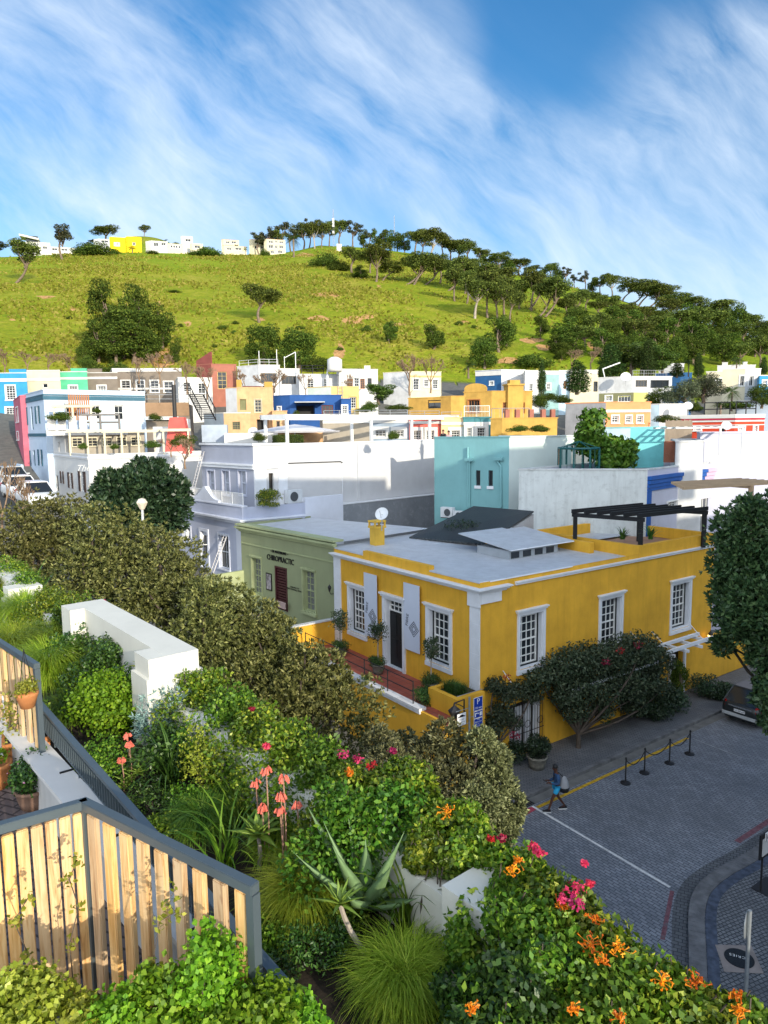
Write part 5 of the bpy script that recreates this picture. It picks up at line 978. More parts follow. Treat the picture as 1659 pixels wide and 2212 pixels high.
_s = cross(IL.O, -36, 139, 932); _d = math.hypot(*IL.pt(_s, .05, 0)[:2])
I2, I2L, I2R, i2z, a2, b2 = house('inn_upper_part', 'taller white part of the inn with two slit windows', 139, 932, _d, xl=93, lr=3.5, col_=whi, zb=iz-1.9, du=-36, dv=50, cat='building', bands=[('B', 933, 936, trimw), ('B', 937, 941, trimw)], wins=[('L', 110.5, 954, 114, 985, dict(nx=1, ny=1, gm=m_dark)), ('L', 127, 954, 130.5, 986, dict(nx=1, ny=1, gm=m_dark))])
for lab, x0, x1, y, yb_, d, n in (('cream timber frame over the upper terrace of the inn', 116, 196, 880, 925, 62, 3), ('cream timber frame over the roof terrace of the inn, left bay', 150, 262, 934, 968, 60, 4), ('cream timber frame over the roof terrace of the inn, middle bay', 225, 334, 935, 966, 58, 4), ('cream timber frame over the roof terrace of the inn, right bay', 352, 406, 932, 968, 57, 2)):
    f1 = Fr(pd(x0, y, d), 66.); L1 = f1.hit(x1, y)[0]; zt_ = pd(x0, y, d)[2]; zb2 = pd(x0, yb_, d)[2]-.6; T = thing('terrace_frame', lab, 'pergola', f1.pt(0, 0, zb2))
    for k in range(n): s = L1*k/(n-1); MB().ob(f1, s-.07, s+.07, -.07, .07, zb2, zt_-.002).build('post', m_cream, T)
    MB().ob(f1, -.2, L1+.2, -.09, .09, zt_, zt_+.2).build('beam', m_cream, T); MB().ob(f1, -.2, L1+.2, -2.6, -2.45, zt_, zt_+.2).build('beam', m_cream, T)
    q = MB(); [q.ob(f1, L1*k/n, L1*k/n+.1, -2.44, -.1, zt_+.02, zt_+.12) for k in range(n+1)]; q.build('rafter', m_cream, T)
f1 = Fr(pd(100, 927, 61), 64.); L1 = f1.hit(275, 920)[0]; zf = pd(100, 927, 61)[2]; T = thing('upper_terrace', 'upper terrace deck with white planters and dark posts before the pale blue house', 'terrace', f1.pt(0, 0, zf-1)); MB().ob(f1, 0, L1, -4, .2, zf-.5, zf-.1).build('deck', whi, T); rail_path([f1.pt(2.5, 0, zf-.1), f1.pt(L1*.9, 0, zf-.1)], 1.2, T, mat('grey_post', (.2, .19, .18)), post=1.6, r=.09)
q = MB(); [q.ob(f1, .1+k*.75, .65+k*.75, -.1, .4, zf-.1, zf+1.0) for k in range(5)]; q.build('planter', m_white, T)
f1s = Fr(pd(150, 905, 64), 64.); s1 = f1s.hit(192, 905)[0]; zz = pd(150, 908, 64)[2]; q = MB(); [q.ob(f1s, s1*k/9, s1*k/9+.1, 0, .1, zz, zz+2.1) for k in range(10)]; T = q.build('slatted_screen', m_timber); tag(T, 'upright timber slat screen on the upper terrace of the blue house', 'screen')
f1 = Fr(pd(145, 936, 61), 66.); L1 = f1.hit(312, 936)[0]; z1, z0 = pd(145, 934, 61)[2], pd(145, 966, 61)[2]-1; T = thing('terrace_room', 'shaded glazed room behind the roof terrace frames of the inn', 'building', f1.pt(0, 0, z0)); MB().ob(f1, 0, L1, -3, -.1, z0, z1).build('wall', mat('taupe_plaster', (0, 0, 0)), T)
for k in range(5): window(f1, (L1*(.05+.19*k), L1*(.05+.19*k)+L1*.14, z0+1, z1-.4), T, 2, 3, depth=.03, fm=m_cream)
# louvred wall, black stair and utilities behind the inn
f1 = Fr(pd(313, 871, 68), 80.); L1 = f1.hit(408, 871)[0]; z1 = pd(313, 871, 68)[2]; z0 = pd(313, 899, 68)[2]; T = thing('service_block', 'long block with brown louvres and potted plants on its roof rail', 'building', f1.pt(0, 0, z0-4)); MB().ob(f1, 0, L1, -4, -.06, z0-4, z1-.1).build('wall', m_brown, T); q = MB()
for k in range(9): z = z0+(z1-z0)*k/9; q.ob(f1, 0, L1, -.04, .03, z+.02, z+.17)
q.build('louvres', m_wood, T); MB().ob(f1, 0, L1*.75, -.05, .3, z0-.35, z0-.05).build('fascia', m_white, T); rail_path([f1.pt(0, -.1, z1), f1.pt(L1, -.1, z1)], .75, T, m_steel, r=.03)
T = thing('fire_stair', 'black steel stair climbing left behind the inn roof', 'stair', pd(440, 910, 66)); q = MB(); pa, pb = pd(408, 852, 67), pd(436, 908, 66)
for dx in (0, 1.1):
    o = np.array([dx, .6*dx, 0]); q.tube([pa+o, pb+o], .07, 5); q.tube([pa+o+[0, 0, 1], pb+o+[0, 0, 1]], .05, 5)
    for k in range(8): p = pa+(pb-pa)*k/7+o; q.tube([p, p+[0, 0, 1]], .03, 4)
q.build('stringer', m_black, T); q = MB()
for k in range(14): p = pa+(pb-pa)*k/14; q.box(p[0], p[1], p[2]-.03, p[0]+1.1, p[1]+.6, p[2]+.03)
q.build('tread', m_black, T)
p = pd(385, 935, 58); q = MB(); q.hexa([(p[0]-1.0, p[1]-.4, p[2]-1.6), (p[0]+1.0, p[1]-.4, p[2]-1.6), (p[0]+1., p[1]+.6, p[2]-1.6), (p[0]-1., p[1]+.6, p[2]-1.6)], [(p[0]-.55, p[1]-.3, p[2]+1.2), (p[0]+.55, p[1]-.3, p[2]+1.2), (p[0]+.55, p[1]+.4, p[2]+1.2), (p[0]-.55, p[1]+.4, p[2]+1.2)]); b = q.build('fireplace', mat('red_coral', (.65, .12, .10))); tag(b, 'coral red tapered outdoor fireplace on the inn roof', 'fireplace')
MB().tube([(p[0]-.2, p[1], p[2]+1.1), (p[0]-.2, p[1], p[2]+3.7)], .16, 8).build('flue', m_black, b)
for x0, x1, y0, y1, m_, lab in ((330, 385, 922, 965, m_lgrey, 'pale grey panelled plant room behind the inn terrace'), (435, 490, 918, 942, mat('blue_grey_sheet', (.36, .42, .50)), 'blue grey metal clad box right of the fireplace'), (380, 406, 905, 945, m_lgrey, 'small grey box behind the fireplace')):
    f1 = Fr(pd(x0, y0, 60), 80.); b = MB().ob(f1, 0, f1.hit(x1, y0)[0], -2, 0, pd(x0, y1, 60)[2]-.5, pd(x0, y0, 60)[2]).build('plant_room', m_); tag(b, lab, 'plant room')
for x0, x1, y0, y1, d, m_, lab in ((484, 600, 936, 944, 58, m_white, 'low white roof strip with a pink edge below the peach house'), (600, 697, 926, 934, 57, m_peach, 'low peach shed with a white gutter under the parasol')):
    f1 = Fr(pd(x0, y0, d), 82.); b = MB().ob(f1, 0, f1.hit(x1, y0)[0], -4, 0, pd(x0, y1, d)[2]-3, pd(x0, y0, d)[2]).build('shed', m_); tag(b, lab, 'shed')
# flat parasol and closed parasol
def parasol(px, py, d, w, h, lab, closed=False, m_=None):
    c = pd(px, py, d); T = thing('parasol', lab, 'parasol', (c[0], c[1], c[2]-h)); MB().tube([(c[0], c[1], c[2]-h), (c[0], c[1], c[2]+.05)], .05, 6).build('pole', WHITE, T)
    pr = [(w, 0), (w*.97, -.12), (w*.9, .02), (w*.4, .34), (.03, .5)] if not closed else [(.12, -h*.75), (.28, -h*.7), (.22, -h*.3), (.05, 0)]
    MB().lathe(tuple(c), pr, 8 if not closed else 10).build('canopy', m_ or m_white, T, smooth=closed)
parasol(637, 931, 54, 3.4, 2.2, 'wide open white parasol under the white roof pergola', m_=mat('parasol_white', (.7, .68, .7)))
parasol(707, 772+26, 93.5, 1, 4.2, 'closed grey parasol on the terrace beside the water tank', True, m_lgrey)
c = pd(723, 789, 93); b = MB().lathe((c[0], c[1], c[2]-.8), [(.9, 0), (.95, .3), (.95, 1.5), (.5, 1.8), (.3, 1.85)], 16).build('water_tank', m_white, smooth=True); tag(b, 'round white water tank on the long white house', 'water tank')
# ---------------------------------------------------------------- street surfaces
def setts(name, bw, rh, rot, c1, c2, mort, ms=.012, bump=.6, off=.5, rough=.65):
    m = bpy.data.materials.new(name); m.use_nodes = True; g = NT(m.node_tree); b = g.n['Principled BSDF']; b.inputs['Roughness'].default_value = rough; b.inputs['Specular IOR Level'].default_value = .35
    p = g.new('ShaderNodeNewGeometry').outputs['Position']; k = g.new('ShaderNodeTexBrick'); k.offset = off; k.inputs['Scale'].default_value = 1; k.inputs['Brick Width'].default_value = bw; k.inputs['Row Height'].default_value = rh
    k.inputs['Mortar Size'].default_value = ms; k.inputs['Mortar Smooth'].default_value = .3; k.inputs['Color1'].default_value = (*c1, 1); k.inputs['Color2'].default_value = (*c2, 1); k.inputs['Mortar'].default_value = (*mort, 1)
    w = g.new('ShaderNodeVectorMath', operation='ADD'); n = g.new('ShaderNodeTexNoise'); n.inputs['Scale'].default_value = 3; g.link(p, n.inputs['Vector'])
    sc = g.new('ShaderNodeVectorMath', operation='SCALE'); g.link(n.outputs['Color'], sc.inputs[0]); sc.inputs['Scale'].default_value = .06; g.link(p, w.inputs[0]); g.link(sc.outputs[0], w.inputs[1])
    g.link(g.mapping(w.outputs[0], rot=(0, 0, math.radians(rot))), k.inputs['Vector'])
    big = g.noise(p, .35, 5, .6); med = g.noise(p, 2.2, 5, .7)
    c = g.mix(g.ramp(g.math('ADD', g.math('MULTIPLY', big, .6), g.math('MULTIPLY', med, .4)), [(.4, (.55, .55, .55)), (.62, (0, 0, 0))]), k.outputs[0], (c1[0]*.45, c1[1]*.45, c1[2]*.45))
    g.link(c, b.inputs['Base Color']); bn = g.new('ShaderNodeBump'); bn.invert = True; bn.inputs['Strength'].default_value = bump; bn.inputs['Distance'].default_value = .02
    g.link(k.outputs['Fac'], bn.inputs['Height']); g.link(bn.outputs[0], b.inputs['Normal']); return m
rot_s = V_AZ-90
road_m = setts('road_setts', .24, .12, rot_s+90, (.19, .205, .235), (.28, .295, .325), (.04, .046, .06))
walk_m = setts('pavement_setts', .22, .11, rot_s+45, (.15, .155, .165), (.20, .205, .215), (.03, .035, .045))
sett2 = setts('pavement_cubes', .14, .11, rot_s+12, (.15, .155, .165), (.24, .245, .25), (.018, .022, .03), ms=.014, off=.4)
kerb_m = mat('kerb_granite', (.15, .15, .155), .85, .25, 3, .5, 12); gut_m = mat('gutter_concrete', (.16, .155, .145), .9, .2, 2, .3, streak=0)
Q = lambda s, t, z=0.: np.array([*(C0+ud*s+vd*t), z])
def slab(name, pts, z, m, thick=0., kind='structure'):
    q = MB()
    if thick: q.prism([p[:2] for p in pts], z-thick, z)
    else: q.quad(*[(p[0], p[1], z) for p in pts])
    o = q.build(name, m); tag(o, kind=kind); return o
slab('road', [Q(4.6, -70), Q(4.6, -4), Q(.0, -.3), Q(.0, 60), Q(-45, 60), Q(-45, -70)], 0., road_m)
nY = -(YR.n@(pz(1161, 1744, 0)[:2]-C0)); nY = (YR.n@(pz(1161, 1744, 0)[:2]-C0)+YR.n@(pz(1485, 1594, 0)[:2]-C0))/2
nK = nY-.62
fr0 = YR
def strip(name, s0, s1, n0, n1, z, m, thick=0., kind='structure'):
    return slab(name, [fr0.pt(s0, n0, 0), fr0.pt(s1, n0, 0), fr0.pt(s1, n1, 0), fr0.pt(s0, n1, 0)], z, m, thick, kind)
strip('pavement', -3.2, 40, .0, nK-.18, .13, walk_m, .2)
for k in range(40):
    a = -3.2+k*1.08; strip('kerb', a, a+1.07, nK-.18, nK, .135, kerb_m, .2)
strip('gutter', -3.2, 40, nK+.002, nK+.42, .006, gut_m)
sY0, sY1 = fr0.d@(pz(1159, 1744, 0)[:2]-C0), fr0.d@(pz(1484, 1594, 0)[:2]-C0)
ylp = mat('yellow_road_paint', (.55, .33, .02), .7, .3, 6, .2, dirt=(.12, .11, .10), dirt_amt=.5); whp = mat('worn_white_paint', (.66, .66, .64), .7, .2, 6, .2, dirt=(.2, .2, .2), dirt_amt=.35)
strip('road_marking', sY0, sY1, nY-.06, nY+.09, .009, ylp)
def line(a, b, w, m, z=.009, name='road_marking'):
    a, b = a[:2], b[:2]; d = (b-a)/np.linalg.norm(b-a); n = np.array([d[1], -d[0]])*w/2; return slab(name, [a-n, b-n, b+n, a+n], z, m)
line(pz(1150, 1742, 0), pz(1447, 1917, 0), .10, whp, .012); line(pz(1496, 1595, 0), pz(1602, 1637, 0), .07, mat('faded_paint', (.30, .31, .32), .8, .3, 8, dirt=(.12, .12, .13), dirt_amt=.9))
rdp = mat('faded_red_paint', (.19, .08, .095), .8, .3, 9, .3, dirt=(.12, .12, .13), dirt_amt=.9)
line(pz(1592, 1819, 0), pz(1700, 1748, 0), .2, rdp); line(pz(1125, 1761, 0), pz(1155, 1745, 0), .25, mat('red_paint', (.38, .06, .09), .8, .2, 9), .009); line(pz(1431, 2030, 0), pz(1452, 1925, 0), .12, rdp)
# corner pavement at lower right with its curved kerb
cv = [(1440, 2330), (1446, 2180), (1450, 2090), (1451, 2030), (1453, 1970), (1463, 1928), (1484, 1898), (1525, 1868), (1581, 1838), (1659, 1788), (1760, 1722), (1950, 1610)]
out_ = [pz(x, y, .0)[:2] for x, y in cv]
def dense(P, n=6):
    R = []
    for i in range(len(P)-1):
        p0, p1, p2, p3 = P[max(i-1, 0)], P[i], P[i+1], P[min(i+2, len(P)-1)]
        for k in range(n): t = k/n; R.append(.5*((2*p1)+(-p0+p2)*t+(2*p0-5*p1+4*p2-p3)*t*t+(-p0+3*p1-3*p2+p3)*t**3))
    return R+[P[-1]]
out_ = dense(out_); nr = []
for i, p in enumerate(out_):
    t = out_[min(i+1, len(out_)-1)]-out_[max(i-1, 0)]; t = t/np.linalg.norm(t); nr.append(np.array([t[1], -t[0]]))
off = lambda d: [p+n*d for p, n in zip(out_, nr)]
for d0, d1, z, m_, nm in ((-.0, .42, .012, setts('gutter_setts', .2, .14, rot_s+60, (.11, .115, .125), (.15, .155, .16), (.02, .025, .03)), 'gutter'),):
    A, B = off(d0), off(d1); q = MB(); [q.quad((*A[i], z), (*B[i], z), (*B[i+1], z), (*A[i+1], z)) for i in range(len(A)-1)]; tag(q.build(nm, m_), kind='structure')
A, B = off(.42), off(.85)
cum = 0
for i in range(len(A)-1):
    for h in (0, 1):
        a0, a1 = A[i]+(A[i+1]-A[i])*(h*.5+.012), A[i]+(A[i+1]-A[i])*(h*.5+.488); b0, b1 = B[i]+(B[i+1]-B[i])*(h*.5+.012), B[i]+(B[i+1]-B[i])*(h*.5+.488)
        if np.linalg.norm(B[i+1]-B[i]) < .8 and h: continue
        if np.linalg.norm(B[i+1]-B[i]) < .8: a1, b1 = A[i]+(A[i+1]-A[i])*.985, B[i]+(B[i+1]-B[i])*.985
        tag(MB().hexa([(*a0, -.02), (*b0, -.02), (*b1, -.02), (*a1, -.02)], [(*a0, .125), (*b0, .13), (*b1, .13), (*a1, .125)]).build('kerb', kerb_m), kind='structure')
A, B = off(.86), off(1.15); q = MB(); [q.quad((*A[i], .124), (*B[i], .124), (*B[i+1], .124), (*A[i+1], .124)) for i in range(len(A)-1)]; tag(q.build('paving_border', mat('dark_border_setts', (.07, .085, .12), .7, .3, 6)), kind='structure')
B = off(.86); q = MB(); q.quad(*[(*p, .118) for p in B], (*(B[-1]+np.array([12, -10])), .118), (*(B[0]+np.array([14, -3])), .118)); tag(q.build('pavement', sett2), kind='structure')
# manhole
mp = [pz(x, y, .12) for x, y in ((1544.6, 2041), (1623, 2043), (1650, 2103.6), (1564.7, 2099.6))]; T = thing('manhole_cover', 'round black manhole cover set in a pale square slab', 'manhole cover', mp[0]); q = MB(); q.quad(*[(p[0], p[1], .128) for p in mp]); q.build('slab', mat('pinkish_slab', (.27, .23, .21), .85, .15, 3), T)
mc = pz(1597, 2071, .12); q = MB(); q.lathe((mc[0], mc[1], .129), [(.36, 0), (.36, .012), (.02, .013)], 32); q.build('cover', mat('cast_iron', (.015, .018, .022), .6, .3, 20), T)
fm_ = Fr(mc, 60); cu = bpy.data.curves.new('t', 'FONT'); cu.body = 'CRIES'; cu.size = .13; cu.align_x = 'CENTER'; cu.space_character = 1.25; o_ = bpy.data.objects.new('t', cu); col.objects.link(o_); me_ = bpy.data.meshes.new_from_object(o_.evaluated_get(bpy.context.evaluated_depsgraph_get()))
th = math.radians(155); q = MB(); q.add([(mc[0]-.0+v.co.x*math.cos(th)-v.co.y*math.sin(th), mc[1]+.1+v.co.x*math.sin(th)+v.co.y*math.cos(th), .146) for v in me_.vertices], [tuple(p.vertices) for p in me_.polygons]); q.build('lettering', WHITE, T); bpy.data.objects.remove(o_); bpy.data.curves.remove(cu); bpy.data.meshes.remove(me_)
# drain
T = thing('drain_grate', 'slotted iron drain grate in the gutter by the white line', 'drain', pz(1130, 1741, 0)); q = MB(); dp = fr0.d@(pz(1131, 1741, 0)[:2]-C0)
for k in range(9): q.ob(fr0, dp-.5+k*.11, dp-.44+k*.11, nK+.03, nK+.4, .008, .03)
q.build('bars', mat('cast_iron', (0, 0, 0)), T)
# ---------------------------------------------------------------- tall hotel block beside the camera that shades the street
sa2 = math.radians(SUN_AZ); wx = Vector((math.sin(sa2), math.cos(sa2))); sxv = Vector((-wx.y, wx.x))
def WS(w, s): return (wx*w+sxv*s)
foot = [WS(10, 15.8), WS(10, 41)]
T = thing('hotel_block', 'tall plain stepped hotel block beyond the right edge whose shade falls on the street', 'building', (foot[0].x, foot[0].y, 0)); q = MB()
for a_, b_, h_ in ((8., 15.79, 7.5), (15.8, 29., 26.3), (29.01, 35.99, 25.6), (36., 38.4, 24.6), (38.41, 60, 19.)): q.prism([WS(10, a_), WS(10, b_), WS(26, b_), WS(26, a_)], 0, h_)
q.build('wall', m_cream, T)
q = MB()
for i in range(18):
    for j in range(7):
        c = foot[0].lerp(foot[1], (i+.5)/18); d_ = sxv*.45; n_ = -wx*.03; z = 1.5+j*3.1
        q.hexa([(c.x-d_.x, c.y-d_.y, z), (c.x+d_.x, c.y+d_.y, z), (c.x+d_.x+n_.x, c.y+d_.y+n_.y, z), (c.x-d_.x+n_.x, c.y-d_.y+n_.y, z)], [(c.x-d_.x, c.y-d_.y, z+1.8), (c.x+d_.x, c.y+d_.y, z+1.8), (c.x+d_.x+n_.x, c.y+d_.y+n_.y, z+1.8), (c.x-d_.x+n_.x, c.y-d_.y+n_.y, z+1.8)])
q.build('window_band', GLASS, T)
# ---------------------------------------------------------------- stanchions with ropes
sp_ = [pz(x, y, 0) for x, y in ((1351, 1692), (1392, 1670), (1446, 1649), (1489.5, 1629))]
names = ('black barrier post nearest the walking person', 'second black barrier post from the walking person', 'third black barrier post from the walking person', 'black barrier post farthest from the walking person')
for p, lab in zip(sp_, names):
    T = thing('barrier_post', lab, 'barrier post', p, 'rope barrier posts on the cobbles'); MB().lathe(tuple(p), [(.2, 0), (.2, .03), (.05, .07), (.03, .09)], 20).build('base', m_black, T); MB().lathe(tuple(p), [(.03, .08), (.03, .98), (.045, 1.0), (.045, 1.05), (.02, 1.08)], 10).build('pole', m_black, T)
for i, lab in zip(range(3), ('rope hanging between the two barrier posts nearest the person', 'rope hanging between the middle two barrier posts', 'rope hanging between the two farthest barrier posts')):
    a, b = sp_[i]+[0, 0, .98], sp_[i+1]+[0, 0, .98]; o = MB().tube([a+(b-a)*t-np.array([0, 0, .38*4*t*(1-t)]) for t in np.linspace(0, 1, 13)], .018, 6).build('rope', m_black, smooth=True); tag(o, lab, 'rope', 'ropes of the street barrier')
# ---------------------------------------------------------------- parking sign pole by the corner
gal = mat('galvanised', (.34, .37, .39), .45, .1, 8, .05, metal=.5)
bs = pd(1014, 1506, 26.0); PB = np.array([bs[0], bs[1], 0.]); T = thing('parking_sign', 'grey pole with blue parking plates and a white clamping plate', 'street sign', PB); MB().tube([PB, bs], .04, 10).build('pole', gal, T)
fs_ = Fr(bs, V_AZ); navy = mat('sign_blue', (.01, .04, .32), .4, 0, 1, 0); sw = mat('sign_white', (.75, .76, .78), .5, .02, 1, 0)
def plate(x0, y0, x1, y1, m, lines, fg, border=sw, name='plate'):
    r = fs_.rect(x0, y0, x1, y1, .06); MB().ob(fs_, r[0], r[1], .045, .06, r[2], r[3]).build(name, border, T); 
    b = MB().ob(fs_, r[0]+.015, r[1]-.015, .06, .064, r[2]+.015, r[3]-.015).build('sign_face', m, T)
    for t, fx_, fy_, sz in lines: text_mb(fs_, t, r[0]+(r[1]-r[0])*fx_, r[2]+(r[3]-r[2])*fy_, sz*(r[3]-r[2]), .002, .066).build('lettering', fg, b)
    return r
plate(1023.5, 1506, 1042.5, 1534, navy, [('P', .5, .68, .62), ('120 min', .5, .2, .22)], sw)
r = plate(1024, 1535, 1042.5, 1550, navy, [], sw); q = MB(); w_, h_ = r[1]-r[0], r[3]-r[2]
q.ob(fs_, r[0]+w_*.1, r[0]+w_*.2, .066, .069, r[2]+h_*.2, r[2]+h_*.75); q.ob(fs_, r[0]+w_*.2, r[0]+w_*.42, .066, .069, r[2]+h_*.62, r[2]+h_*.75); q.ob(fs_, r[0]+w_*.45, r[0]+w_*.58, .066, .069, r[2]+h_*.55, r[2]+h_*.68); q.ob(fs_, r[0]+w_*.65, r[0]+w_*.9, .066, .069, r[2]+h_*.25, r[2]+h_*.8); q.build('pictogram', sw, T)
plate(1024, 1551, 1042.5, 1572, navy, [('MON', .5, .86, .14), ('08:00-17:00', .5, .64, .2), ('SAT', .5, .42, .14), ('08:00-13:00', .5, .2, .2)], sw); plate(1024, 1573, 1042.5, 1584, sw, [], blk, border=blk)
r = plate(987, 1540, 1007, 1568, sw, [('Wheel', .5, .5, .19), ('Clamping', .5, .31, .17), ('Zone', .5, .13, .19)], mat('sign_grey_ink', (.25, .26, .28), .5, 0), border=blk)
w_, h_ = r[1]-r[0], r[3]-r[2]; q = MB(); z_ = r[2]+h_*.68; pts = [(.12, 0), (.14, .07), (.28, .09), (.38, .17), (.62, .17), (.76, .08), (.88, .06), (.88, 0)]
q.hexa([fs_.pt(r[0]+w_*a, .066, z_+h_*b) for a, b in pts], [fs_.pt(r[0]+w_*a, .07, z_+h_*b) for a, b in pts]); q.build('car_symbol', blk, T)
for a, b, y in ((987, 1042, 1505), (985, 1014, 1538), (1014, 1042, 1550), (987, 1014, 1570)): s0, z0 = fs_.hit(a, y, .04); s1, z1 = fs_.hit(b, y, .04); MB().tube([fs_.pt(s0, .04, z0), fs_.pt(s1, .04, z0)], .012, 6).build('crossbar', gal, T)
# back of a sign at the lower right
bs = pz(1606, 2240, .12); tp = pd(1625, 1968, math.hypot(*bs[:2])*1.0); tp = np.array([bs[0], bs[1], tp[2]]); T = thing('road_sign', 'grey pole with a round sign seen from behind at the lower right', 'street sign', bs); MB().tube([bs, tp], .045, 12).build('pole', gal, T)
fs2 = Fr(tp, 35., out=(0, -1)); q = MB(); c_ = tp[2]-.36; pts = [fs2.pt(.30*math.cos(t), -.07, c_+.30*math.sin(t)) for t in np.linspace(0, 2*math.pi, 28, False)]; pt2 = [fs2.pt(.30*math.cos(t), -.055, c_+.30*math.sin(t)) for t in np.linspace(0, 2*math.pi, 28, False)]; q.hexa(pts, pt2); q.build('disc', gal, T)
# notice stand cut by the right edge
bs = pz(1643, 1925, .12); T = thing('notice_stand', 'black notice stand with white plates cut by the right edge', 'sign', bs); fs3 = Fr(bs, V_AZ); zt_ = fs3.hit(1652, 1848)[1]; MB().tube([bs, (bs[0], bs[1], zt_)], .03, 6).build('pole', m_black, T); MB().ob(fs3, -.2, .65, -.02, .03, zt_-.02, zt_+.75).build('frame', m_black, T); MB().ob(fs3, -.1, .55, .03, .04, zt_+.06, zt_+.6).build('panel', m_lgrey, T)
b = MB().ob(fs3, 0, .7, .05, .06, zt_+.5, zt_+.78).build('plate', sw, T); text_mb(fs3, 'JAR', .22, zt_+.64, .26, .004, .062).build('lettering', blk, b); MB().ob(fs3, .35, .6, .05, .06, zt_+.25, zt_+.45).build('plate', sw, T)
for z in (0.02,): MB().ob(fs3, -.1, .8, -.25, .25, .0+.125, .14).build('foot_plate', m_black, T)
# ---------------------------------------------------------------- lamps
fpl = Fr(YL.pt(sA, 0, 0), V_AZ, out=-ud)
fpp = Fr(YL.pt(0, np_, 0), U_AZ); a_, z_ = fpp.hit(1003, 1530); T = thing('wall_lamp', 'black wrought iron lantern on the yellow planter wall by the parking sign', 'lamp', fpp.pt(a_, .02, z_)); q = MB(); q.tube([fpp.pt(a_, .01, z_-.35), fpp.pt(a_, .01, z_+.35), fpp.pt(a_, .5, z_+.32)], .03, 6); q.tube([fpp.pt(a_, .02, z_+.05), fpp.pt(a_, .25, z_+.2), fpp.pt(a_, .45, z_+.3)], .02, 6); q.build('bracket', m_black, T); MB().lathe(fpp.pt(a_, .5, z_-.28), [(.08, 0), (.24, .3), (.24, .33), (.05, .5), (.03, .6)], 6).build('lantern', m_black, T)
T = wall_lamp(YR, 1520, 1374, 'lit wrought iron lantern over the white canopy', s=1.1)
lm = bpy.data.materials.new('warm_lamp'); lm.use_nodes = True; e_ = lm.node_tree.nodes['Principled BSDF']; e_.inputs['Emission Color'].default_value = (1, .62, .18, 1); e_.inputs['Emission Strength'].default_value = 2.5; e_.inputs['Base Color'].default_value = (.8, .6, .3, 1)
a_, z_ = YR.hit(1520, 1374); MB().lathe(YR.pt(a_, .385, z_-.08), [(.10, 0), (.15, .2), (.0, .22)], 8).build('bulb', lm, T)
wall_lamp(LL, 418, 1156, 'left white lantern beside the lilac building door', WHITE, 1.3); wall_lamp(LL, 449, 1164, 'right white lantern beside the lilac building door', WHITE, 1.3); wall_lamp(GL, 721, 1273, 'black utility lamp at the right end of the green facade', s=.8)
def street_lamp(px, y0, y1, d, lab):
    t = pd(px, y0, d); h = pd(px, y1, d)[2]; T = thing('street_lamp', lab, 'street lamp', (t[0], t[1], h), 'street lamps below the inn'); MB().tube([(t[0], t[1], h), (t[0], t[1], t[2]-.55)], .07, 8).build('pole', m_lgrey, T); MB().lathe((t[0], t[1], t[2]-.6), [(.12, 0), (.3, .35), (.3, .38), (.18, .55), (.03, .6)], 8).build('lantern', mat('lamp_cream', (.7, .62, .5), .5), T)
street_lamp(306, 1076, 1160, 40, 'tall street lamp with cream lantern in front of the dark round tree'); street_lamp(200, 1042, 1090, 48, 'street lamp with cream lantern beside the inn corner')
b = pd(240, 1117, 44); T = thing('no_entry_sign', 'red round road sign half hidden in the hedge trees', 'street sign', (b[0], b[1], b[2]-2)); MB().tube([(b[0], b[1], b[2]-2), (b[0], b[1], b[2])], .04, 6).build('pole', gal, T); f_ = Fr(b, 80.); pts = np.linspace(0, 6.283, 24, False); MB().hexa([f_.pt(.38*math.cos(t), .05, b[2]+.38*math.sin(t)) for t in pts], [f_.pt(.38*math.cos(t), .07, b[2]+.38*math.sin(t)) for t in pts]).build('disc', mat('sign_red', (.55, .02, .03), .5), T); MB().ob(f_, -.26, .26, .072, .08, b[2]-.07, b[2]+.07).build('bar', sw, T)
# ladders
def ladder(p, q_, w, lab, n=12, m=None):
    p, q_ = Vector(p), Vector(q_); T = thing('ladder', lab, 'ladder', p); s = Vector((ud[0], ud[1], 0))*w/2; m = m or mat('alu', (.62, .60, .60), .5, metal=.2)
    for k in (-1, 1): MB().tube([p+s*k, q_+s*k], .035, 6).build('stile', m, T)
    for k in range(n): c = p.lerp(q_, (k+.5)/n); MB().tube([c-s, c+s], .022, 5).build('rung', m, T)
a0 = LL.hit(458, 1237, 1.2); a1 = LL.hit(487, 1155, .1); ladder(LL.pt(a0[0], 1.2, a0[1]), LL.pt(a1[0], .08, a1[1]), .45, 'aluminium ladder leaning on the lilac wall beside the sash window', 14)
a0 = UL.hit(416, 1062, .6); a1 = UL.hit(438, 975, .1); ladder(UL.pt(a0[0], .6, a0[1]), UL.pt(a1[0], .1, a1[1]), .5, 'aluminium ladder leaning on the grey upper facade', 14)
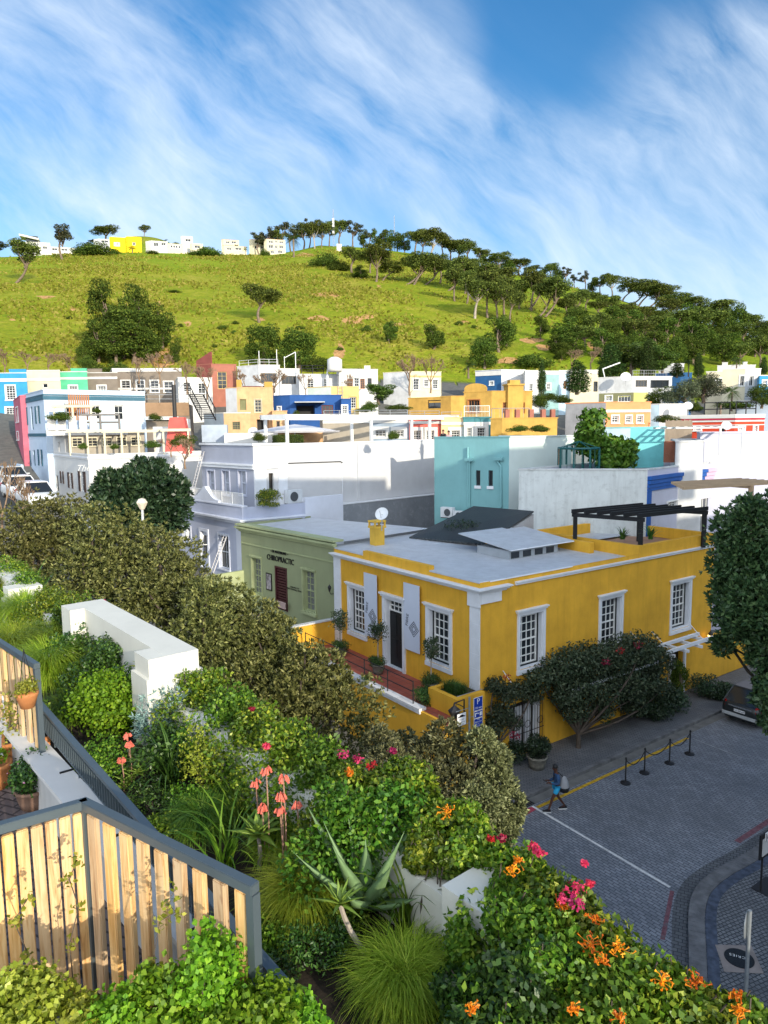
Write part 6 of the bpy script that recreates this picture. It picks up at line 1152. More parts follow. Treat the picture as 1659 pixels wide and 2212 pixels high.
# ---------------------------------------------------------------- entrance canopy (white beams and stays)
T = thing('entrance_canopy', 'white slatted canopy with stays over the door at the far end of the yellow wall', 'canopy', YR.pt(yb-3.4, .1, 2.7)); s0, z0 = YR.hit(1438, 1408, 1.2); s1, z1 = YR.hit(1540, 1385, 1.2)
zc2 = (z0+z1)/2
for n0 in (.35, 1.15): MB().ob(YR, s0, s1, n0, n0+.12, zc2, zc2+.16).build('beam', trimw, T)
for k in range(4): s = s0+.3+(s1-s0-.6)*k/3; MB().ob(YR, s-.05, s+.05, .02, 1.5, zc2-.14, zc2-.002).build('bracket', trimw, T)
for x0, y0, x1, y1 in ((1489, 1347, 1522, 1385), (1407, 1364, 1446, 1404), (1361, 1364, 1381, 1386), (1281, 1390, 1292, 1404), (1206, 1418, 1215, 1432), (1086, 1449, 1104, 1474)):
    a_, b_ = YR.hit(x0, y0), YR.hit(x1, y1, .9); MB().tube([YR.pt(a_[0], .02, a_[1]), YR.pt(b_[0], .9, b_[1])], .02, 5).build('stay', trimw, T)
# vine pergola bars under the foliage
q = MB(); zv = 2.9
for n0 in (1.2,): q.ob(YR, 4.2, s0, n0, n0+.08, zv, zv+.1)
q.build('vine_rail', trimw, T)
# garden wall beyond the building
g1 = Fr(YR.pt(yb+.0, -.3, 0), V_AZ); b = MB().ob(g1, 0.01, 6.5, -.25, 0, 0, 2.5).build('garden_wall', ochY); tag(b, 'yellow garden wall continuing from the far end of the corner building', 'wall')
# ---------------------------------------------------------------- vehicles
def car(p, az, label, paint, L=4.4, Wd=1.8, H=1.5, kind='suv', plate=None, name='parked_car', group=None):
    """lofted car body: heading along az, built from cross sections"""
    f = Fr(p, az, out=(math.cos(math.radians(az)), -math.sin(math.radians(az)))); z0 = p[2]; T = thing(name, label, 'car', p, group)
    d, n = f.d, f.n
    def P(x, y, z): q_ = f.O+d*x+n*y; return (q_[0], q_[1], z0+z)
    hood = .62 if kind == 'suv' else .58
    # lower body sections: x, half width, top z, bottom z   (rear at -L/2)
    sec = [(-L/2, .40, .42, .62), (-L/2+.02, .44, .32, .98), (-L/2+.12, .49, .26, 1.02), (-L/2+.5, .50, .24, 1.0), (0, .5, .22, .96), (L/2-1.25, .5, .22, .95), (L/2-.9, .495, .22, .92), (L/2-.25, .47, .24, .78), (L/2-.05, .43, .3, .66), (L/2, .38, .4, .58)]
    vs = []; N = 10
    for x, w, zb, zt in sec:
        w *= Wd; h = zt-zb
        ring = [(-w*.88, zb), (-w, zb+h*.25), (-w, zb+h*.6), (-w*.96, zt-h*.08), (-w*.8, zt), (w*.8, zt), (w*.96, zt-h*.08), (w, zb+h*.6), (w, zb+h*.25), (w*.88, zb)]
        vs += [P(x, a, b) for a, b in ring]
    fs = [(i*N+k, i*N+(k+1) % N, (i+1)*N+(k+1) % N, (i+1)*N+k) for i in range(len(sec)-1) for k in range(N)]+[tuple(range(N))[::-1], tuple((len(sec)-1)*N+k for k in range(N))]
    MB().add(vs, fs).build('body', paint, T, smooth=True)
    # greenhouse
    r0, r1, r2, r3 = (-L/2+.12, -L/2+.62, L/2-1.95, L/2-1.2); zb, zt = .97, H
    hw = Wd*.47; tw = Wd*.36
    lo = [(r0, -hw), (r3, -hw), (r3, hw), (r0, hw)]; hi = [(r1, -tw), (r2, -tw), (r2, tw), (r1, tw)]
    MB().hexa([P(x, y, zb-.03) for x, y in lo], [P(x, y, zt-.06) for x, y in hi]).build('glasshouse', GLASS, T)
    hi2 = [(r1-.03, -tw-.02), (r2+.05, -tw-.02), (r2+.05, tw+.02), (r1-.03, tw+.02)]
    MB().hexa([P(x, y, zt-.06) for x, y in hi2], [P(x*.98, y*.93, zt) for x, y in hi2]).build('roof', paint, T, smooth=False, bevel=.02)
    q = MB()
    for s_ in (-1, 1):
        for (a, b) in (((r0, hw), (r1, tw)), ((r3, hw), (r2, tw)), ((-.1, hw), (-.05, tw))): q.tube([P(a[0], s_*a[1]*1.005, zb-.02), P(b[0], s_*b[1]*1.005, zt-.05)], .04, 5)
    q.build('pillar', paint, T)
    for sx_, sy_ in ((-1, -1), (-1, 1), (1, -1), (1, 1)):
        cx_, cy_ = sx_*(L/2-.85), sy_*(Wd/2-.12); q = MB(); R0 = .33; ring = []
        q.tube([P(cx_, cy_-.1, R0), P(cx_, cy_+.1, R0)], R0, 20); w = q.build('wheel', mat('tyre', (.015, .015, .016), .8), T); MB().tube([P(cx_, cy_+sy_*.09, R0), P(cx_, cy_+sy_*.115, R0)], R0*.62, 16).build('rim', m_steel, w)
    for s_ in (-1, 1):
        MB().hexa([P(-L/2+.0, s_*Wd*.40, .8), P(-L/2+.2, s_*Wd*.495, .8), P(-L/2+.2, s_*Wd*.47, .9), P(-L/2+.02, s_*Wd*.37, .9)], [P(-L/2+.05, s_*Wd*.38, 1.05), P(-L/2+.25, s_*Wd*.485, 1.05), P(-L/2+.25, s_*Wd*.45, 1.05), P(-L/2+.1, s_*Wd*.36, 1.05)]).build('tail_light', mat('tail_red', (.30, .01, .01), .3), T)
        MB().hexa([P(L/2-.12, s_*Wd*.30, .6), P(L/2+.0, s_*Wd*.30, .6), P(L/2-.1, s_*Wd*.44, .6), P(L/2-.2, s_*Wd*.44, .6)], [P(L/2-.2, s_*Wd*.30, .74), P(L/2-.06, s_*Wd*.30, .72), P(L/2-.16, s_*Wd*.44, .74), P(L/2-.25, s_*Wd*.44, .76)]).build('headlight', mat('lamp_clear', (.5, .52, .55), .15), T)
        MB().hexa([P(L/2-1.5, s_*(Wd/2-.03), .98), P(L/2-1.38, s_*(Wd/2-.03), .98), P(L/2-1.38, s_*(Wd/2+.17), .98), P(L/2-1.5, s_*(Wd/2+.17), .98)], [P(L/2-1.5, s_*(Wd/2-.03), 1.1), P(L/2-1.38, s_*(Wd/2-.03), 1.1), P(L/2-1.38, s_*(Wd/2+.17), 1.1), P(L/2-1.5, s_*(Wd/2+.17), 1.1)]).build('mirror', paint, T)
    # bumpers and trim
    MB().hexa([P(-L/2-.05, -Wd*.44, .40), P(-L/2+.1, -Wd*.49, .40), P(-L/2+.1, Wd*.49, .40), P(-L/2-.05, Wd*.44, .40)], [P(-L/2-.05, -Wd*.44, .55), P(-L/2+.1, -Wd*.49, .55), P(-L/2+.1, Wd*.49, .55), P(-L/2-.05, Wd*.44, .55)]).build('rear_bumper', mat('bumper_silver', (.42, .44, .45), .35), T, bevel=.02)
    MB().hexa([P(L/2-.1, -Wd*.3, .36), P(L/2+.02, -Wd*.3, .36), P(L/2+.02, Wd*.3, .36), P(L/2-.1, Wd*.3, .36)], [P(L/2-.1, -Wd*.3, .56), P(L/2+.01, -Wd*.3, .56), P(L/2+.01, Wd*.3, .56), P(L/2-.1, Wd*.3, .56)]).build('grille', m_black, T)
    MB().hexa([P(-L/2-.0, -.55, .86), P(-L/2+.05, -.55, .86), P(-L/2+.05, .55, .86), P(-L/2-.0, .55, .86)], [P(-L/2-.02, -.55, .92), P(-L/2+.05, -.55, .92), P(-L/2+.05, .55, .92), P(-L/2-.02, .55, .92)]).build('chrome_strip', mat('chrome', (.6, .62, .64), .2, metal=.9), T)
    if plate:
        fr_ = Fr(P(-L/2-.03, 0, 0), az+90, out=-d); MB().ob(fr_, -.26, .26, 0, .015, z0+.66, z0+.78).build('number_plate', sw, T); text_mb(fr_, plate, 0, z0+.72, .105, .003, .017).build('lettering', blk, T)
    return T
pr = pz(1593, 1566, 0); ppos = pr+np.array([*(vd*2.25), 0]); ppos[:2] += ud*-.1
car(ppos, V_AZ, 'dark people carrier parked by the kerb under the big tree', mat('car_dark', (.016, .02, .022), .3, .0, 1, 0, spec=.6), L=4.6, Wd=1.85, H=1.68, plate='CA 450 639')
for (x, y, d, lab, pm, az_) in ((28, 1052, 62, 'silver hatchback parked behind the white cars at the left edge', mat('car_silver', (.42, .44, .46), .35, 0, 1, 0, spec=.6), 140), (46, 1076, 56, 'white off roader parked nose towards us at the left edge', mat('car_white', (.75, .76, .77), .3, 0, 1, 0, spec=.6), 141), (80, 1093, 51, 'white car half hidden behind the hedge trees', mat('car_white', (0, 0, 0)), 143)):
    c = pd(x, y, d); car(c, az_, lab, pm, group='cars parked up the side street', H=1.6)
# paved side street on the slope below those cars
# ---------------------------------------------------------------- people
def person(p, az, label, top, bottom, skin, hair, h=1.75, walk=True, short=True, bag=False):
    """one continuous skinned body; x = forward, y = left"""
    T = thing('person', label, 'person', p); a = math.radians(az); F3 = np.array([math.sin(a), math.cos(a), 0]); L3 = np.array([-math.cos(a), math.sin(a), 0]); k = h/1.75; O = np.array(p, float)
    P = lambda x, y, z: tuple(O+F3*x*k+L3*y*k+np.array([0, 0, z*k]))
    def skin(name, pts, edges, rad, m, root=0, sub=2):
        me = bpy.data.meshes.new(name); off_ = np.array(T['_w']); me.from_pydata([tuple(np.array(q)-off_) for q in pts], edges, []); o = bpy.data.objects.new(name, me); col.objects.link(o)
        md = o.modifiers.new('skin', 'SKIN'); md.use_smooth_shade = True
        for i, r_ in enumerate(rad): sv = me.skin_vertices[0].data[i]; sv.radius = (r_[0]*k, r_[1]*k) if isinstance(r_, tuple) else (r_*k, r_*k); sv.use_root = (i == root)
        o.modifiers.new('sub', 'SUBSURF').levels = sub; o.modifiers['sub'].render_levels = sub
        dg = bpy.context.evaluated_depsgraph_get(); m2 = bpy.data.meshes.new_from_object(o.evaluated_get(dg)); bpy.data.objects.remove(o); bpy.data.meshes.remove(me); m2.materials.clear(); m2.materials.append(m)
        o = bpy.data.objects.new(name, m2); col.objects.link(o); o.parent = T; o['_w'] = T['_w']; return o
    st = .34 if walk else .04
    fa, fb = (.0+st, .10, .0), (-st+.02, -.10, .0)
    J = dict(pel=(0, 0, .95), sp=(.01, 0, 1.12), ch=(.02, 0, 1.32), nk=(.05, 0, 1.47), hd=(.085, 0, 1.60), hd2=(.10, 0, 1.67),
             hL=(0, .09, .92), kL=(.20 if walk else .02, .10, .52), aL=(.33 if walk else 0, .10, .10), tL=(.47 if walk else .14, .10, .04),
             hR=(0, -.09, .92), kR=(-.06 if walk else .02, -.10, .50), aR=(-.33 if walk else 0, -.10, .13), tR=(-.20 if walk else .14, -.10, .04),
             sL=(.02, .17, 1.40), eL=(.02, .23, 1.13), wL=(.25, .13, 1.10), pL=(.33, .10, 1.13), sR=(.02, -.17, 1.40), eR=(.02, -.23, 1.13), wR=(.25, -.12, 1.10), pR=(.33, -.09, 1.13))
    nm = list(J); ix = {n_: i for i, n_ in enumerate(nm)}
    R = dict(pel=(.14, .11), sp=(.135, .10), ch=(.155, .105), nk=.055, hd=(.078, .09), hd2=(.07, .08), hL=.088, kL=.055, aL=.038, tL=.035, hR=.088, kR=.055, aR=.038, tR=.035, sL=.06, eL=.042, wL=.028, pL=.034, sR=.06, eR=.042, wR=.028, pR=.034)
    E = [('pel', 'sp'), ('sp', 'ch'), ('ch', 'nk'), ('nk', 'hd'), ('hd', 'hd2'), ('pel', 'hL'), ('hL', 'kL'), ('kL', 'aL'), ('aL', 'tL'), ('pel', 'hR'), ('hR', 'kR'), ('kR', 'aR'), ('aR', 'tR'), ('ch', 'sL'), ('sL', 'eL'), ('eL', 'wL'), ('wL', 'pL'), ('ch', 'sR'), ('sR', 'eR'), ('eR', 'wR'), ('wR', 'pR')]
    pts = [P(*J[n_]) for n_ in nm]; ed = [(ix[a_], ix[b_]) for a_, b_ in E]; rad = [R[n_] for n_ in nm]
    for s_, w in ((1, 'pL'), (-1, 'pR')):      # five fingers each
        c = J[w]
        for f_i, (dy, ln) in enumerate(((-.03, .07), (-.012, .085), (.006, .08), (.024, .065))):
            b0 = len(pts); pts += [P(c[0]+.03, c[1]+dy, c[2]+.0), P(c[0]+.03+ln*.6, c[1]+dy, c[2]-.01), P(c[0]+.03+ln*.8, c[1]+dy, c[2]-.035)]; ed += [(ix[w], b0), (b0, b0+1), (b0+1, b0+2)]; rad += [.009, .008, .007]
        b0 = len(pts); pts += [P(c[0], c[1]-s_*.03, c[2]+.02), P(c[0]+.045, c[1]-s_*.045, c[2]+.03)]; ed += [(ix[w], b0), (b0, b0+1)]; rad += [.010, .008]
    skin('body', pts, ed, rad, skin_, 0)
    # clothes follow the same joints, a little wider
    tj = ['sp', 'ch', 'nk', 'sL', 'eL', 'wL', 'sR', 'eR', 'wR', 'pel']; ti = {n_: i for i, n_ in enumerate(tj)}; te = [e for e in E if e[0] in ti and e[1] in ti]
    tp_ = [P(*J[n_]) for n_ in tj]; tp_[ti['nk']] = P(.03, 0, 1.44); tr = {'sp': (.155, .12), 'ch': (.175, .125), 'nk': .075, 'pel': (.165, .13), 'sL': .078, 'eL': .058, 'wL': .042, 'sR': .078, 'eR': .058, 'wR': .042}
    skin('hoodie', tp_, [(ti[a_], ti[b_]) for a_, b_ in te], [tr[n_] for n_ in tj], top, ti['pel'])
    if short: m_l = lambda h_, k_: tuple(np.array(J[h_])+(np.array(J[k_])-np.array(J[h_]))*.62)
    else: m_l = lambda h_, k_: J['a'+k_[1]]
    sp2 = [P(0, 0, .97), P(*J['hL']), P(*m_l('hL', 'kL')), P(*J['hR']), P(*m_l('hR', 'kR'))]
    skin('shorts' if short else 'trousers', sp2, [(0, 1), (1, 2), (0, 3), (3, 4)], [(.15, .12), .108, .092 if short else .06, .108, .092 if short else .06], bottom, 0)
    c = np.array(J['hd2'])
    vs = []; MBh = MB(); hc = P(.082, 0, 1.675); MBh.lathe(hc, [(.085, -.04), (.095, 0), (.088, .05), (.055, .088), (.01, .1)], 14); MBh.build('hair', hair, T, smooth=True)
    f_ = MB()
    for s_ in (-1, 1): f_.tube([P(.165, s_*.032, 1.645), P(.176, s_*.032, 1.645)], .010*k, 6)
    f_.build('eye', m_dark, T); MB().tube([P(.16, 0, 1.635), P(.19, 0, 1.605), P(.165, 0, 1.60)], .012*k, 6).build('nose', skin_, T); MB().tube([P(.16, -.022, 1.575), P(.166, 0, 1.573), P(.16, .022, 1.575)], .007*k, 5).build('mouth', mat('lip', (.12, .03, .025)), T)
    for s_ in (-1, 1): MB().tube([P(.075, s_*.088, 1.64), P(.07, s_*.094, 1.61), P(.08, s_*.088, 1.585)], .013*k, 6).build('ear', skin_, T)
    shm, som = mat('shoe_black', (.015, .015, .018), .6), mat('shoe_sole', (.65, .65, .66), .6)
    for t_, a_, lift in (('tL', 'aL', .03), ('tR', 'aR', .0)):
        x0, y0 = J[a_][0]-.07, J[a_][1]; 
        if not walk: x0 = -.08
        pr_ = [(x0, .03), (x0, .11), (x0+.1, .12), (x0+.2, .075), (x0+.29, .06), (x0+.30, .03)]
        dz = .02
        MB().hexa([P(x, y0-.045, z+dz*(x-x0)*5*(t_ == 'tL')) for x, z in pr_], [P(x, y0+.045, z+dz*(x-x0)*5*(t_ == 'tL')) for x, z in pr_]).build('shoe', shm, T, bevel=.012)
        MB().hexa([P(x0-.01, y0-.05, .0), P(x0+.31, y0-.05, .03*(t_ == 'tL')), P(x0+.31, y0-.05, .03+.03*(t_ == 'tL')), P(x0-.01, y0-.05, .032)], [P(x0-.01, y0+.05, .0), P(x0+.31, y0+.05, .03*(t_ == 'tL')), P(x0+.31, y0+.05, .03+.03*(t_ == 'tL')), P(x0-.01, y0+.05, .032)]).build('sole', som, T)
    return T, P
skin_ = mat('dark_brown_skin', (.085, .035, .022), .55, .05, 5, 0)
pf = (pz(1184, 1752, 0)+pz(1221, 1750, 0))/2
_df = pz(1184, 1752, 0)-pz(1221, 1750, 0)
WP, PP = person((pf[0], pf[1], .0), math.degrees(math.atan2(_df[0], _df[1])), 'person in a blue hoodie and light blue shorts walking with a phone and a bag', mat('hoodie_blue', (.03, .075, .17), .85, .15, 12), mat('shorts_blue', (.03, .38, .68), .7), skin_, m_black, h=1.78)
bagm = mat('bag_grey', (.28, .29, .31), .7); q = MB(); c = PP(-.22, .10, 1.02); q.lathe(c, [(.05, -.27), (.16, -.22), (.19, -.05), (.15, .15), (.07, .30), (.02, .34)], 12); b = q.build('shoulder_bag', bagm, smooth=True); tag(b, 'grey and black shoulder bag on the walking person back', 'bag'); q = MB(); q.lathe((c[0], c[1], c[2]-.0), [(.06, -.28), (.172, -.23), (.196, -.08), (.198, -.06)], 12); q.build('bag_base', m_black, b, smooth=True); MB().tube([PP(-.2, .1, 1.3), PP(-.02, .1, 1.5), PP(.13, .04, 1.36), PP(.12, -.05, 1.15)], .018, 6).build('strap', m_black, b)
q = MB(); q.hexa([PP(.40, -.04, 1.13), PP(.40, .04, 1.13), PP(.40, .04, 1.14), PP(.40, -.04, 1.14)], [PP(.53, -.04, 1.20), PP(.53, .04, 1.20), PP(.53, .04, 1.21), PP(.53, -.04, 1.21)]); b = q.build('phone', m_black); tag(b, 'phone held out in both hands by the walking person', 'phone')
skin_ = mat('fair_skin', (.45, .25, .18), .55)
for x, y, d, lab, tm_, hm_ in ((958, 932, 55, 'person in a black jacket sitting behind the teal parapet', m_black, mat('brown_hair', (.08, .04, .02))), (970, 934, 54.4, 'person with long brown hair and pink top behind the teal parapet', mat('pink_top', (.6, .35, .36)), mat('brown_hair', (0, 0, 0)))):
    c = pd(x, y, d); person((c[0], c[1], c[2]-1.62), 200, lab, tm_, m_dark, skin_, hm_, walk=False, short=False)
# ---------------------------------------------------------------- foliage
def nrm(v): return v/np.maximum(np.linalg.norm(v, axis=-1, keepdims=True), 1e-9)
def leaf_quads(c, a, b, L, W, fold=0.):
    """diamond leaves: centre c, long axis a, side b"""
    n = len(c); L = np.broadcast_to(L, n)[:, None]; W = np.broadcast_to(W, n)[:, None]; k = np.cross(a, b)
    v = np.stack([c-a*L*.5, c+b*W*.5-a*L*.05+k*W*fold, c+a*L*.5, c-b*W*.5-a*L*.05+k*W*fold], 1).reshape(-1, 3)
    return v
def blob_points(blobs, n, r, shell=.62):
    bl = np.array(blobs, float); w = bl[:, 3]*bl[:, 4]+bl[:, 4]*bl[:, 5]+bl[:, 3]*bl[:, 5]; i = r.choice(len(bl), n, p=w/w.sum())
    d = nrm(r.normal(size=(n, 3))); rad = (shell+(1.06-shell)*r.random(n)**.6)[:, None]
    # lumps on each blob so the outline is uneven
    lump = 1+.16*np.sin(d[:, :1]*5+i[:, None]*1.7)*np.sin(d[:, 1:2]*6+i[:, None])+.10*np.sin(d[:, 2:3]*11+i[:, None]*2.3)
    return bl[i, :3]+d*bl[i, 3:6]*rad*lump, d
def crown(name, blobs, n, L, W, m, seed=0, droop=0., out=.9, shell=.62, under=1., sprig=1, fold=.15):
    r = np.random.default_rng(seed); k = n//sprig; p, d = blob_points(blobs, k, r, shell)
    if under < 1: keep = (d[:, 2] > -.35) | (r.random(k) < under); p, d = p[keep], d[keep]
    if sprig > 1:
        p = np.repeat(p, sprig, 0); d = np.repeat(d, sprig, 0); sp_ = nrm(d*.9+r.normal(size=d.shape)*.75+np.array([0, 0, .35])); p = p+sp_*L*.5; a = sp_; nn = r.normal(size=d.shape)
    else:
        a = nrm(r.normal(size=d.shape)+d*.3-np.array([0, 0, droop])); nn = nrm(d*out+r.normal(size=d.shape)*.6)
    b = nrm(np.cross(nn, a)); s = r.uniform(.7, 1.3, len(p))
    v = leaf_quads(p, a, b, L*s, W*s, fold); return np_mesh(name, v, np.arange(len(v)).reshape(-1, 4), m)
def limb(q, a, b, r0, r1, bend=.12, seed=0, seg=6, n=5):
    rr = random.Random(seed); a, b = Vector(a), Vector(b); L = (b-a).length; P = []; o = Vector((rr.uniform(-1, 1), rr.uniform(-1, 1), rr.uniform(-.3, .6)))*L*bend
    for i in range(n+1): t = i/n; P.append(a.lerp(b, t)+o*math.sin(math.pi*t))
    q.tube(P, [r0+(r1-r0)*i/n for i in range(n+1)], seg, False)
barkm = mat('pine_bark', (.20, .15, .11), .95, .25, 3, .4, 8); barkp = mat('pale_bark', (.36, .31, .26), .95, .2, 3, .3, 8); barkd = mat('dark_bark', (.09, .07, .055), .95, .25, 4, .4, 10)
lf_pine = leafmat('pine_needles', (.075, .105, .022), (.19, .22, .04), .45, .10, .8, .1); lf_pine2 = leafmat('dense_pine_needles', (.052, .092, .014), (.14, .185, .026), .45, .08, .8, .1)
lf_euc = leafmat('gum_leaves', (.060, .075, .035), (.13, .13, .06), .4, .15, .7, .15); lf_cyp = leafmat('cypress_leaves', (.028, .058, .014), (.08, .12, .025), .4, .05, .8, .1)
lf_broad = leafmat('broad_leaves', (.06, .11, .012), (.13, .18, .02), .4, .2); lf_olive = leafmat('olive_leaves', (.075, .095, .045), (.16, .18, .09), .4, .12)
lf_hedge = leafmat('hedge_tree_leaves', (.105, .115, .030), (.30, .29, .10), .55, .15, .5, .3); lf_dark = leafmat('dark_glossy_leaves', (.022, .050, .022), (.06, .10, .04), .4, .12, .4, .4)
twigm = mat('bare_twigs', (.24, .16, .10), .95, .15, 3, .1)
COLLECT = {}
PROTO = {}
def proto(kind, var):
    """unit tree meshes, 10 m tall, base at the origin"""
    if (kind, var) in PROTO: return PROTO[kind, var]
    rr = random.Random(hash_(kind)*31+var); q = MB(); blobs = []; bk = barkm; m = lf_pine; par = {}
    if kind in ('umbrella', 'lean', 'pale'):
        ln = rr.uniform(-.8, .8) if kind != 'lean' else rr.uniform(2.4, 3.6); top = Vector((ln, rr.uniform(-.6, .6), 4.5+rr.uniform(-.6, .6)))
        if kind == 'pale': bk = barkp
        limb(q, (0, 0, -.6), top*.98, .30, .18, .10, var, 7); n = 6
        for i in range(n):
            a = i*6.283/n+rr.uniform(-.5, .5); e = Vector((top.x+math.cos(a)*rr.uniform(1.3, 2.9), top.y+math.sin(a)*rr.uniform(1.3, 2.9), rr.uniform(6.2, 8.8))); limb(q, top*rr.uniform(.72, .98), e, .17, .05, .12, var*9+i, 5)
            blobs.append((e.x, e.y, e.z, rr.uniform(1.2, 1.8), rr.uniform(1.2, 1.8), rr.uniform(.95, 1.35)))
            blobs.append((e.x*.8, e.y*.8, e.z-rr.uniform(1.0, 1.9), rr.uniform(.8, 1.3), rr.uniform(.8, 1.3), rr.uniform(.5, .9)))
            blobs.append((e.x*.7+rr.uniform(-.8, .8), e.y*.7+rr.uniform(-.8, .8), e.z+rr.uniform(.2, .8), 1.2, 1.2, .8))
        par = dict(n=4600, L=.42, W=.20, under=.7, shell=.5)
    elif kind == 'dense':
        limb(q, (0, 0, -.5), (rr.uniform(-.5, .5), 0, 6.5), .36, .12, .08, var, 7); m = lf_pine2
        for i in range(13):
            z = rr.uniform(1.9, 8.6); R = 3.0*math.sin(math.pi*min(1, (z+.8)/10.5))**.7; a = rr.uniform(0, 6.28); blobs.append((math.cos(a)*R*.62, math.sin(a)*R*.62, z, rr.uniform(1.1, 1.8), rr.uniform(1.1, 1.8), rr.uniform(.9, 1.4)))
            limb(q, (0, 0, z*.6), blobs[-1][:3], .1, .03, .1, i, 4)
        par = dict(n=5200, L=.40, W=.20)
    elif kind == 'round':
        limb(q, (0, 0, -.5), (0, 0, 4), .5, .3, .05, var, 7); m = lf_pine2
        for i in range(16): a = rr.uniform(0, 6.28); z = rr.uniform(1.2, 8.4); R = 4.4*math.sin(math.pi*min(1, (z+.4)/10))**.6; blobs.append((math.cos(a)*R*.66, math.sin(a)*R*.66, z, rr.uniform(1.3, 2.1), rr.uniform(1.3, 2.1), rr.uniform(1.1, 1.6)))
        blobs.append((0, 0, 5, 3.2, 3.2, 3.8)); par = dict(n=7500, L=.42, W=.22)
    elif kind == 'airy':
        limb(q, (0, 0, -.5), (.3, 0, 6), .26, .14, .1, var, 6); m = lf_euc
        for i in range(9): a = rr.uniform(0, 6.28); e = (math.cos(a)*rr.uniform(.5, 2.4), math.sin(a)*rr.uniform(.5, 2.4), rr.uniform(4.8, 9.3)); limb(q, (.2, 0, rr.uniform(3, 5.5)), e, .11, .03, .15, i, 4); blobs.append((*e, rr.uniform(.6, 1.2), rr.uniform(.6, 1.2), rr.uniform(.5, .9)))
        par = dict(n=2000, L=.4, W=.18, shell=.3)
    elif kind == 'cypress':
        q.tube([(0, 0, -.4), (0, 0, 8.5)], [.3, .05], 6, False); m = lf_cyp
        for i in range(26): z = .8+8.6*i/25; R = 1.35*math.sin(math.pi*(.16+.84*(1-i/25.))*.62+.05)**1.2+.12; a = rr.uniform(0, 6.28); blobs.append((math.cos(a)*R*.25, math.sin(a)*R*.25, z, R, R, .8))
        par = dict(n=6000, L=.34, W=.14, shell=.75)
    elif kind == 'shrub':
        q.tube([(0, 0, -.5), (0, 0, 2)], [.3, .15], 5, False); m = lf_pine2
        for i in range(9): a = rr.uniform(0, 6.28); R = rr.uniform(0, 5.2); blobs.append((math.cos(a)*R, math.sin(a)*R, rr.uniform(.8, 6.)*(1-R/10), rr.uniform(2, 3), rr.uniform(2, 3), rr.uniform(2, 3)))
        blobs += [(3.6*math.cos(k), 3.6*math.sin(k), 1.2, 2.4, 2.4, 1.9) for k in range(6)]; par = dict(n=4800, L=.6, W=.34)
    elif kind == 'broad':
        limb(q, (0, 0, -.5), (0, 0, 5), .4, .2, .06, var, 7); m = lf_broad
        for i in range(14): a = rr.uniform(0, 6.28); z = rr.uniform(2.6, 8.8); R = rr.uniform(.6, 2.6); blobs.append((math.cos(a)*R, math.sin(a)*R, z, rr.uniform(1.1, 1.7), rr.uniform(1.1, 1.7), rr.uniform(1, 1.5))); limb(q, (0, 0, z*.5), blobs[-1][:3], .1, .03, .1, i, 4)
        par = dict(n=5200, L=.42, W=.26)
    elif kind == 'olive':
        limb(q, (0, 0, -.5), (0, 0, 4), .5, .3, .08, var, 7); m = lf_olive
        for i in range(16): a = rr.uniform(0, 6.28); z = rr.uniform(2.2, 8.4); R = rr.uniform(1, 4.2); blobs.append((math.cos(a)*R, math.sin(a)*R, z, rr.uniform(1.5, 2.3), rr.uniform(1.5, 2.3), rr.uniform(1.3, 1.9))); limb(q, (0, 0, z*.5), blobs[-1][:3], .12, .03, .1, i, 4)
        par = dict(n=8000, L=.42, W=.2)
    elif kind == 'bare':
        def br(p, d, L, r, lv):
            e = p+d*L; q.tube([p, p.lerp(e, .5)+Vector((rr.uniform(-1, 1), rr.uniform(-1, 1), 0))*L*.06, e], [r, r*.8, r*.62], 4 if lv > 1 else 6, False)
            if lv < 5:
                for i in range(3 if lv < 4 else 3): br(e, (d+Vector((rr.uniform(-1, 1), rr.uniform(-1, 1), rr.uniform(-.15, .8)))*.75).normalized(), L*rr.uniform(.62, .82), max(r*.6, .045), lv+1)
        br(Vector((0, 0, -.4)), Vector((0, 0, 1)), 2.7, .24, 0); bk = twigm; PROTO[kind, var] = (q.mesh('trunk', bk), None); return PROTO[kind, var]
    t = q.mesh('trunk', bk, smooth=True); c = crown('crown', blobs, seed=var*7+hash_(kind) % 97, m=m, **par); PROTO[kind, var] = (t, c); return PROTO[kind, var]
def hash_(s): return sum(ord(c)*(i+3) for i, c in enumerate(s))
def palm_proto(var):
    if ('palm', var) in PROTO: return PROTO['palm', var]
    r = random.Random(var); q = MB(); q.tube([(0, 0, -.4), (.1, 0, 3), (.05, 0, 5.6)], [.4, .32, .36], 8, False); c = MB()
    for i in range(26):
        a = r.uniform(0, 6.28); el = r.uniform(-.5, 1.25); L = 4.2; P = []; 
        for k in range(6): t = k/5; x = L*t*math.cos(el*(1-t*.4)); z = L*t*math.sin(el)-2.6*t*t*.9; P.append((x*math.cos(a), x*math.sin(a), 5.7+z))
        s = Vector((-math.sin(a), math.cos(a), 0))
        for k in range(5):
            p0, p1 = Vector(P[k]), Vector(P[k+1])
            for j in range(3):
                pp = p0.lerp(p1, j/3); w = 1.0*math.sin(math.pi*min(1, (k+j/3)/5.4+.12)); dn = Vector((0, 0, -.45*w)); fw = (p1-p0).normalized()*.35*w
                for sg in (-1, 1): c.add([pp-fw*.15, pp+fw*.35, pp+s*sg*w+dn+fw], [(0, 1, 2)])
    PROTO['palm', var] = (q.mesh('trunk', barkm, smooth=True), c.mesh('crown', lf_broad)); return PROTO['palm', var]
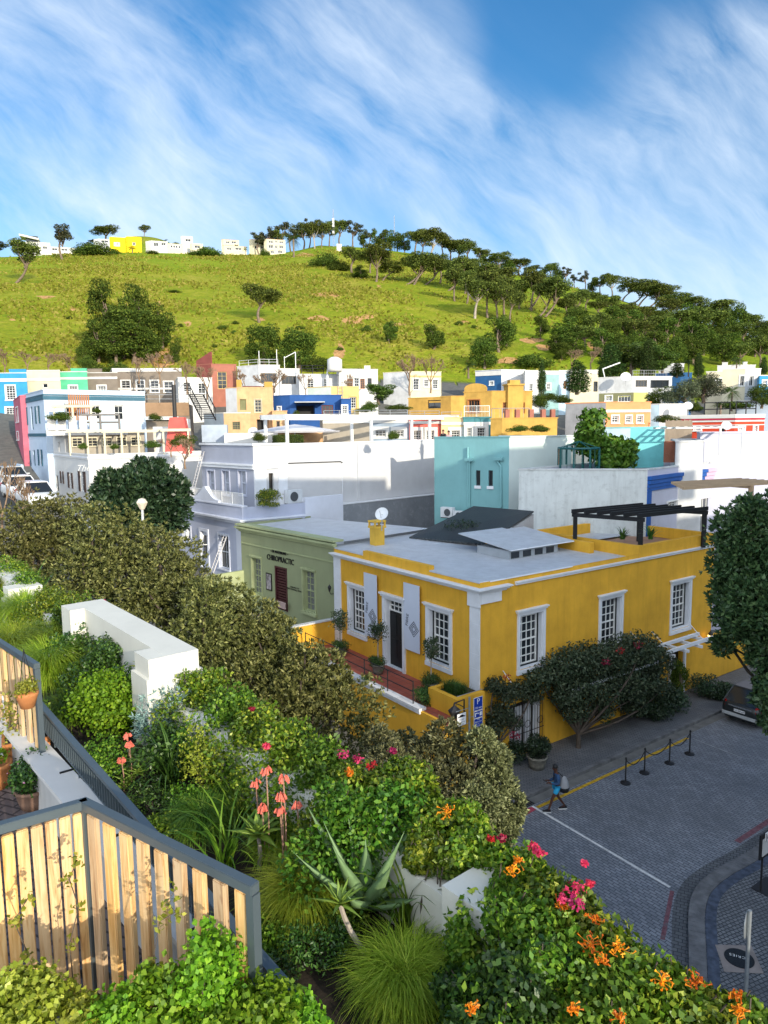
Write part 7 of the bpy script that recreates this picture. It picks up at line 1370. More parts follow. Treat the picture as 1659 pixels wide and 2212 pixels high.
def tree_at(kind, p, h, w=None, label='', group=None, var=0, rz=None, name=None, zs=1.):
    tm, cm = palm_proto(var) if kind == 'palm' else proto(kind, var); T = thing(name or NAMES[kind], label, 'tree' if kind not in ('shrub',) else 'bush', p, group)
    nat = dict(umbrella=7.2, lean=6.4, pale=7.2, dense=7.2, round=10.6, airy=6., cypress=2.9, shrub=13., broad=7., olive=11.4, bare=9., palm=8.4)[kind]; hh = dict(umbrella=9.9, lean=9.9, pale=9.9, dense=9.8, round=9.9, airy=9.9, cypress=10., shrub=8., broad=10., olive=10., bare=9.5, palm=7.4)[kind]
    sz = h/hh; sx = (w/nat) if w else sz
    T.scale = (sx, sx, sz); rr = random.Random(int(abs(p[0])*97+abs(p[1])*31)); T.rotation_euler.z = rr.uniform(0, 6.28) if rz is None else rz
    o = bpy.data.objects.new('trunk', tm); col.objects.link(o); o.parent = T
    if cm: o = bpy.data.objects.new('crown', cm); col.objects.link(o); o.parent = T
    return T
NAMES = dict(umbrella='pine_tree', lean='leaning_pine', pale='pine_tree', dense='pine_tree', round='round_tree', airy='gum_tree', cypress='cypress_tree', shrub='shrub', broad='broadleaf_tree', olive='olive_tree', bare='bare_tree', palm='palm_tree')
ORD = 'leftmost second third fourth fifth sixth seventh eighth ninth tenth eleventh twelfth thirteenth fourteenth fifteenth sixteenth seventeenth eighteenth nineteenth twentieth'.split()
TENS = {20: 'twenty', 30: 'thirty', 40: 'forty', 50: 'fifty'}
def ordw(i):
    if i == 0: return 'leftmost'
    if i < 20: return ORD[i]+' from left'
    n = i+1; t = n//10*10
    return (TENS[t]+'ieth').replace('yieth', 'ieth')+' from left' if n == t else TENS[t]+(ORD[n-t-1] if n-t > 1 else 'first')+' from left'
def place(lst, desc, where, group):
    """lst: (x, y_base, height_px, width_px, kind[, lean_azimuth])  in photograph pixels, standing on the terrain"""
    lst = sorted(lst, key=lambda a: a[0])
    for i, a in enumerate(lst):
        x, y, h, w, k = a[:5]; p, d = on_terrain(x, y, a[6] if len(a) > 6 and a[6] else 118); sc = p[1]/1544
        kd = dict(umbrella='broad crowned pine', lean='leaning pine', pale='pale trunked pine', dense='dense dark pine', round='round dark tree', airy='airy gum tree', cypress='slim cypress', shrub='low bush', broad='leafy green tree', olive='olive tree', bare='leafless brown tree', palm='palm tree')[k]
        rz = None
        if k == 'lean': rz = (0. if len(a) < 6 or a[5] is None else a[5])
        tree_at(k, p, h*sc*1.1, w*sc*1.22, '%s, %s of the %s' % (kd, ordw(i), where), group, i % 4 if k != 'bare' else i % 3, rz)
place([(-12, 530, 36, 60, 'airy'), (136, 561, 72, 50, 'airy'), (178, 521, 24, 46, 'shrub'), (232, 521, 34, 50, 'umbrella', None, 330), (205, 524, 26, 34, 'airy', None, 330), (205, 551, 28, 72, 'shrub'), (311, 501, 22, 20, 'umbrella', None, 400), (379, 509, 10, 16, 'shrub', None, 400), (452, 553, 24, 54, 'shrub'),
       (355, 545, 24, 24, 'palm'), (286, 547, 12, 24, 'palm'), (512, 549, 18, 16, 'palm'), (573, 552, 14, 20, 'shrub'), (420, 551, 10, 24, 'shrub'), (330, 549, 10, 22, 'shrub'), (530, 552, 16, 14, 'palm'), (250, 549, 12, 22, 'shrub')], '', 'trees around the hilltop houses', 'trees around the hilltop houses')
sky = [(560, 535, 44, 34, 'airy'), (577, 534, 50, 36, 'airy'), (596, 535, 42, 34, 'umbrella'), (610, 536, 62, 34, 'airy'), (628, 536, 50, 38, 'airy'), (655, 538, 48, 40, 'umbrella'), (667, 530, 56, 30, 'airy'), (680, 537, 54, 36, 'pale'), (695, 535, 48, 30, 'umbrella'), (711, 533, 44, 32, 'umbrella'), (735, 530, 48, 40, 'umbrella'), (762, 531, 50, 38, 'airy'),
       (785, 529, 34, 22, 'dense'), (800, 531, 38, 22, 'airy'), (812, 533, 36, 20, 'dense'), (829, 536, 38, 24, 'dense'), (843, 537, 38, 24, 'dense'), (858, 539, 38, 26, 'dense'), (874, 541, 36, 24, 'dense'), (896, 549, 50, 42, 'umbrella'), (912, 551, 44, 34, 'umbrella'), (934, 562, 62, 48, 'pale'), (955, 556, 44, 34, 'umbrella'), (972, 563, 44, 40, 'umbrella'), (993, 566, 46, 44, 'umbrella'), (1012, 571, 40, 40, 'umbrella'), (1038, 577, 34, 36, 'umbrella'), (1056, 585, 30, 30, 'umbrella'), (1076, 592, 40, 44, 'umbrella'),
       (1096, 596, 30, 34, 'dense'), (1123, 592, 30, 50, 'umbrella'), (1146, 598, 22, 30, 'umbrella'), (1167, 602, 20, 34, 'airy'), (1190, 607, 34, 28, 'umbrella'), (1203, 611, 34, 30, 'dense'), (1221, 615, 36, 22, 'airy'), (1242, 620, 28, 22, 'airy'), (1263, 627, 36, 24, 'airy'), (1281, 631, 30, 24, 'dense'), (1297, 635, 32, 28, 'umbrella'), (1322, 643, 46, 38, 'pale'),
       (1344, 651, 42, 40, 'lean', 0), (1362, 656, 46, 46, 'lean', 0), (1378, 661, 46, 44, 'lean', .2), (1395, 666, 44, 46, 'lean', 0), (1412, 669, 46, 44, 'lean', -.2), (1436, 677, 40, 44, 'lean', 0), (1455, 682, 30, 34, 'lean', 0), (1474, 688, 40, 44, 'lean', 0), (1494, 692, 24, 40, 'lean', 0)]
place(sky, '', 'ridge skyline trees', 'trees along the ridge skyline')
place([(30, 611, 78, 56, 'lean', 0.)], '', 'trees low on the far left slope', None)
place([(237, 772, 152, 84, 'dense'), (268, 776, 120, 80, 'dense'), (304, 762, 136, 66, 'dense'), (350, 758, 92, 56, 'dense'), (288, 786, 112, 96, 'dense'), (213, 786, 90, 60, 'dense'), (250, 792, 84, 70, 'dense'), (182, 792, 52, 28, 'dense'), (322, 785, 70, 50, 'dense')], '', 'clump at the slope foot', 'large pine clump at the left foot of the slope')
place([(561, 697, 70, 68, 'umbrella'), (572, 790, 82, 84, 'round'), (645, 800, 86, 86, 'round'), (685, 800, 30, 60, 'shrub'), (841, 742, 46, 34, 'dense'), (936, 755, 50, 50, 'dense'), (383, 786, 50, 28, 'dense')], '', 'single trees on the open slope', 'single trees on the open slope')
place([(992, 703, 10, 17, 'shrub'), (792, 717, 16, 22, 'shrub'), (648, 712, 10, 18, 'shrub'), (1025, 710, 8, 14, 'shrub'), (508, 701, 8, 16, 'shrub'), (480, 712, 12, 22, 'shrub'), (352, 690, 8, 12, 'shrub'), (390, 706, 8, 12, 'shrub'), (464, 750, 8, 12, 'shrub'), (505, 722, 8, 14, 'shrub'), (380, 632, 6, 24, 'shrub'), (700, 545+30, 30, 62, 'shrub'), (733, 584, 22, 44, 'shrub'), (150, 690, 7, 12, 'shrub'), (735, 757, 8, 14, 'shrub'), (1150, 792, 36, 84, 'shrub'), (610, 745, 8, 12, 'shrub'), (775, 600, 16, 26, 'shrub')], '', 'bushes dotted over the slope', 'bushes dotted over the slope')
belt = [(635, 556, 44, 38, 'palm'), (760, 589, 46, 50, 'umbrella'), (812, 609, 74, 56, 'umbrella'), (800, 590, 50, 40, 'umbrella'), (826, 606, 36, 44, 'lean', 0.1), (780, 603, 26, 28, 'dense'), (874, 614, 60, 56, 'lean', 0.), (893, 615, 58, 46, 'lean', 0.3), (916, 615, 48, 46, 'lean', 0.), (950, 612, 52, 44, 'umbrella'), (964, 628, 62, 46, 'lean', 0.), (982, 651, 72, 44, 'umbrella'), (1004, 634, 70, 50, 'umbrella'),
        (1026, 688, 84, 66, 'pale'), (1008, 656, 60, 46, 'umbrella'), (1054, 688, 88, 56, 'umbrella'), (1074, 690, 84, 50, 'umbrella'), (1090, 684, 80, 52, 'umbrella'), (1042, 640, 66, 50, 'umbrella'), (1064, 642, 66, 50, 'umbrella'), (1088, 648, 60, 50, 'umbrella'), (1020, 612, 46, 40, 'umbrella'), (1110, 660, 50, 44, 'umbrella'), (1103, 700, 70, 44, 'umbrella'), (1122, 668, 60, 50, 'umbrella'), (1148, 672, 78, 50, 'umbrella'), (1140, 668, 70, 44, 'lean', 0.), (1172, 686, 76, 50, 'lean', 0.), (1160, 684, 70, 48, 'lean', 0.2),
        (1243, 686, 54, 46, 'umbrella'), (1226, 690, 44, 40, 'umbrella'), (1266, 670, 38, 42, 'umbrella'), (1321, 690, 50, 46, 'umbrella'), (1350, 704, 44, 40, 'umbrella'), (1290, 690, 34, 36, 'umbrella'), (1168, 734, 46, 34, 'dense'), (1046, 797, 66, 64, 'round'), (1078, 762, 74, 60, 'dense'), (1094, 748, 60, 40, 'dense'), (1200, 765, 40, 34, 'dense'), (1212, 778, 36, 44, 'round')]
place(belt, '', 'pines climbing the slope', 'pine belt climbing the slope')
rr = random.Random(12); wood = []
for (x, y) in ((1222, 748), (1244, 730), (1262, 756), (1240, 772), (1286, 742), (1300, 768), (1316, 748), (1338, 770), (1330, 728), (1352, 748), (1372, 770), (1366, 730), (1388, 752), (1392, 716), (1410, 738), (1412, 770), (1428, 720), (1440, 752), (1448, 706), (1462, 734), (1470, 768), (1484, 718), (1494, 748), (1510, 716), (1518, 766), (1528, 736), (1546, 722), (1552, 758), (1566, 734), (1580, 766), (1590, 724), (1602, 750), (1616, 730), (1630, 764), (1642, 744), (1656, 760), (1670, 748), (1500, 784), (1450, 786), (1560, 786), (1600, 786), (1640, 786), (1400, 792), (1350, 794)):
    wood.append((x, y+rr.uniform(0, 8), rr.uniform(46, 66), rr.uniform(46, 64), rr.choice(['dense', 'dense', 'umbrella', 'round', 'umbrella'])))
place(wood, '', 'wood at the right', 'wood on the lower right slope')
CYP = [(1170, 850, 778, 15, 88), (1246, 850, 778, 42, 88), (1299, 815, 786, 12, 96), (1318, 820, 742, 44, 106), (1398, 820, 728, 26, 106), (1508, 815, 762, 18, 97), (1462, 815, 782, 24, 97), (1649, 810, 770, 14, 100)]
def px_tree(kind, x, ybase, ytop, wpx, d, label, group=None, var=0, rz=None, name=None):
    b = pd(x, ybase, d); h = pd(x, ytop, d)[2]-b[2]; return tree_at(kind, b, h, wpx*b[1]/1544*1.1, label, group, var, rz, name)
for (x, y0, y1, w, d), lab in zip(CYP, ('very thin cypress before the pale teal section', 'broad cypress before the cream section', 'small thin cypress left of the grey modern house', 'large dark cypress left of the bright leafy trees', 'tall narrow cypress between bright leafy trees', 'slim cypress beside the palm at the right', 'short cypress behind the navy house', 'small cypress at the right edge')): px_tree('cypress', x, y0, y1, w, d, lab, 'cypresses among the houses', 1)
for i, (x, y0, y1, w, d, k, lab) in enumerate((
    (1365, 812, 742, 66, 108, 'broad', 'bright leafy tree between the two dark cypresses'), (1340, 812, 756, 44, 110, 'broad', 'smaller bright leafy tree right of the broad cypress group'), (1430, 812, 742, 60, 108, 'broad', 'bright leafy tree right of the tall narrow cypress'), (1385, 800, 735, 50, 114, 'broad', 'bright leafy tree at the back between the cypresses'),
    (1520, 868, 806, 96, 78, 'olive', 'large grey green olive tree before the cream house'), (1478, 884, 820, 76, 74, 'olive', 'rounded olive tree with golden light left of the large one'), (1422, 884, 832, 60, 80, 'round', 'dark tree between the lime garage and the olive trees'), (1645, 880, 824, 60, 74, 'round', 'dark leafy tree at the right edge below the white house'),
    (1580, 886, 835, 44, 76, 'palm', 'palm tree left of the tall white house terrace'), (1487, 812, 776, 26, 98, 'palm', 'palm tree beside the slim cypress on the right'), (1590, 806, 770, 38, 104, 'palm', 'palm tree behind the tall white house'), (1012, 816, 783, 46, 100, 'palm', 'spiky palm left of the navy long house'),
    (1556, 894, 868, 44, 72, 'palm', 'low palm in front of the red house'), (345, 826, 752, 76, 96, 'bare', 'leafless brown tree left of the white wall'), (300, 826, 765, 60, 100, 'bare', 'leafless brown tree before the dark grey house'), (405, 850, 770, 80, 86, 'bare', 'leafless brown tree left of the terracotta house'), (448, 860, 780, 80, 82, 'bare', 'leafless brown tree right in front of the terracotta house'), (530, 860, 790, 60, 84, 'bare', 'leafless tree left of the white modern house'), (590, 876, 786, 96, 80, 'bare', 'spreading leafless tree before the white modern house'), (660, 856, 800, 50, 84, 'bare', 'leafless tree before the low grey house'),
    (745, 880, 800, 50, 84, 'bare', 'leafless tree before the long white house'), (885, 850, 752, 100, 92, 'bare', 'spreading leafless tree before the cream house'), (930, 846, 760, 70, 96, 'bare', 'leafless tree right of the cream house'), (12, 806, 748, 70, 112, 'bare', 'brown leafless tree at the far left foot of the slope'), (60, 806, 752, 70, 112, 'bare', 'brown leafless tree second from the far left'), (105, 806, 756, 70, 112, 'bare', 'brown leafless tree behind the cream house'), (150, 806, 760, 60, 112, 'bare', 'brown leafless tree behind the mint green house'), (190, 804, 764, 40, 111, 'round', 'small green bush tree behind the brown house'),
    (1235, 800, 748, 60, 114, 'bare', 'pale leafless tree left of the broad cypress'), (1275, 800, 744, 60, 114, 'bare', 'pale leafless tree behind the broad cypress'), (818, 872, 828, 60, 82, 'broad', 'yellow green leafy tree right of the soft yellow house'), (775, 872, 832, 40, 82, 'bare', 'russet leafless tree beside the soft yellow house'),
    (400, 1010, 940, 90, 48, 'bare', 'leafless tree standing between inn and lilac building'), (370, 985, 935, 60, 52, 'bare', 'reddish leafless shrub on the inn roof terrace'))):
    px_tree(k, x, y0, y1, w, d, lab, None, i % 3)
# low greenery strips among the houses
rr = random.Random(4)
for i, (x, y, w, h, d, lab) in enumerate(((205, 805, 60, 26, 110, 'green bush behind the mint and brown houses'), (255, 804, 50, 30, 112, 'green bush left of the dark grey house'), (1180, 862, 60, 16, 78, 'leafy hedge below the thin cypress'), (1215, 868, 50, 18, 76, 'leafy hedge below the pale teal section'), (1165, 875, 40, 30, 72, 'creeper on the dark wall right of the ochre house'), (1590, 880, 70, 18, 74, 'bright green hedge above the red house'), (1500, 886, 40, 18, 76, 'green bush below the olive trees'), (1440, 910, 60, 16, 66, 'green bush right of the orange house'),
    (800, 880, 40, 16, 78, 'green bush beside the yellow roof garden'), (640, 900, 22, 20, 68, 'dark plant at the cobalt blue doorway'), (865, 884, 60, 14, 66, 'white flowering bush left of the ochre wing'), (790, 888, 60, 12, 66, 'grey green bush above the taupe cottage'), (1120, 930, 50, 14, 56, 'spiky succulents on the ochre terrace ledge'), (1165, 930, 50, 18, 56, 'green bush on the ochre terrace ledge'), (560, 950, 34, 20, 50, 'round green bush on the brick building roof'), (850, 946, 28, 20, 50, 'potted agave under the white pergola'), (335, 905, 30, 14, 66, 'ivy strip under the brown louvres'),
    (210, 890, 20, 12, 62, 'small potted shrub on the upper terrace'), (130, 905, 50, 18, 60, 'yellow green plants in the white planters'), (330, 965, 40, 16, 52, 'green plants along the inn parapet, left clump'), (395, 958, 60, 24, 52, 'red and green plants along the inn parapet, right clump'), (248, 968, 20, 14, 54, 'potted shrub on the inn roof'), (180, 968, 20, 14, 54, 'second potted shrub on the inn roof'))):
    p = pd(x, y, d); tree_at('shrub', p, h*d/1544, w*d/1544, lab, None, i % 4)
def hedge(fr, s0, s1, n0, n1, z0, z1, label, m=None, L=.07, n=9000, seed=1):
    q = MB(); q.ob(fr, s0+.12, s1-.12, n0+.1 if n0 < n1 else n1+.1, n1-.1 if n0 < n1 else n0-.1, z0, z1-.1); 
    r = np.random.default_rng(seed); k = n; u_, v_, w_ = r.random(k), r.random(k), r.random(k); f = r.integers(0, 4, k)
    S = s0+(s1-s0)*u_; N = n0+(n1-n0)*v_; Z = z0+(z1-z0)*w_
    Z = np.where(f == 0, z1, Z); N = np.where(f == 1, max(n0, n1), N); S = np.where(f == 2, s0, np.where(f == 3, s1, S))
    P_ = np.stack([fr.O[0]+fr.d[0]*S+fr.n[0]*N, fr.O[1]+fr.d[1]*S+fr.n[1]*N, Z], -1)+r.normal(0, L*.5, (k, 3)); a = nrm(r.normal(size=(k, 3))); b = nrm(np.cross(a, r.normal(size=(k, 3))))
    v = leaf_quads(P_, a, b, L, L*.6); c0 = np.array(fr.pt(s0, n0, z0)); T = thing('hedge', label, 'hedge', c0); q.build('twigs', mat('hedge_inner', (.02, .03, .01)), T); me = np_mesh('leaves', v-c0, np.arange(len(v)).reshape(-1, 4), m or lf_broad); o = bpy.data.objects.new('leaves', me); col.objects.link(o); o.parent = T
fh = Fr(pd(600, 945, 49), 62.); hedge(fh, 0, fh.hit(655, 945)[0], -1, 0, pd(600, 962, 49)[2]-.3, pd(600, 942, 49)[2], 'clipped box hedge on the roof of the painted brick building')
# ---------------------------------------------------------------- big olive brown trees on the near side of the street
def big_tree(name, label, cx, cy, z0, blobs, n, L, W, m, bark=barkd, seed=1, sprig=7, cat='tree', group=None, shell=.7, trunk_r=.22, under=1.):
    T = thing(name, label, cat, (cx, cy, z0), group); q = MB(); tb = Vector((cx, cy, z0-.2)); zt = min(b[2] for b in blobs); top = Vector((cx, cy, z0+max(.6, (zt-z0)*.6))); limb(q, tb, top, trunk_r, trunk_r*.7, .04, seed, 8)
    for i, b in enumerate(blobs): limb(q, top, (b[0], b[1], b[2]+b[5]*.4), trunk_r*.5, .03, .12, seed+i, 5)
    q.build('trunk', bark, T, smooth=True)
    bl = [(b[0]-cx, b[1]-cy, b[2]-z0, b[3], b[4], b[5]) for b in blobs]; me = crown('crown', bl, n, L, W, m, seed, sprig=sprig, shell=shell, under=under); o = bpy.data.objects.new('crown', me); col.objects.link(o); o.parent = T; return T
def blobs_px(lst, d):
    """(px, py, radius_px, distance offset) -> world blobs"""
    out = []
    for x, y, r, dd in lst: p = pd(x, y, d+dd); R = r*(d+dd)/1534.; out.append((p[0], p[1], p[2], R*1.15, R*1.15, R))
    return out
hd = 'olive brown trees lining the near side of the street'
for i, (lst, d, lab) in enumerate((
    ([(40, 1150, 46, 0), (95, 1125, 50, 1), (150, 1120, 44, 2), (80, 1190, 50, 0), (20, 1200, 40, -1), (140, 1180, 50, 1)], 31, 'olive brown street tree at the left edge of the row'),
    ([(200, 1140, 52, 1), (265, 1150, 50, 1), (220, 1200, 60, 0), (300, 1180, 46, 2), (180, 1240, 56, -1), (270, 1250, 60, 0)], 29, 'olive brown street tree below the dark round tree'),
    ([(340, 1180, 44, 1), (385, 1200, 42, 2), (350, 1250, 60, 0), (410, 1250, 44, 1), (320, 1300, 54, -1), (400, 1310, 56, 0)], 27.5, 'olive brown street tree in front of the lilac facade'),
    ([(450, 1300, 50, 0), (500, 1300, 44, 1), (440, 1360, 56, -1), (510, 1370, 56, 0), (470, 1420, 50, -1)], 25, 'olive brown street tree in front of the low pale green wall'),
    ([(560, 1340, 44, 1), (600, 1370, 40, 1), (560, 1410, 56, 0), (540, 1470, 50, -1), (610, 1440, 50, 0)], 23.5, 'olive brown street tree in front of the maroon door'),
    ([(660, 1430, 44, 0), (700, 1440, 40, 1), (650, 1490, 50, -1), (710, 1500, 44, 0), (610, 1500, 44, -1), (730, 1470, 30, 1)], 22.5, 'dark olive street tree at the left end of the red terrace'))):
    b = blobs_px(lst, d); c = np.mean([[q_[0], q_[1]] for q_ in b], 0); z0 = float(base_z(*c)); big_tree('street_tree', lab, c[0], c[1], z0, b+[(c[0], c[1], np.mean([q_[2] for q_ in b])-1.5, 2.2, 2.2, 1.6)], 22000, .16, .06, lf_hedge, seed=40+i, group=hd, shell=.55)
for i, (lst, d, lab) in enumerate((([(960, 1590, 34, 0), (930, 1640, 44, 0), (870, 1620, 36, 1), (1000, 1640, 40, 0), (900, 1690, 50, -1), (975, 1700, 54, -1), (820, 1600, 30, 0), (840, 1650, 40, -1)], 17.5, 'sunlit grey green tree rising before the parking sign'), ([(1060, 1690, 42, 0), (1090, 1740, 38, 0), (1030, 1740, 46, -1), (1070, 1640, 30, 0), (1080, 1790, 34, 0), (1040, 1600, 26, 0)], 17, 'sunlit grey green tree beside the walking person'))):
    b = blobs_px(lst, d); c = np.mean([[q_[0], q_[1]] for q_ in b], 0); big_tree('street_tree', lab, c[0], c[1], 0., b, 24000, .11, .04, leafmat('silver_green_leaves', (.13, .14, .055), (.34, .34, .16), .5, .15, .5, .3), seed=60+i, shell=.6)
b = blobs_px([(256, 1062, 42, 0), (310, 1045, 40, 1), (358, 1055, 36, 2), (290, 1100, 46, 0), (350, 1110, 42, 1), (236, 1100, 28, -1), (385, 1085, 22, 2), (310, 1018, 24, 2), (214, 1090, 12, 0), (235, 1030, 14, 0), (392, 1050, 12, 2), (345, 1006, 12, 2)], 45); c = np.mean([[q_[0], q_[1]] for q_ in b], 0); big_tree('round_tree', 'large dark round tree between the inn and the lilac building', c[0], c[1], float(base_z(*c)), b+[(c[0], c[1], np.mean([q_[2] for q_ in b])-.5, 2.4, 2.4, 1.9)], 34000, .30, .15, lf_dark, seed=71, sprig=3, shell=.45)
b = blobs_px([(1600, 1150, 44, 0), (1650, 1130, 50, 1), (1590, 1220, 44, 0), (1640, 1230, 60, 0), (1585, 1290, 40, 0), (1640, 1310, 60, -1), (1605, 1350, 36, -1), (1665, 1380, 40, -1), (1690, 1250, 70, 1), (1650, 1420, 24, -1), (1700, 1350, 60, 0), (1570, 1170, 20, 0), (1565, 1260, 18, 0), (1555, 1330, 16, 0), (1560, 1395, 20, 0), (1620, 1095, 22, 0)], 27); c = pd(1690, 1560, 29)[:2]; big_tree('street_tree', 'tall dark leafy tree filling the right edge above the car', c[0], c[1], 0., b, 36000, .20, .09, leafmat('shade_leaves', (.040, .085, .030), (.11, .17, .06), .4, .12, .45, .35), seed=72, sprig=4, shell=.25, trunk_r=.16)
b = blobs_px([(1655, 1510, 22, 0), (1672, 1480, 30, 0), (1668, 1560, 20, 0)], 26); c = pd(1700, 1640, 26)[:2]; big_tree('street_tree', 'small dark tree overlapping the parked people carrier', c[0], c[1], 0., b, 5000, .2, .08, leafmat('shade_leaves', (0, 0, 0)), seed=73, sprig=1, shell=.4, trunk_r=.08)
lf_fig = leafmat('fig_leaves', (.07, .15, .012), (.16, .24, .03), .45, .2); b = blobs_px([(1280, 905, 22, 0), (1276, 935, 26, 0), (1290, 965, 26, 0), (1320, 965, 24, 1), (1345, 985, 26, 1), (1310, 992, 24, 0), (1262, 960, 20, 0), (1360, 965, 14, 1)], 47.6); c = pd(1300, 1000, 47.8)[:2]; big_tree('fruit_tree', 'bright large leaved tree behind the glass conservatory', c[0], c[1], KZ-1, b, 5200, .34, .2, lf_fig, seed=74, sprig=1, shell=.3, trunk_r=.14)
# bare branches at the left edge, nearer than the cars
px_tree('bare', 8, 1160, 960, 110, 34, 'pale leafless tree at the left edge before the parked cars', None, 1); px_tree('bare', 60, 1170, 1010, 90, 36, 'pale leafless tree second from the left edge by the parked cars', None, 2)
# ---------------------------------------------------------------- planting on the red terrace
lf_top = leafmat('topiary_leaves', (.040, .075, .030), (.12, .16, .08), .4, .1); lf_bush = leafmat('trailing_leaves', (.035, .085, .018), (.10, .17, .03), .4, .12)
def topiary(px, yb, yc, wpx, lab):
    s = None; B = pz(px, yb+6, zfl+.45); d = math.hypot(*B[:2]); C_ = pd(px, yc, d); R = wpx*.5*d/1544; T = thing('topiary_tree', lab, 'tree', (B[0], B[1], zfl), 'standard trees on the red terrace'); q = MB(); limb(q, (B[0], B[1], zfl+.3), (C_[0], C_[1], C_[2]), .035, .02, .02, 3, 6)
    rr2 = random.Random(px)
    for k in range(8): a = rr2.uniform(0, 6.28); limb(q, (C_[0], C_[1], C_[2]-R*.8), (C_[0]+R*.7*math.cos(a), C_[1]+R*.7*math.sin(a), C_[2]+rr2.uniform(-.3, .6)*R), .014, .006, .1, k, 4)
    q.build('trunk', barkp, T); me = crown('crown', [(C_[0]-B[0], C_[1]-B[1], C_[2]-zfl, R*.9, R*.9, R)]+[(C_[0]-B[0]+rr2.uniform(-1, 1)*R*.5, C_[1]-B[1]+rr2.uniform(-1, 1)*R*.5, C_[2]-zfl+rr2.uniform(-.5, .8)*R, R*.4, R*.4, R*.4) for _ in range(5)], 1100, .085, .05, lf_top, seed=px, shell=.2); o = bpy.data.objects.new('crown', me); col.objects.link(o); o.parent = T
    return B
def pot(c, r, h, lab, m, group=None, z=None):
    T = thing('plant_pot', lab, 'pot', c, group); MB().lathe(c, [(r*.7, 0), (r*.85, h*.4), (r*.95, h*.8), (r*1.05, h*.86), (r*1.05, h), (r*.9, h), (r*.88, h*.9)], 20).build('pot', m, T, smooth=True); return T
def bush(c, R, H, lab, m, n=1500, L=.05, W=.03, seed=1, name='shrub', cat='bush', group=None, hang=0., sprig=1, shell=.5, under=.6):
    T = thing(name, lab, cat, c, group); rr2 = random.Random(seed); bl = [(0, 0, H*.45, R*.8, R*.8, H*.5)]+[(rr2.uniform(-.6, .6)*R, rr2.uniform(-.6, .6)*R, rr2.uniform(.3, .75)*H, R*.45, R*.45, H*.32) for _ in range(7)]
    q = MB(); [limb(q, (c[0], c[1], c[2]), (c[0]+b[0]*.8, c[1]+b[1]*.8, c[2]+b[2]), .012, .004, .1, i, 4, 3) for i, b in enumerate(bl)]; q.build('stems', barkd, T)
    if hang: bl += [(rr2.uniform(-.5, .5)*R, rr2.uniform(-.5, .5)*R, -hang*rr2.uniform(.1, .8), R*.4, R*.4, hang*.4) for _ in range(5)]
    me = crown('leaves', bl, n, L, W, m, seed, sprig=sprig, shell=shell, under=under); o = bpy.data.objects.new('leaves', me); col.objects.link(o); o.parent = T; return T
potm = mat('weathered_stone_pot', (.20, .19, .16), .9, .25, 6, .3)
for px, yb, yc, w, lab in ((735, 1391, 1342, 50, 'left standard tree on the red terrace'), (817, 1428, 1364, 54, 'middle standard tree on the red terrace beside the door'), (932, 1468, 1401, 48, 'right standard tree on the red terrace')):
    B = topiary(px, yb, yc, w, lab); pot((B[0], B[1], zfl), .3, .45, 'stone pot under the '+lab, potm); bush((B[0], B[1], zfl+.42), .5, .42, 'round bush under the '+lab, lf_bush, 2600, .055, .035, px, hang=.25)
p = pz(915, 1510, zfl+.2); bush((p[0], p[1], zfl+.15), .5, .5, 'dark trailing plant hanging over the white ledge by the planter', lf_bush, 3200, .06, .035, 5, hang=.9); p = pz(792, 1472, zfl+.1); bush((p[0], p[1], zfl+.1), .34, .35, 'low trailing plant left of the middle terrace pot', lf_bush, 1400, .05, .03, 6, hang=.1)
def tuft(c, n, h, spread, lab, m, seed=1, w=.008, name='grass_tuft', droop=.6, group=None, cat='grass', seg=4, stand=0.):
    """blades as curved ribbons from one crown"""
    r = np.random.default_rng(seed); az_ = r.uniform(0, 6.283, n); tilt = np.abs(r.normal(0, .55, n))+stand; L = h*r.uniform(.65, 1.15, n); bs_ = r.normal(0, spread, (n, 2)); V = []; F = []
    for k in range(seg+1):
        t = k/seg; th = tilt+droop*t*t; x = L*t*np.sin(np.clip(th, 0, 2.4))*.8; z = L*t*np.cos(np.clip(th, 0, 2.0)*.85)
        px_ = bs_[:, 0]+np.cos(az_)*x; py_ = bs_[:, 1]+np.sin(az_)*x; wd = w*(1-t)**.6+.0006
        for s in (-1, 1): V.append(np.stack([px_-np.sin(az_)*wd*s, py_+np.cos(az_)*wd*s, z], -1))
    V = np.stack(V, 1); m2 = 2*(seg+1); f = []
    for k in range(seg): f.append(np.array([2*k, 2*k+1, 2*k+3, 2*k+2]))
    f = np.array(f); Fq = (np.arange(n)[:, None, None]*m2+f[None]).reshape(-1, 4); me = np_mesh(name, V.reshape(-1, 3), Fq, m); o = bpy.data.objects.new(name, me); col.objects.link(o); o.location = tuple(map(float, c)); tag(o, lab, cat, group); return o
lf_gr = leafmat('grass_blades', (.28, .40, .025), (.52, .58, .07), .4, .35, .5, .3)
lf_gd = leafmat('dark_grass_blades', (.035, .10, .014), (.10, .20, .03), .4, .2, .5, .3)
for i, s in enumerate(np.linspace(sA+.5, sP1-.5, 5)): c = YL.pt(s, (np_-.22)*.55+.1, zp-.15); tuft(c, 260, .55, .12, ('%s grass clump in the yellow planter' % ('rightmost', 'second from right', 'middle', 'second from left', 'leftmost')[i]), lf_gd, 20+i, group='grass clumps in the yellow planter')
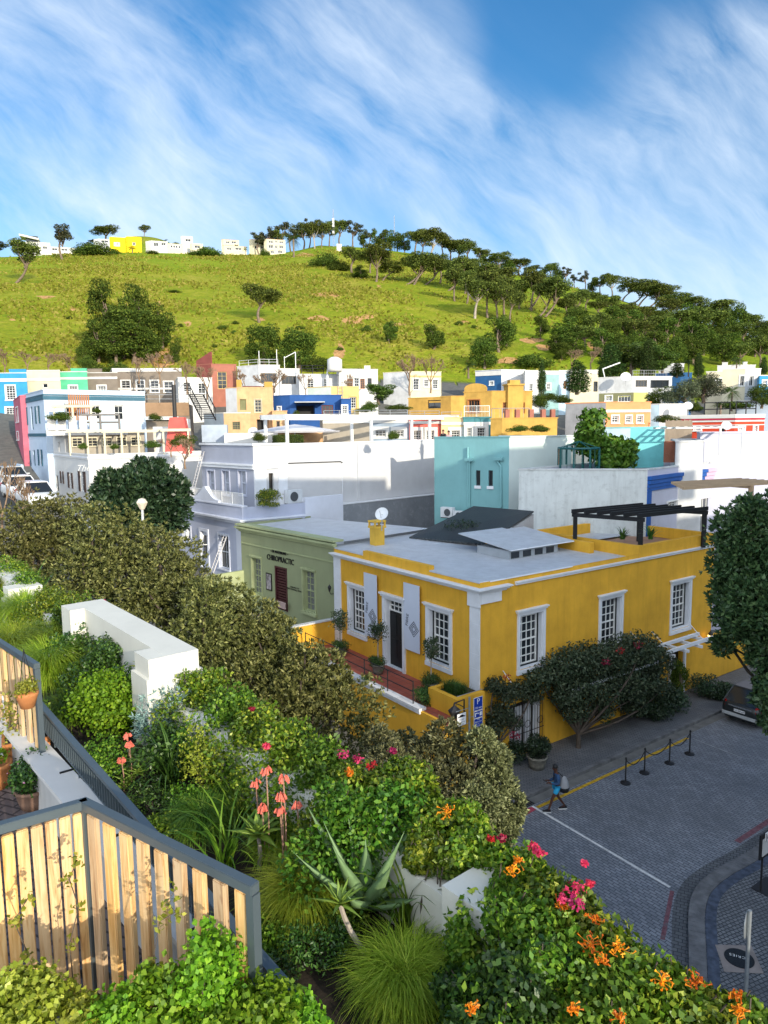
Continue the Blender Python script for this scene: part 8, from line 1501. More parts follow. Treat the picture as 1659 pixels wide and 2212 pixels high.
# vine and bushes on the shaded wall of the corner building
lf_vine = leafmat('vine_leaves', (.032, .050, .024), (.085, .10, .055), .4, .08, .5, .3)
def vb(lst): return [(*YR.pt(YR.hit(x, y, n0)[0], n0, YR.hit(x, y, n0)[1]), r, r, r*.8) for x, y, r, n0 in lst]
b = vb([(1200, 1450, .8, .7), (1235, 1430, .9, .8), (1275, 1425, .95, .9), (1315, 1425, 1., .9), (1350, 1410, 1.0, .9), (1385, 1405, 1., 1.), (1415, 1425, .9, .9), (1250, 1480, .9, 1.), (1300, 1490, .9, 1.1), (1350, 1475, 1., 1.2), (1400, 1470, .9, 1.), (1240, 1530, .7, 1.), (1300, 1535, .6, 1.), (1430, 1500, .8, .9), (1370, 1520, .7, 1.), (1160, 1470, .6, .6), (1220, 1500, .7, .9)]); c = YR.pt(YR.hit(1250, 1580, 1)[0], 1., .13); big_tree('climbing_vine', 'dark climbing vine with red flowers massed along the shaded yellow wall', c[0], c[1], .13, b, 30000, .14, .07, lf_vine, seed=81, sprig=1, shell=.3, trunk_r=.13)
b = vb([(1070, 1480, .45, .4), (1095, 1500, .5, .5), (1080, 1540, .55, .5), (1120, 1490, .5, .5), (1150, 1500, .5, .5), (1065, 1570, .5, .5), (1110, 1560, .4, .6)]); c = YR.pt(YR.hit(1075, 1620, .5)[0], .5, .13); big_tree('climbing_vine', 'thin leggy climber with red flowers at the building corner', c[0], c[1], .13, b, 5200, .12, .06, lf_vine, seed=82, sprig=1, shell=.2, trunk_r=.08)
fl_red = leafmat('red_bracts', (.30, .008, .025), (.5, .02, .05), .3, .2); fl_pink = leafmat('pink_bracts', (.62, .03, .12), (.85, .09, .2), .3, .3); fl_or = leafmat('orange_petals', (.80, .22, .01), (.95, .42, .02), .3, .3); fl_coral = leafmat('coral_petals', (.72, .14, .09), (.85, .28, .2), .25, .3); fl_yel = leafmat('yellow_petals', (.6, .42, .02), (.8, .62, .05), .3, .3)
def flowers(c, R, n, m, name, lab, L=.05, seed=1, kind='flower', group=None):
    T = crown(name, [(0, 0, 0, R, R, R*.7)], n, L, L*.6, m, seed, shell=.3); o = bpy.data.objects.new(name, T); col.objects.link(o); o.location = tuple(map(float, c)); tag(o, lab, kind, group); return o
for i, (x, y, n0, lab) in enumerate(((1378, 1395, 1.9, 'red flower cluster high on the dark vine'), (1340, 1405, 1.8, 'red flower cluster left of the highest one on the vine'), (1310, 1430, 1.9, 'red flower cluster in the middle of the dark vine'), (1095, 1462, .9, 'red flowers on the leggy corner climber'), (1110, 1590, 1., 'red flowers low by the shutters'))): s, z = YR.hit(x, y, n0); flowers(YR.pt(s, n0, z), .22, 40, fl_red, 'vine_flowers', lab, .09, i)
for i, (x, y, n0, R, H, lab) in enumerate(((1160, 1655, 1.9, .6, .9, 'large potted shrub at the pavement edge near the person'), (1105, 1640, 1.0, .8, .9, 'dark bush below the corner climber'), (1460, 1545-10, 1.0, .75, 1.0, 'dark shrub at the far end under the vine'), (1425, 1550, 1., .8, 1., 'dark shrub second from the far end under the vine'), (1515, 1500, .8, .8, 1.2, 'rounded dark bush right of the white door frame'), (1550, 1505, .8, .7, .7, 'low dark bush by the garden wall'), (1575, 1500, 1., .6, .7, 'low dark bush left of the parked people carrier'), (1390, 1545, .9, .6, .8, 'dark shrub under the middle of the vine'))):
    s, _ = YR.hit(x, y, n0); r_ = ray(x, y); q0 = pz(x, y, .2); bush((q0[0], q0[1], .13 if i else .62), R, H, lab, lf_dark, 3200, .09, .05, 90+i, shell=.55)
q0 = pz(1160, 1655, .2); pot((q0[0], q0[1], .13), .42, .55, 'large stone pot on the pavement near the person', potm)
s, _ = YR.hit(1465, 1480, .9); z = .13; c = YR.pt(s, 1., z); tree_at('dense', c, 2.6, 1.1, 'slim dark standard shrub by the white door frame', None, 1, None, 'potted_shrub')
# flower box on the lilac side wall
fx_, hit_ = WALLFLOWER; c = fx_.pt(hit_[0], -.1, fx_.hit(580, 1083)[1]); bush(c, .95, .75, 'yellow flowering trailing plants on the lilac side wall', leafmat('flower_box_leaves', (.09, .16, .015), (.42, .38, .03), .45, .2), 3800, .09, .06, 7, hang=.4)
c = pz(1000, 1150, 8.2); bush(c, 1.3, .8, 'white flowering climber spilling over the dark lean-to roof', lf_dark, 4200, .09, .05, 9, hang=.5)
for i, (x, y, d, lab) in enumerate(((1405, 1165, 30, 'small agave behind the yellow roof terrace wall'), (1345, 1165, 33, 'bare twiggy plant under the black pergola'))): c = pd(x, y, d); tuft(c, 40, .7, .03, lab, lf_gd, 9+i, w=.03, name='spiky_plant', cat='plant')
# ---------------------------------------------------------------- roof garden in the foreground
ZG = 10.5
a_, b_ = pz(98, 1605, 10.9), pz(603, 2151, 10.9); gd_ = (a_-b_)[:2]; G_L = math.degrees(math.atan2(gd_[0], gd_[1])); K1 = Fr(b_, G_L, out=(-1, -1))     # inner wall line, s grows away
c_, d_ = pz(231, 1302, 11.5), pz(403, 1393, 11.5); g2 = (c_-d_)[:2]; G_2 = math.degrees(math.atan2(g2[0], g2[1])); K2 = Fr(d_, G_2, out=(-1, -1))
pw = mat('parapet_cream', (.70, .68, .60), .85, .04, 1, .12, streak=.08); cw = mat('concrete_wall', (.50, .49, .47), .9, .08, 2, .15, streak=.25)
soil = mat('garden_soil', (.035, .026, .018), .95, .3, 6, .6, 12)
GB = thing('garden_block', 'white block carrying the roof garden with its long parapet', 'building', (*K2.pt(0, 1, 0)[:2], 0))
pts = [K1.pt(-6, 0, 0), K1.pt(24, 0, 0), K2.pt(24, 0, 0), K2.pt(-13, 0, 0), (K2.pt(-13, 0, 0)[0]-5, K2.pt(-13, 0, 0)[1]-4, 0)]
MB().prism([p[:2] for p in pts], 0, ZG-.35).build('wall', pw, GB); MB().prism([p[:2] for p in pts], ZG-.349, ZG-.04).build('soil', soil, GB)
MB().ob(K2, -13, 24, 0, .34, ZG-.3, 10.95).build('parapet', pw, GB)
def block(s0, s1, top, lab):
    T = thing('parapet_block', lab, 'wall', K2.pt((s0+s1)/2, .2, ZG)); q = MB(); q.ob(K2, s0, s1, -.03, .36, 10.3, top); q.ob(K2, s0, s0+.42, .36, .56, 10.3, top-.002); q.ob(K2, s1-.42, s1, .36, .56, 10.3, top-.002); q.ob(K2, s0-.03, s0+.45, -.06, .6, 10.3, top-.22); q.build('body', pw, T); return T
s0 = K2.hit(403, 1393)[0]; block(-.25, (c_[:2]-d_[:2])@K2.d+.3, 11.5, 'raised cream parapet block with end piers behind the shrubs')
p = pz(1060, 1880, 11.2); s = (p[:2]-K2.O)@K2.d; b = MB().ob(K2, s-.2, s+.2, -.03, .42, 10.3, 11.1).build('parapet_pier', pw); tag(b, 'short cream parapet pier half hidden by the vine', 'wall')
p = pz(60, 1230, 11.2); s = (p[:2]-K2.O)@K2.d; block(s-1.6, s+1.2, 11.15, 'far cream parapet block at the left edge')
IW = thing('garden_wall', 'pale concrete wall with a flat cap carrying the dark baluster railing', 'wall', K1.pt(2, .1, 10)); MB().ob(K1, -4, 5.6, .0, .2, 9.6, 10.86).build('wall', cw, IW); MB().ob(K1, -4, 5.6, -.02, .24, 10.861, 10.9).build('cap', mat('pale_cap', (.62, .60, .57), .8, .05, 2, .1), IW)
fm2 = mat('slate_metal', (.085, .11, .125), .42, .05, 3, .05, metal=.2, spec=.5)
r0_, r1_ = pz(75, 1505, 11.2), pz(320, 1785, 11.2); RS = thing('baluster_railing', 'dark metal baluster railing on the concrete wall', 'railing', K1.pt(2, .05, 10.9)); rd = (r0_-r1_)[:2]; rl_ = np.linalg.norm(rd); RF = Fr(r1_, math.degrees(math.atan2(rd[0], rd[1])), out=(-1, -1))
MB().ob(RF, -2.4, rl_+.05, -.03, .03, 11.17, 11.2).build('top_rail', fm2, RS); MB().ob(RF, -2.4, rl_, -.012, .012, 10.94, 10.955).build('bottom_rail', fm2, RS)
for k in range(int((rl_+2.4)/.068)): s = -2.38+k*.068; MB().ob(RF, s-.004, s+.004, -.012, .012, 10.945 if k % 12 else 10.9, 11.17).build('baluster', fm2, RS)
for k in range(5): s = -2.2+k*(rl_+2.2)/4; MB().ob(RF, s-.01, s+.01, -.0, .12, 10.9, 10.912).build('foot_plate', m_black, RS)
# deck and floor
pav = setts('terrace_brick_paving', .2, .1, 20, (.13, .10, .10), (.19, .15, .14), (.03, .025, .025), bump=.4)
slab('deck_floor', [(-9, -3), K1.pt(-5, .2, 0), K1.pt(12, .2, 0), (-14, 10)], 10.42, pav, .2)
wdm = bpy.data.materials.new('larch_slats'); wdm.use_nodes = True; g = NT(wdm.node_tree); b = g.n['Principled BSDF']; b.inputs['Roughness'].default_value = .6; b.inputs['Specular IOR Level'].default_value = .25
geo = g.new('ShaderNodeNewGeometry'); oi = g.new('ShaderNodeObjectInfo'); ad = g.new('ShaderNodeVectorMath', operation='ADD'); g.link(geo.outputs['Position'], ad.inputs[0]); sc = g.new('ShaderNodeVectorMath', operation='SCALE'); sc.inputs[0].default_value = (7, 3, 5); g.link(oi.outputs['Random'], sc.inputs['Scale']); g.link(sc.outputs[0], ad.inputs[1])
gr = g.noise(g.mapping(ad.outputs[0], scale=(16, 16, 1.1)), 2.2, 6, .6, .9); kn = g.noise(g.mapping(ad.outputs[0], scale=(6, 6, 2.2)), 1.6, 3, .5)
w = g.ramp(gr, [(.25, (.30, .13, .045)), (.42, (.60, .37, .17)), (.6, (.74, .52, .28)), (.8, (.62, .42, .22))]); w = g.mix(g.ramp(kn, [(.66, (0, 0, 0)), (.74, (1, 1, 1))]), w, (.33, .15, .06)); hs = g.new('ShaderNodeHueSaturation'); g.link(w, hs.inputs['Color']); g.link(g.math('ADD', g.math('MULTIPLY', oi.outputs['Random'], .4), .75), hs.inputs['Value']); g.link(g.math('ADD', g.math('MULTIPLY', oi.outputs['Random'], .3), .85), hs.inputs['Saturation']); g.link(hs.outputs[0], b.inputs['Base Color'])
bn = g.new('ShaderNodeBump'); bn.inputs['Strength'].default_value = .3; bn.inputs['Distance'].default_value = .01; g.link(gr, bn.inputs['Height']); g.link(bn.outputs[0], b.inputs['Normal'])
def fence(p0, p1, n, w, lab, post=(0, 1), zb=10.5, top=11.8, rnd=1):
    """slatted panel between two ground points; slats hang behind the steel top rail"""
    d = (p1-p0)[:2]; L = np.linalg.norm(d); f = Fr(p0, math.degrees(math.atan2(d[0], d[1])), out=(0.3, -1)); T = thing('slatted_fence', lab, 'fence', (p0[0], p0[1], zb))
    MB().ob(f, -.02, L+.02, -.03, .03, top-.055, top).build('top_rail', fm2, T, bevel=.004); r = random.Random(rnd)
    for e in post: MB().ob(f, e*L-.025, e*L+.025, -.025, .025, zb, top-.056).build('post', fm2, T)
    MB().ob(f, .0, L, -.05, -.025, zb+.15, zb+.2).build('lower_rail', fm2, T)
    for k in range(n):
        s = L*(k+.5)/n; a = r.uniform(-.004, .004); q = MB(); z1 = top-.075+r.uniform(-.006, .006)
        q.hexa([f.pt(s-w/2+a, -.022, zb+.05), f.pt(s+w/2+a, -.022, zb+.05), f.pt(s+w/2+a, .014, zb+.05), f.pt(s-w/2+a, .014, zb+.05)], [f.pt(s-w/2, -.022, z1), f.pt(s+w/2, -.022, z1-.004), f.pt(s+w/2, .014, z1-.004), f.pt(s-w/2, .014, z1)]); q.build('slat', wdm, T, bevel=.006)
bend, cor, lft = pz(181, 1727, 11.8), pz(545, 1906, 11.8), pz(0, 1778, 11.8); ex = lft+(lft-bend)*1.2
fence(bend, cor, 9, .085, 'near timber slatted fence panel running to the corner post', (0, 1), rnd=3); fence(bend, ex, 13, .062, 'near timber slatted fence panel cut by the left edge', (1,), rnd=5)
fa_, fb_ = pz(0, 1383, 11.8), pz(78, 1432, 11.8); fence(fb_, fa_+(fa_-fb_)*1.5, 12, .10, 'far timber slatted fence panel at the left edge', (0, 1), zb=10.45, rnd=8)
# ------- plants
def gp(x, y, z=ZG-.05): return pz(x, y, z)
def kx(p): return math.hypot(*p[:2])/1544*math.hypot(1, (14-p[2])/math.hypot(*p[:2]))     # metres per photograph pixel
lg = leafmat('bright_geranium_leaves', (.14, .29, .012), (.30, .46, .03), .35, .35); lv = leafmat('garden_green_leaves', (.085, .18, .012), (.24, .34, .03), .45, .25); ld_ = leafmat('deep_green_leaves', (.035, .095, .015), (.10, .20, .03), .4, .18, .4, .4)
lvine = leafmat('vine_hedge_leaves', (.11, .20, .012), (.38, .42, .04), .5, .3, .4, .4); lblue = leafmat('blue_grey_leaves', (.15, .25, .22), (.32, .44, .40), .35, .1); lyel = leafmat('yellow_green_leaves', (.28, .32, .03), (.50, .50, .08), .35, .35, .4)
TU = [(872, 2165, 140, 150, 'large bright fountain grass at the bottom centre', 1500), (655, 1985, 110, 150, 'fountain grass left of the aloe', 1200), (438, 1800, 80, 100, 'darker fountain grass above the slatted fence', 800), (598, 1850, 70, 90, 'fountain grass behind the rosette plant', 700), (110, 1480, 100, 130, 'bright fountain grass by the far baluster railing', 1400), (150, 1560, 70, 90, 'low dark grass clump behind the baluster railing', 500), (30, 1440, 90, 120, 'bright fountain grass behind the far fence', 1200), (130, 1420, 90, 110, 'second bright fountain grass behind the far fence', 1200), (60, 1360, 80, 110, 'third bright fountain grass at the left edge', 1200), (20, 1310, 80, 100, 'fountain grass at the left edge below the far shrubs', 1000)]
for i, (x, y, w, h, lab, n) in enumerate(TU): p = gp(x, y); k = kx(p); tuft(p, n*2, h*k*.92, w*k*.11, lab, lf_gr if i not in (2, 5) else leafmat('mid_grass_blades', (.07, .17, .015), (.20, .30, .03), .4, .3), 200+i, w=.0022*max(1, k/.0035), name='fountain_grass', droop=1.0)
for i, (x, y, h, n, m, lab) in enumerate(((880, 2030, 150, 34, lv, 'upright strap leaves right of the aloe'), (487, 1880, 130, 16, lv, 'upright iris blades above the fence rail'), (515, 1800, 110, 16, lv, 'upright iris blades behind the pink flowers'), (370, 1700, 110, 40, ld_, 'drooping dark strap leaf plant among the pink flowers'), (640, 1640+60, 100, 14, ld_, 'dark strap leaves before the vine hedge'), (75, 1330, 90, 18, lf_gd, 'upright strap leaves by the far parapet'), (165, 1440, 110, 14, lf_gd, 'tall thin reeds beside the bright grass'), (640, 1800, 100, 22, ld_, 'dark strap leaves right of the pink flowers'))): p = gp(x, y); k = kx(p); tuft(p, n*2, h*k*1.35, .03, lab, m, 230+i, w=.011, name='strap_leaf_plant', droop=.7, cat='plant', seg=6)
def thick_leaf(q, c, az_, el, L, W, curve=.5, th=.18, n=8):
    """fleshy channelled leaf"""
    a = math.radians(az_); h = np.array([math.sin(a), math.cos(a), 0]); s = np.array([h[1], -h[0], 0]); rings = []; p = np.array(c, float)
    for k in range(n+1):
        t = k/n; e = el+curve*t; w = W*(math.sin(math.pi*min(1, .22+t*.78))**.8)*(1-t**3)+.002; d = h*math.cos(e)+np.array([0, 0, math.sin(e)]); up = -h*math.sin(e)+np.array([0, 0, math.cos(e)])
        rings.append([tuple(p-s*w/2+up*w*.22), tuple(p-s*w*.2+up*w*.02), tuple(p+s*w*.2+up*w*.02), tuple(p+s*w/2+up*w*.22), tuple(p+s*w*.25-up*w*th), tuple(p-s*w*.25-up*w*th)]); p = p+d*L/n
    vs = [v for r in rings for v in r]; q.add(vs, [(i*6+k, i*6+(k+1) % 6, (i+1)*6+(k+1) % 6, (i+1)*6+k) for i in range(n) for k in range(6)]+[tuple(range(6)), tuple(n*6+k for k in range(6))])
am = mat('aloe_skin', (.17, .27, .12), .45, .12, 9, .05); p = gp(792, 1995)+np.array([0, 0, .1]); T = thing('aloe', 'large spiky aloe in the middle of the garden bed', 'plant', p); r = random.Random(2)
for k in range(19): q = MB(); f = k/19; thick_leaf(q, p+np.array([0, 0, .05]), k*137.5, .35+.95*f, .6+.2*math.sin(f*3.1), .13, .35-.3*f, n=9); q.build('leaf', am, T, smooth=True)
def rosette(x, y, ztop, R, lab, m, n=16, W=.05, stem=True, name='rosette_plant', lean=(0, 0)):
    p = gp(x, y); T = thing(name, lab, 'plant', p); t = (p[0]+lean[0], p[1]+lean[1], ztop)
    if stem: q = MB(); limb(q, p, t, .022, .016, .12, int(x), 6); q.build('stem', barkp, T)
    q = MB(); [thick_leaf(q, t, k*137.5, .1+1.15*k/n, R*(1.1-.4*k/n), W, -.25, .06, 6) for k in range(n)]; q.build('leaves', m, T, smooth=True)
rosm = mat('rosette_leaf', (.20, .30, .045), .4, .2, 5, 0)
rosette(325, 1560, 11.12, .26, 'left yellow green rosette on a bare stem', lyel and mat('rosette_yellow', (.42, .44, .06), .4, .15, 5, 0), 12, .07); rosette(350, 1530, 11.2, .26, 'right yellow green rosette on a bare stem', mat('rosette_yellow', (0, 0, 0)), 12, .07); rosette(560, 1880, 10.75, .26, 'low broad leaved rosette beside the iris blades', rosm, 18, .075); rosette(830, 2110, 10.95, .20, 'spidery rosette on a leaning bare stem', rosm, 16, .028, lean=(-.28, .02))
rosette(300, 1700, 10.6, .13, 'small fleshy rosette behind the railing', rosm, 16, .045, False); rosette(420, 1800, 10.55, .1, 'tiny grey succulent rosette', mat('succulent_grey', (.2, .28, .2), .5), 16, .04, False)
SH = [(415, 1560, 46, 100, lv, 'leafy bush against the end of the parapet block', 2600, .04, .025), (335, 1560, 40, 90, ld_, 'dark bush under the near end of the parapet block', 2200, .04, .025), (520, 1720, 60, 80, lv, 'leafy bush between the yellow green bush and the hedge', 2200, .035, .022), (600, 1640, 50, 70, lv, 'leafy bush below the red flowers', 2000, .035, .022), (480, 1620, 50, 70, lv, 'mid green bush under the hedge crest', 2000, .035, .022), (150, 1370, 60, 70, lv, 'leafy bush behind the bright grasses', 2000, .04, .026), (700, 1860, 50, 60, lv, 'low leafy bush behind the fountain grass', 2000, .035, .02), (740, 2020, 70, 60, lv, 'ground foliage between the grasses', 2000, .03, .02), (990, 2040, 50, 60, lv, 'leafy bush right of the strap leaves', 2200, .035, .022), (560, 2060, 60, 60, lv, 'ground foliage by the corner post', 2000, .03, .02), (340, 1820, 50, 40, lv, 'ground foliage seen under the top rail', 1500, .03, .02), (228, 1590, 82, 120, lg, 'bright green geranium bush behind the baluster railing', 5200, .042, .034), (290, 1580, 40, 90, lg, 'second bright green geranium bush beside the first', 2200, .04, .032), (230, 1680, 60, 70, lv, 'mid green low bush below the bright geranium', 2600, .03, .022), (378, 1605, 66, 118, lblue, 'blue grey bush with needle leaves below the parapet block', 4200, .075, .016), (275, 1460, 60, 90, ld_, 'dark glossy bush in front of the parapet block', 3400, .045, .026), (215, 1480, 40, 90, ld_, 'dark glossy bush left of the parapet block', 2400, .045, .026), (320, 1500, 50, 60, lv, 'reddish tipped bush under the parapet block', 2200, .04, .024), (440, 1720, 52, 130, lyel, 'upright yellow green bush with tiny leaves', 2600, .026, .016), (330, 1760, 60, 50, ld_, 'dark blue green ground plants behind the railing', 1800, .035, .012),
      (460, 1770, 60, 40, ld_, 'low dark ground cover above the fence rail', 1800, .03, .02), (340, 1680, 60, 80, ld_, 'dark leafy plant among the left pink flowers', 1800, .05, .028), (690, 2080, 70, 70, ld_, 'dark feathery ground cover left of the big grass', 2600, .03, .012), (960, 2100, 80, 60, ld_, 'dark blue green succulents right of the big grass', 1800, .05, .012), (590, 2160, 60, 60, ld_, 'dark shadowed bush beside the fence corner', 1800, .03, .014), (400, 1760, 40, 60, lv, 'low green bush behind the fence rail', 1500, .03, .02), (720, 1780, 60, 70, ld_, 'dark bush behind the pink flowers', 2000, .04, .02)]
for i, (x, y, w, h, m, lab, n, L, W) in enumerate(SH): p = gp(x, y); k = kx(p); bush(p, w*k*1.05, h*k*1.15, lab, m, n, L, W, 300+i, sprig=5 if m in (lblue, lyel) else 1, shell=.45, under=.5)
# hedge of vines along the outer parapet
VH = [(15, 1240, 34, lvine, 'first vine hedge section at the left edge'), (60, 1262, 30, lv, 'leafy hedge section by the far parapet block'), (110, 1300, 34, lvine, 'vine hedge section right of the far parapet block'), (150, 1330, 34, lv, 'hedge section before the raised parapet block'), (185, 1370, 34, ld_, 'dark hedge section left of the raised parapet block'), (440, 1490, 44, lvine, 'vine hedge section right of the raised parapet block'), (500, 1530, 52, lv, 'second vine hedge section right of the raised block'), (560, 1570, 54, lvine, 'third vine hedge section with red flowers'), (630, 1610, 56, lvine, 'vine hedge section below the olive brown trees'), (700, 1650, 54, lv, 'vine hedge section with the red and orange flowers'), (770, 1700, 50, lvine, 'vine hedge section under the red flowers'),
      (760, 1770, 66, leafmat('glossy_bright_leaves', (.07, .20, .014), (.20, .34, .03), .4, .3), 'bright glossy bush behind the aloe, left half'), (860, 1760, 70, leafmat('glossy_bright_leaves', (0, 0, 0)), 'bright glossy bush behind the aloe, right half'), (950, 1800, 60, lvine, 'vine hedge section with the orange cluster'), (1030, 1840, 54, lvine, 'vine hedge section above the parapet pier'), (1110, 1890, 58, lvine, 'vine hedge section right of the parapet pier'), (1180, 1950, 62, lvine, 'vine hedge section under the pink flowers'),
      (1140, 2030, 70, lv, 'leafy vine mass below the parapet pier'), (1240, 2020, 70, lvine, 'vine hedge section left of the manhole view'), (1310, 2070, 66, lvine, 'vine hedge section with the big orange trumpets'), (1220, 2110, 74, lv, 'lower vine mass at the bottom'), (1120, 2130, 70, ld_, 'dark lower vine mass right of the big grass'), (1390, 2130, 60, lvine, 'vine hedge section near the bottom right'), (1320, 2170, 70, lv, 'bottom vine mass under the orange trumpets'), (1470, 2170, 52, lvine, 'vine hedge section before the bottom right corner'), (1550, 2205, 44, lvine, 'vine hedge section close to the bottom right corner'), (1625, 2235, 44, lvine, 'last vine hedge section at the bottom right corner'), (1040, 2190, 66, ld_, 'dark shaded plants at the bottom right of the grass'),
      (915, 1835, 32, lvine, 'leafy vine on the parapet behind the aloe'), (965, 1850, 26, lv, 'small leafy vine left of the parapet pier'), (1090, 1930, 30, lv, 'leafy vine over the front of the parapet pier'), (900, 1690, 40, lvine, 'vine hedge crest before the sunlit street tree'), (860, 1690, 44, lv, 'vine hedge section left of the orange cluster'), (1000, 1770, 40, lvine, 'hedge crest right of the orange cluster'), (330, 1430, 34, ld_, 'dark foliage against the parapet block face'), (260, 1390, 34, lv, 'climber over the middle of the parapet block face'), (230, 1420, 40, ld_, 'dark foliage under the left end of the block')]
for i, (x, y, r_, m, lab) in enumerate(VH):
    dK = K2.pt(K2.hit(x, y)[0], 0, 0)[:2]; on = abs((pz(x, y, 11.15)[:2]-K2.O)@K2.n) < .9; p = pz(x, y, 11.1 if on else 10.85); R = r_*kx(p); T = thing('vine_hedge', lab, 'hedge', (p[0], p[1], ZG), 'flowering vine hedge along the parapet'); rr = random.Random(i); zc = p[2]-ZG; bl = [(0, 0, zc, R, R, R*.95)]+[(rr.uniform(-.8, .8)*R, rr.uniform(-.8, .8)*R, zc+rr.uniform(-.6, .55)*R, R*.5, R*.5, R*.45) for _ in range(8)]+[(0, 0, zc-R*.9, R*.9, R*.9, R*.6)]+([(K2.n[0]*.38, K2.n[1]*.38, zc-.28, R*.9, R*.9, .3)] if on and not 900 < x < 1060 else [])
    q = MB(); [limb(q, (p[0], p[1], ZG-.1), (p[0]+b[0]*1.1, p[1]+b[1]*1.1, ZG+b[2]+.1), .012, .004, .15, k, 4, 4) for k, b in enumerate(bl)]; q.build('stems', barkd, T); me = crown('leaves', bl, 4200, .043, .026, m, 400+i, shell=.5); o = bpy.data.objects.new('leaves', me); col.objects.link(o); o.parent = T
def trumpet(c, R, n, m, name, lab, L, seed, group):
    """cluster of small tubular flowers opening outwards"""
    r = random.Random(seed); q = MB()
    for _ in range(n):
        d = Vector((r.gauss(0, .42), r.gauss(0, .42), r.gauss(0, .35))); p = Vector(c)+d*R; e = p+Vector((r.gauss(0, 1), r.gauss(0, 1), r.gauss(.3, .6))).normalized()*L; q.tube([Vector(c), p], .0012, 3, False); q.tube([p, p.lerp(e, .7), e], [L*.07, L*.13, L*.26], 5, False)
    o = q.build(name, m); tag(o, lab, 'flower', group); return o
FL = [(742, 1628, 14, fl_pink, 'red flower cluster at the top of the vine hedge'), (775, 1640, 12, fl_pink, 'red flower cluster right beside the topmost one'), (800, 1652, 12, fl_red, 'dark red flowers right of the topmost clusters'), (575, 1612, 8, fl_pink, 'small red flowers on the upper hedge'), (848, 1622, 9, fl_pink, 'pink flowers against the grey green tree'), (755, 1668, 10, fl_or, 'orange red flowers under the red clusters'), (1150, 1828, 10, fl_pink, 'pink flower pair at the street edge'), (1165, 1842, 11, fl_pink, 'lower pink flowers at the street edge'), (1085, 1812, 8, fl_red, 'small red flowers left of the pink pair'), (1060, 1812, 7, fl_red, 'small red flowers at the far hedge top'), (1238, 1920, 20, fl_pink, 'large pink flower cluster over the street'), (1245, 1950, 16, fl_pink, 'lower part of the large pink cluster'), (1215, 1940, 10, fl_pink, 'pink flowers left of the large cluster'), (1275, 1908, 7, fl_pink, 'small pink flowers on the outermost twig'), (225, 1300, 6, fl_pink, 'tiny pink flower on the far hedge'), (1262, 1865, 6, fl_pink, 'single pink flower on the twig'), (545, 1530, 6, fl_red, 'small red flowers high on the hedge')]
for i, (x, y, r_, m, lab) in enumerate(FL): dK = pz(x, y, 11.35); flowers(dK, r_*kx(dK), 46, m, 'bougainvillea_flowers', lab, .03, 500+i, group='pink and red flowers on the vine hedge')
OR = [(965, 1752, 16, 'orange trumpet cluster behind the bright bush'), (1105, 1880, 14, 'orange trumpets above the parapet pier'), (1275, 2040, 18, 'large orange trumpet cluster in the lower vine'), (1335, 2048, 18, 'large orange trumpet cluster right of its twin'), (1300, 2075, 12, 'orange trumpets under the two large clusters'), (1120, 1860, 8, 'small orange buds above the pier'), (1210, 1960, 12, 'orange flowers under the pink cluster'), (1285, 1985, 10, 'orange flowers on the outer side'), (1430, 2120, 12, 'orange trumpets near the bottom right'), (1500, 2120, 14, 'orange trumpets against the pavement'), (1240, 2180, 12, 'orange trumpets at the bottom edge'), (1590, 2150, 8, 'outermost orange trumpets at the bottom right'), (1020, 2180, 8, 'orange flower bunch beside the big grass'), (270, 1345, 12, 'orange and red flowers left of the parapet block'), (1340, 2200, 10, 'orange trumpets at the very bottom'), (1600, 2185, 10, 'orange trumpets in the bottom right corner')]
for i, (x, y, r_, lab) in enumerate(OR): dK = pz(x, y, 11.3); trumpet(dK, r_*kx(dK)*1.1, 26, fl_or, 'trumpet_flowers', lab, .024, 520+i, 'orange trumpet flowers on the vine hedge')
KL = [(553, 1690, 1850, 'left tall coral flower stalk'), (575, 1662, 1880, 'tallest coral flower stalk'), (612, 1680, 1890, 'coral flower stalk right of the tallest'), (607, 1718, 1890, 'short coral flower stalk in the middle'), (642, 1735, 1890, 'rightmost coral flower stalk'), (566, 1742, 1880, 'lower left coral flower stalk'), (275, 1588, 1690, 'upper coral flower stalk at the left'), (279, 1606, 1700, 'second coral flower stalk at the left'), (262, 1640, 1710, 'low coral flower stalk at the left'), (605, 1748, 1900, 'lowest coral flower stalk')]
for i, (x, y, yb2, lab) in enumerate(KL):
    b0 = gp(x+6, yb2); t0 = pd(x, y, math.hypot(*b0[:2])); T = thing('coral_flower', lab, 'flower', b0, 'coral flower stalks in the garden bed'); MB().tube([b0, (b0+t0)/2+np.array([.01, 0, 0]), t0], .006, 5).build('stalk', mat('pink_stalk', (.35, .2, .14), .6), T); q = MB(); r = random.Random(i)
    for j in range(26): a = r.uniform(0, 6.28); rd_ = r.uniform(.008, .032); p0 = Vector(t0)+Vector((math.cos(a)*rd_, math.sin(a)*rd_, r.uniform(-.01, .02))); q.tube([p0, p0+Vector((math.cos(a)*.014, math.sin(a)*.014, -.032))], [.005, .009], 5)
    q.build('petals', mat('coral_petal', (.70, .16, .11), .5, .2, 30, 0), T); q = MB(); [thick_leaf(q, b0+np.array([0, 0, .02+.05*(k//3)]), k*137.5, .6, .12, .05, .1, .06, 5) for k in range(8)]; q.build('leaves', rosm, T, smooth=True)
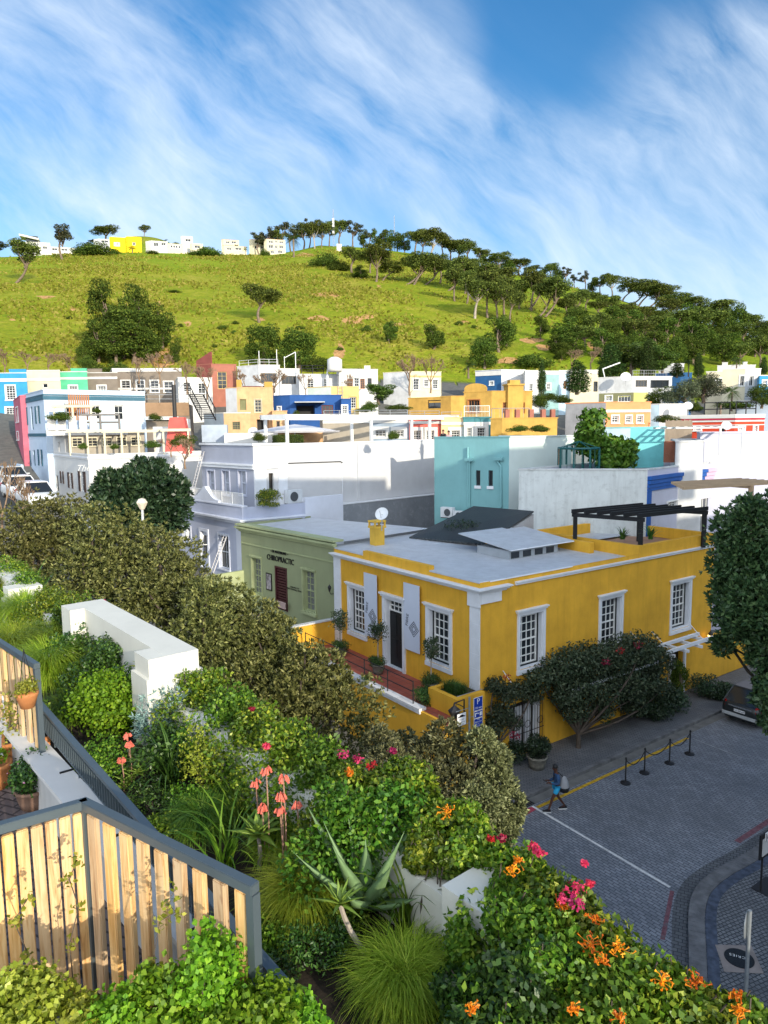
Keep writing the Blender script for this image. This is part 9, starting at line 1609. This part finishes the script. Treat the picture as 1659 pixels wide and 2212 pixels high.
# foreground geraniums outside the near fence, growing in a trough
tr = [gp(-40, 2330, 11.2), gp(700, 2330, 11.2)]
def bushz(x, y, z, w, h, lab, m, n, L, W, seed, hang=0): p = pz(x, y, z); k = kx(p); return bush(p, w*k, h*k, lab, m, n, L, W, seed, shell=.35, under=.6, hang=hang)
TRG = MB().box(-2.6, 2.05, 10.4, .15, 2.95, 11.12).build('planting_trough', cw); tag(TRG, 'concrete trough outside the near slatted fence', 'planter')
for i, (x, y, w, h, m, lab) in enumerate(((455, 2225, 60, 200, lg, 'tall bright geranium climbing the fence corner'), (360, 2235, 70, 130, lg, 'bright geranium at the foot of the fence'), (260, 2245, 66, 90, lg, 'bright geranium below the middle slats'), (570, 2250, 80, 110, lg, 'bright geranium right of the corner post'), (90, 2245, 60, 110, lyel, 'yellowish creeper on the left slats'), (10, 2245, 55, 100, lyel, 'yellowish creeper at the bottom left corner'), (190, 2250, 45, 80, lyel, 'yellowish creeper below the left slats'), (480, 2260, 70, 90, lg, 'bright geranium at the bottom below the corner'), (650, 2260, 60, 70, lg, 'bright geranium near the bottom grass'))): bushz(x, y, 11.1, w, h, lab, m, 2000, .034, .026, 600+i)
for i, (pp, lab) in enumerate((([(165, 1860), (150, 1900), (170, 1960), (150, 2040), (158, 2120)], 'thin creeper shoot on the left slats'), ([(380, 1920), (360, 1950), (380, 1970), (345, 1990), (330, 2080)], 'thin creeper shoot on the right slats'), ([(60, 1940), (30, 1990), (60, 2060), (40, 2140)], 'thin creeper shoot near the left edge'))):
    P = [pd(x, y, 3.9 if i != 1 else 3.45) for x, y in pp]; T = thing('creeper', lab, 'plant', P[-1]); MB().tube(P, .003, 4).build('stem', barkd, T); me = crown('leaves', [(*(p-P[-1]), .04, .04, .05) for p in P], 70, .032, .022, lyel, i, shell=.1); o = bpy.data.objects.new('leaves', me); col.objects.link(o); o.parent = T
# potted plants on the lower deck
tc_ = mat('terracotta', (.50, .20, .07), .75, .12, 4, .15); fz = 10.42
b1 = pz(62, 1668, fz); f1 = Fr(b1, 62.); T = thing('terracotta_trough', 'square terracotta trough with a cactus on the deck', 'pot', b1); MB().hexa([f1.pt(-.19, 0, fz), f1.pt(.19, 0, fz), f1.pt(.19, -.26, fz), f1.pt(-.19, -.26, fz)], [f1.pt(-.235, .05, fz+.36), f1.pt(.235, .05, fz+.36), f1.pt(.235, -.31, fz+.36), f1.pt(-.235, -.31, fz+.36)]).build('trough', tc_, T, bevel=.008); MB().ob(f1, -.2, .2, -.28, .02, fz+.361, fz+.368).build('soil', soil, T)
cz_ = mat('cactus_green', (.36, .42, .03), .45, .15, 8, .1); T = thing('orchid_cactus', 'yellow green flat stemmed cactus arching out of the terracotta trough', 'plant', f1.pt(0, -.1, fz+.36))
for k, (sx, sn, az_, el, L, cu_) in enumerate(((-.05, -.2, 300, 1.2, .45, -1.0), (.05, -.1, 70, .7, .34, -1.0), (.1, -.1, 90, .9, .2, -.3), (0, -.02, 240, .4, .22, -.5), (.08, -.2, 60, 1.0, .26, -.2), (-.1, -.1, 280, .5, .3, -.9))): q = MB(); thick_leaf(q, f1.pt(sx, sn, fz+.36), az_, el, L, .06, cu_, .1, 9); q.build('stem', cz_, T, smooth=True)
bush(f1.pt(-.02, -.16, fz+.36), .16, .16, 'small green herb in the terracotta trough', lv, 700, .028, .016, 700)
b1 = pz(75, 1740, fz); pot(b1, .17, .2, 'round clay pot under the dark pink flowered geranium', mat('clay_pot', (.22, .13, .09), .85)); bush((b1[0], b1[1], fz+.16), .27, .34, 'dark geranium with small pink flowers on the deck', ld_, 3200, .03, .022, 701); flowers((b1[0]+.0, b1[1]-.08, fz+.36), .22, 26, leafmat('pale_pink', (.6, .25, .4), (.8, .45, .6), .2, .3), 'geranium_flowers', 'small pale pink flowers on the dark deck geranium', .022, 702)
b1 = pz(-6, 1700, fz); pot(b1, .15, .26, 'second terracotta pot at the left edge', tc_); bush((b1[0], b1[1], fz+.26), .16, .16, 'light green geranium in the pot at the left edge', lg, 800, .03, .024, 703)
b1 = pd(58, 1500, 7.0); T = thing('hanging_pot', 'small terracotta pot hung on the far fence with yellow foliage', 'pot', b1-np.array([0, 0, .12])); MB().lathe((b1[0], b1[1], b1[2]-.12), [(.06, 0), (.09, .1), (.1, .12), (.1, .14)], 14).build('pot', tc_, T, smooth=True); q = MB(); [q.tube([(b1[0]+.08*math.cos(a), b1[1]+.08*math.sin(a), b1[2]), (b1[0], b1[1], b1[2]+.42)], .003, 4) for a in (0, 2.1, 4.2)]; q.build('hanger', m_black, T); bush((b1[0], b1[1], b1[2]-.01), .13, .14, 'yellow foliage plant in the hanging pot', lyel, 700, .026, .02, 704)
for i, (x, y, w, h, m, lab) in enumerate(((35, 1650, 50, 130, lyel, 'yellowish leggy plant on a white trellis'), (5, 1600, 40, 150, lyel, 'yellowish creeper behind the trellis at the left edge'), (95, 1600, 30, 70, lv, 'leafy plant at the end of the deck with a red flower'))): p = pz(x, y, fz+.1); k = kx(p); bush(p, w*k, h*k*1.2, lab, m, 520, .036, .028, 710+i, shell=.1)
p = pz(35, 1650, fz); T = thing('trellis', 'white wooden trellis on the deck behind the cactus', 'trellis', p); [MB().tube([(p[0]+dx*.3, p[1], fz), (p[0]+dx, p[1]+.05, fz+.75)], .01, 5).build('stick', WHITE, T) for dx in (-.12, 0, .12)]; MB().tube([(p[0]-.1, p[1]+.03, fz+.5), (p[0]+.1, p[1]+.03, fz+.5)], .008, 5).build('crossbar', WHITE, T)
for o in bpy.data.objects:
    if '_w' in o: del o['_w']
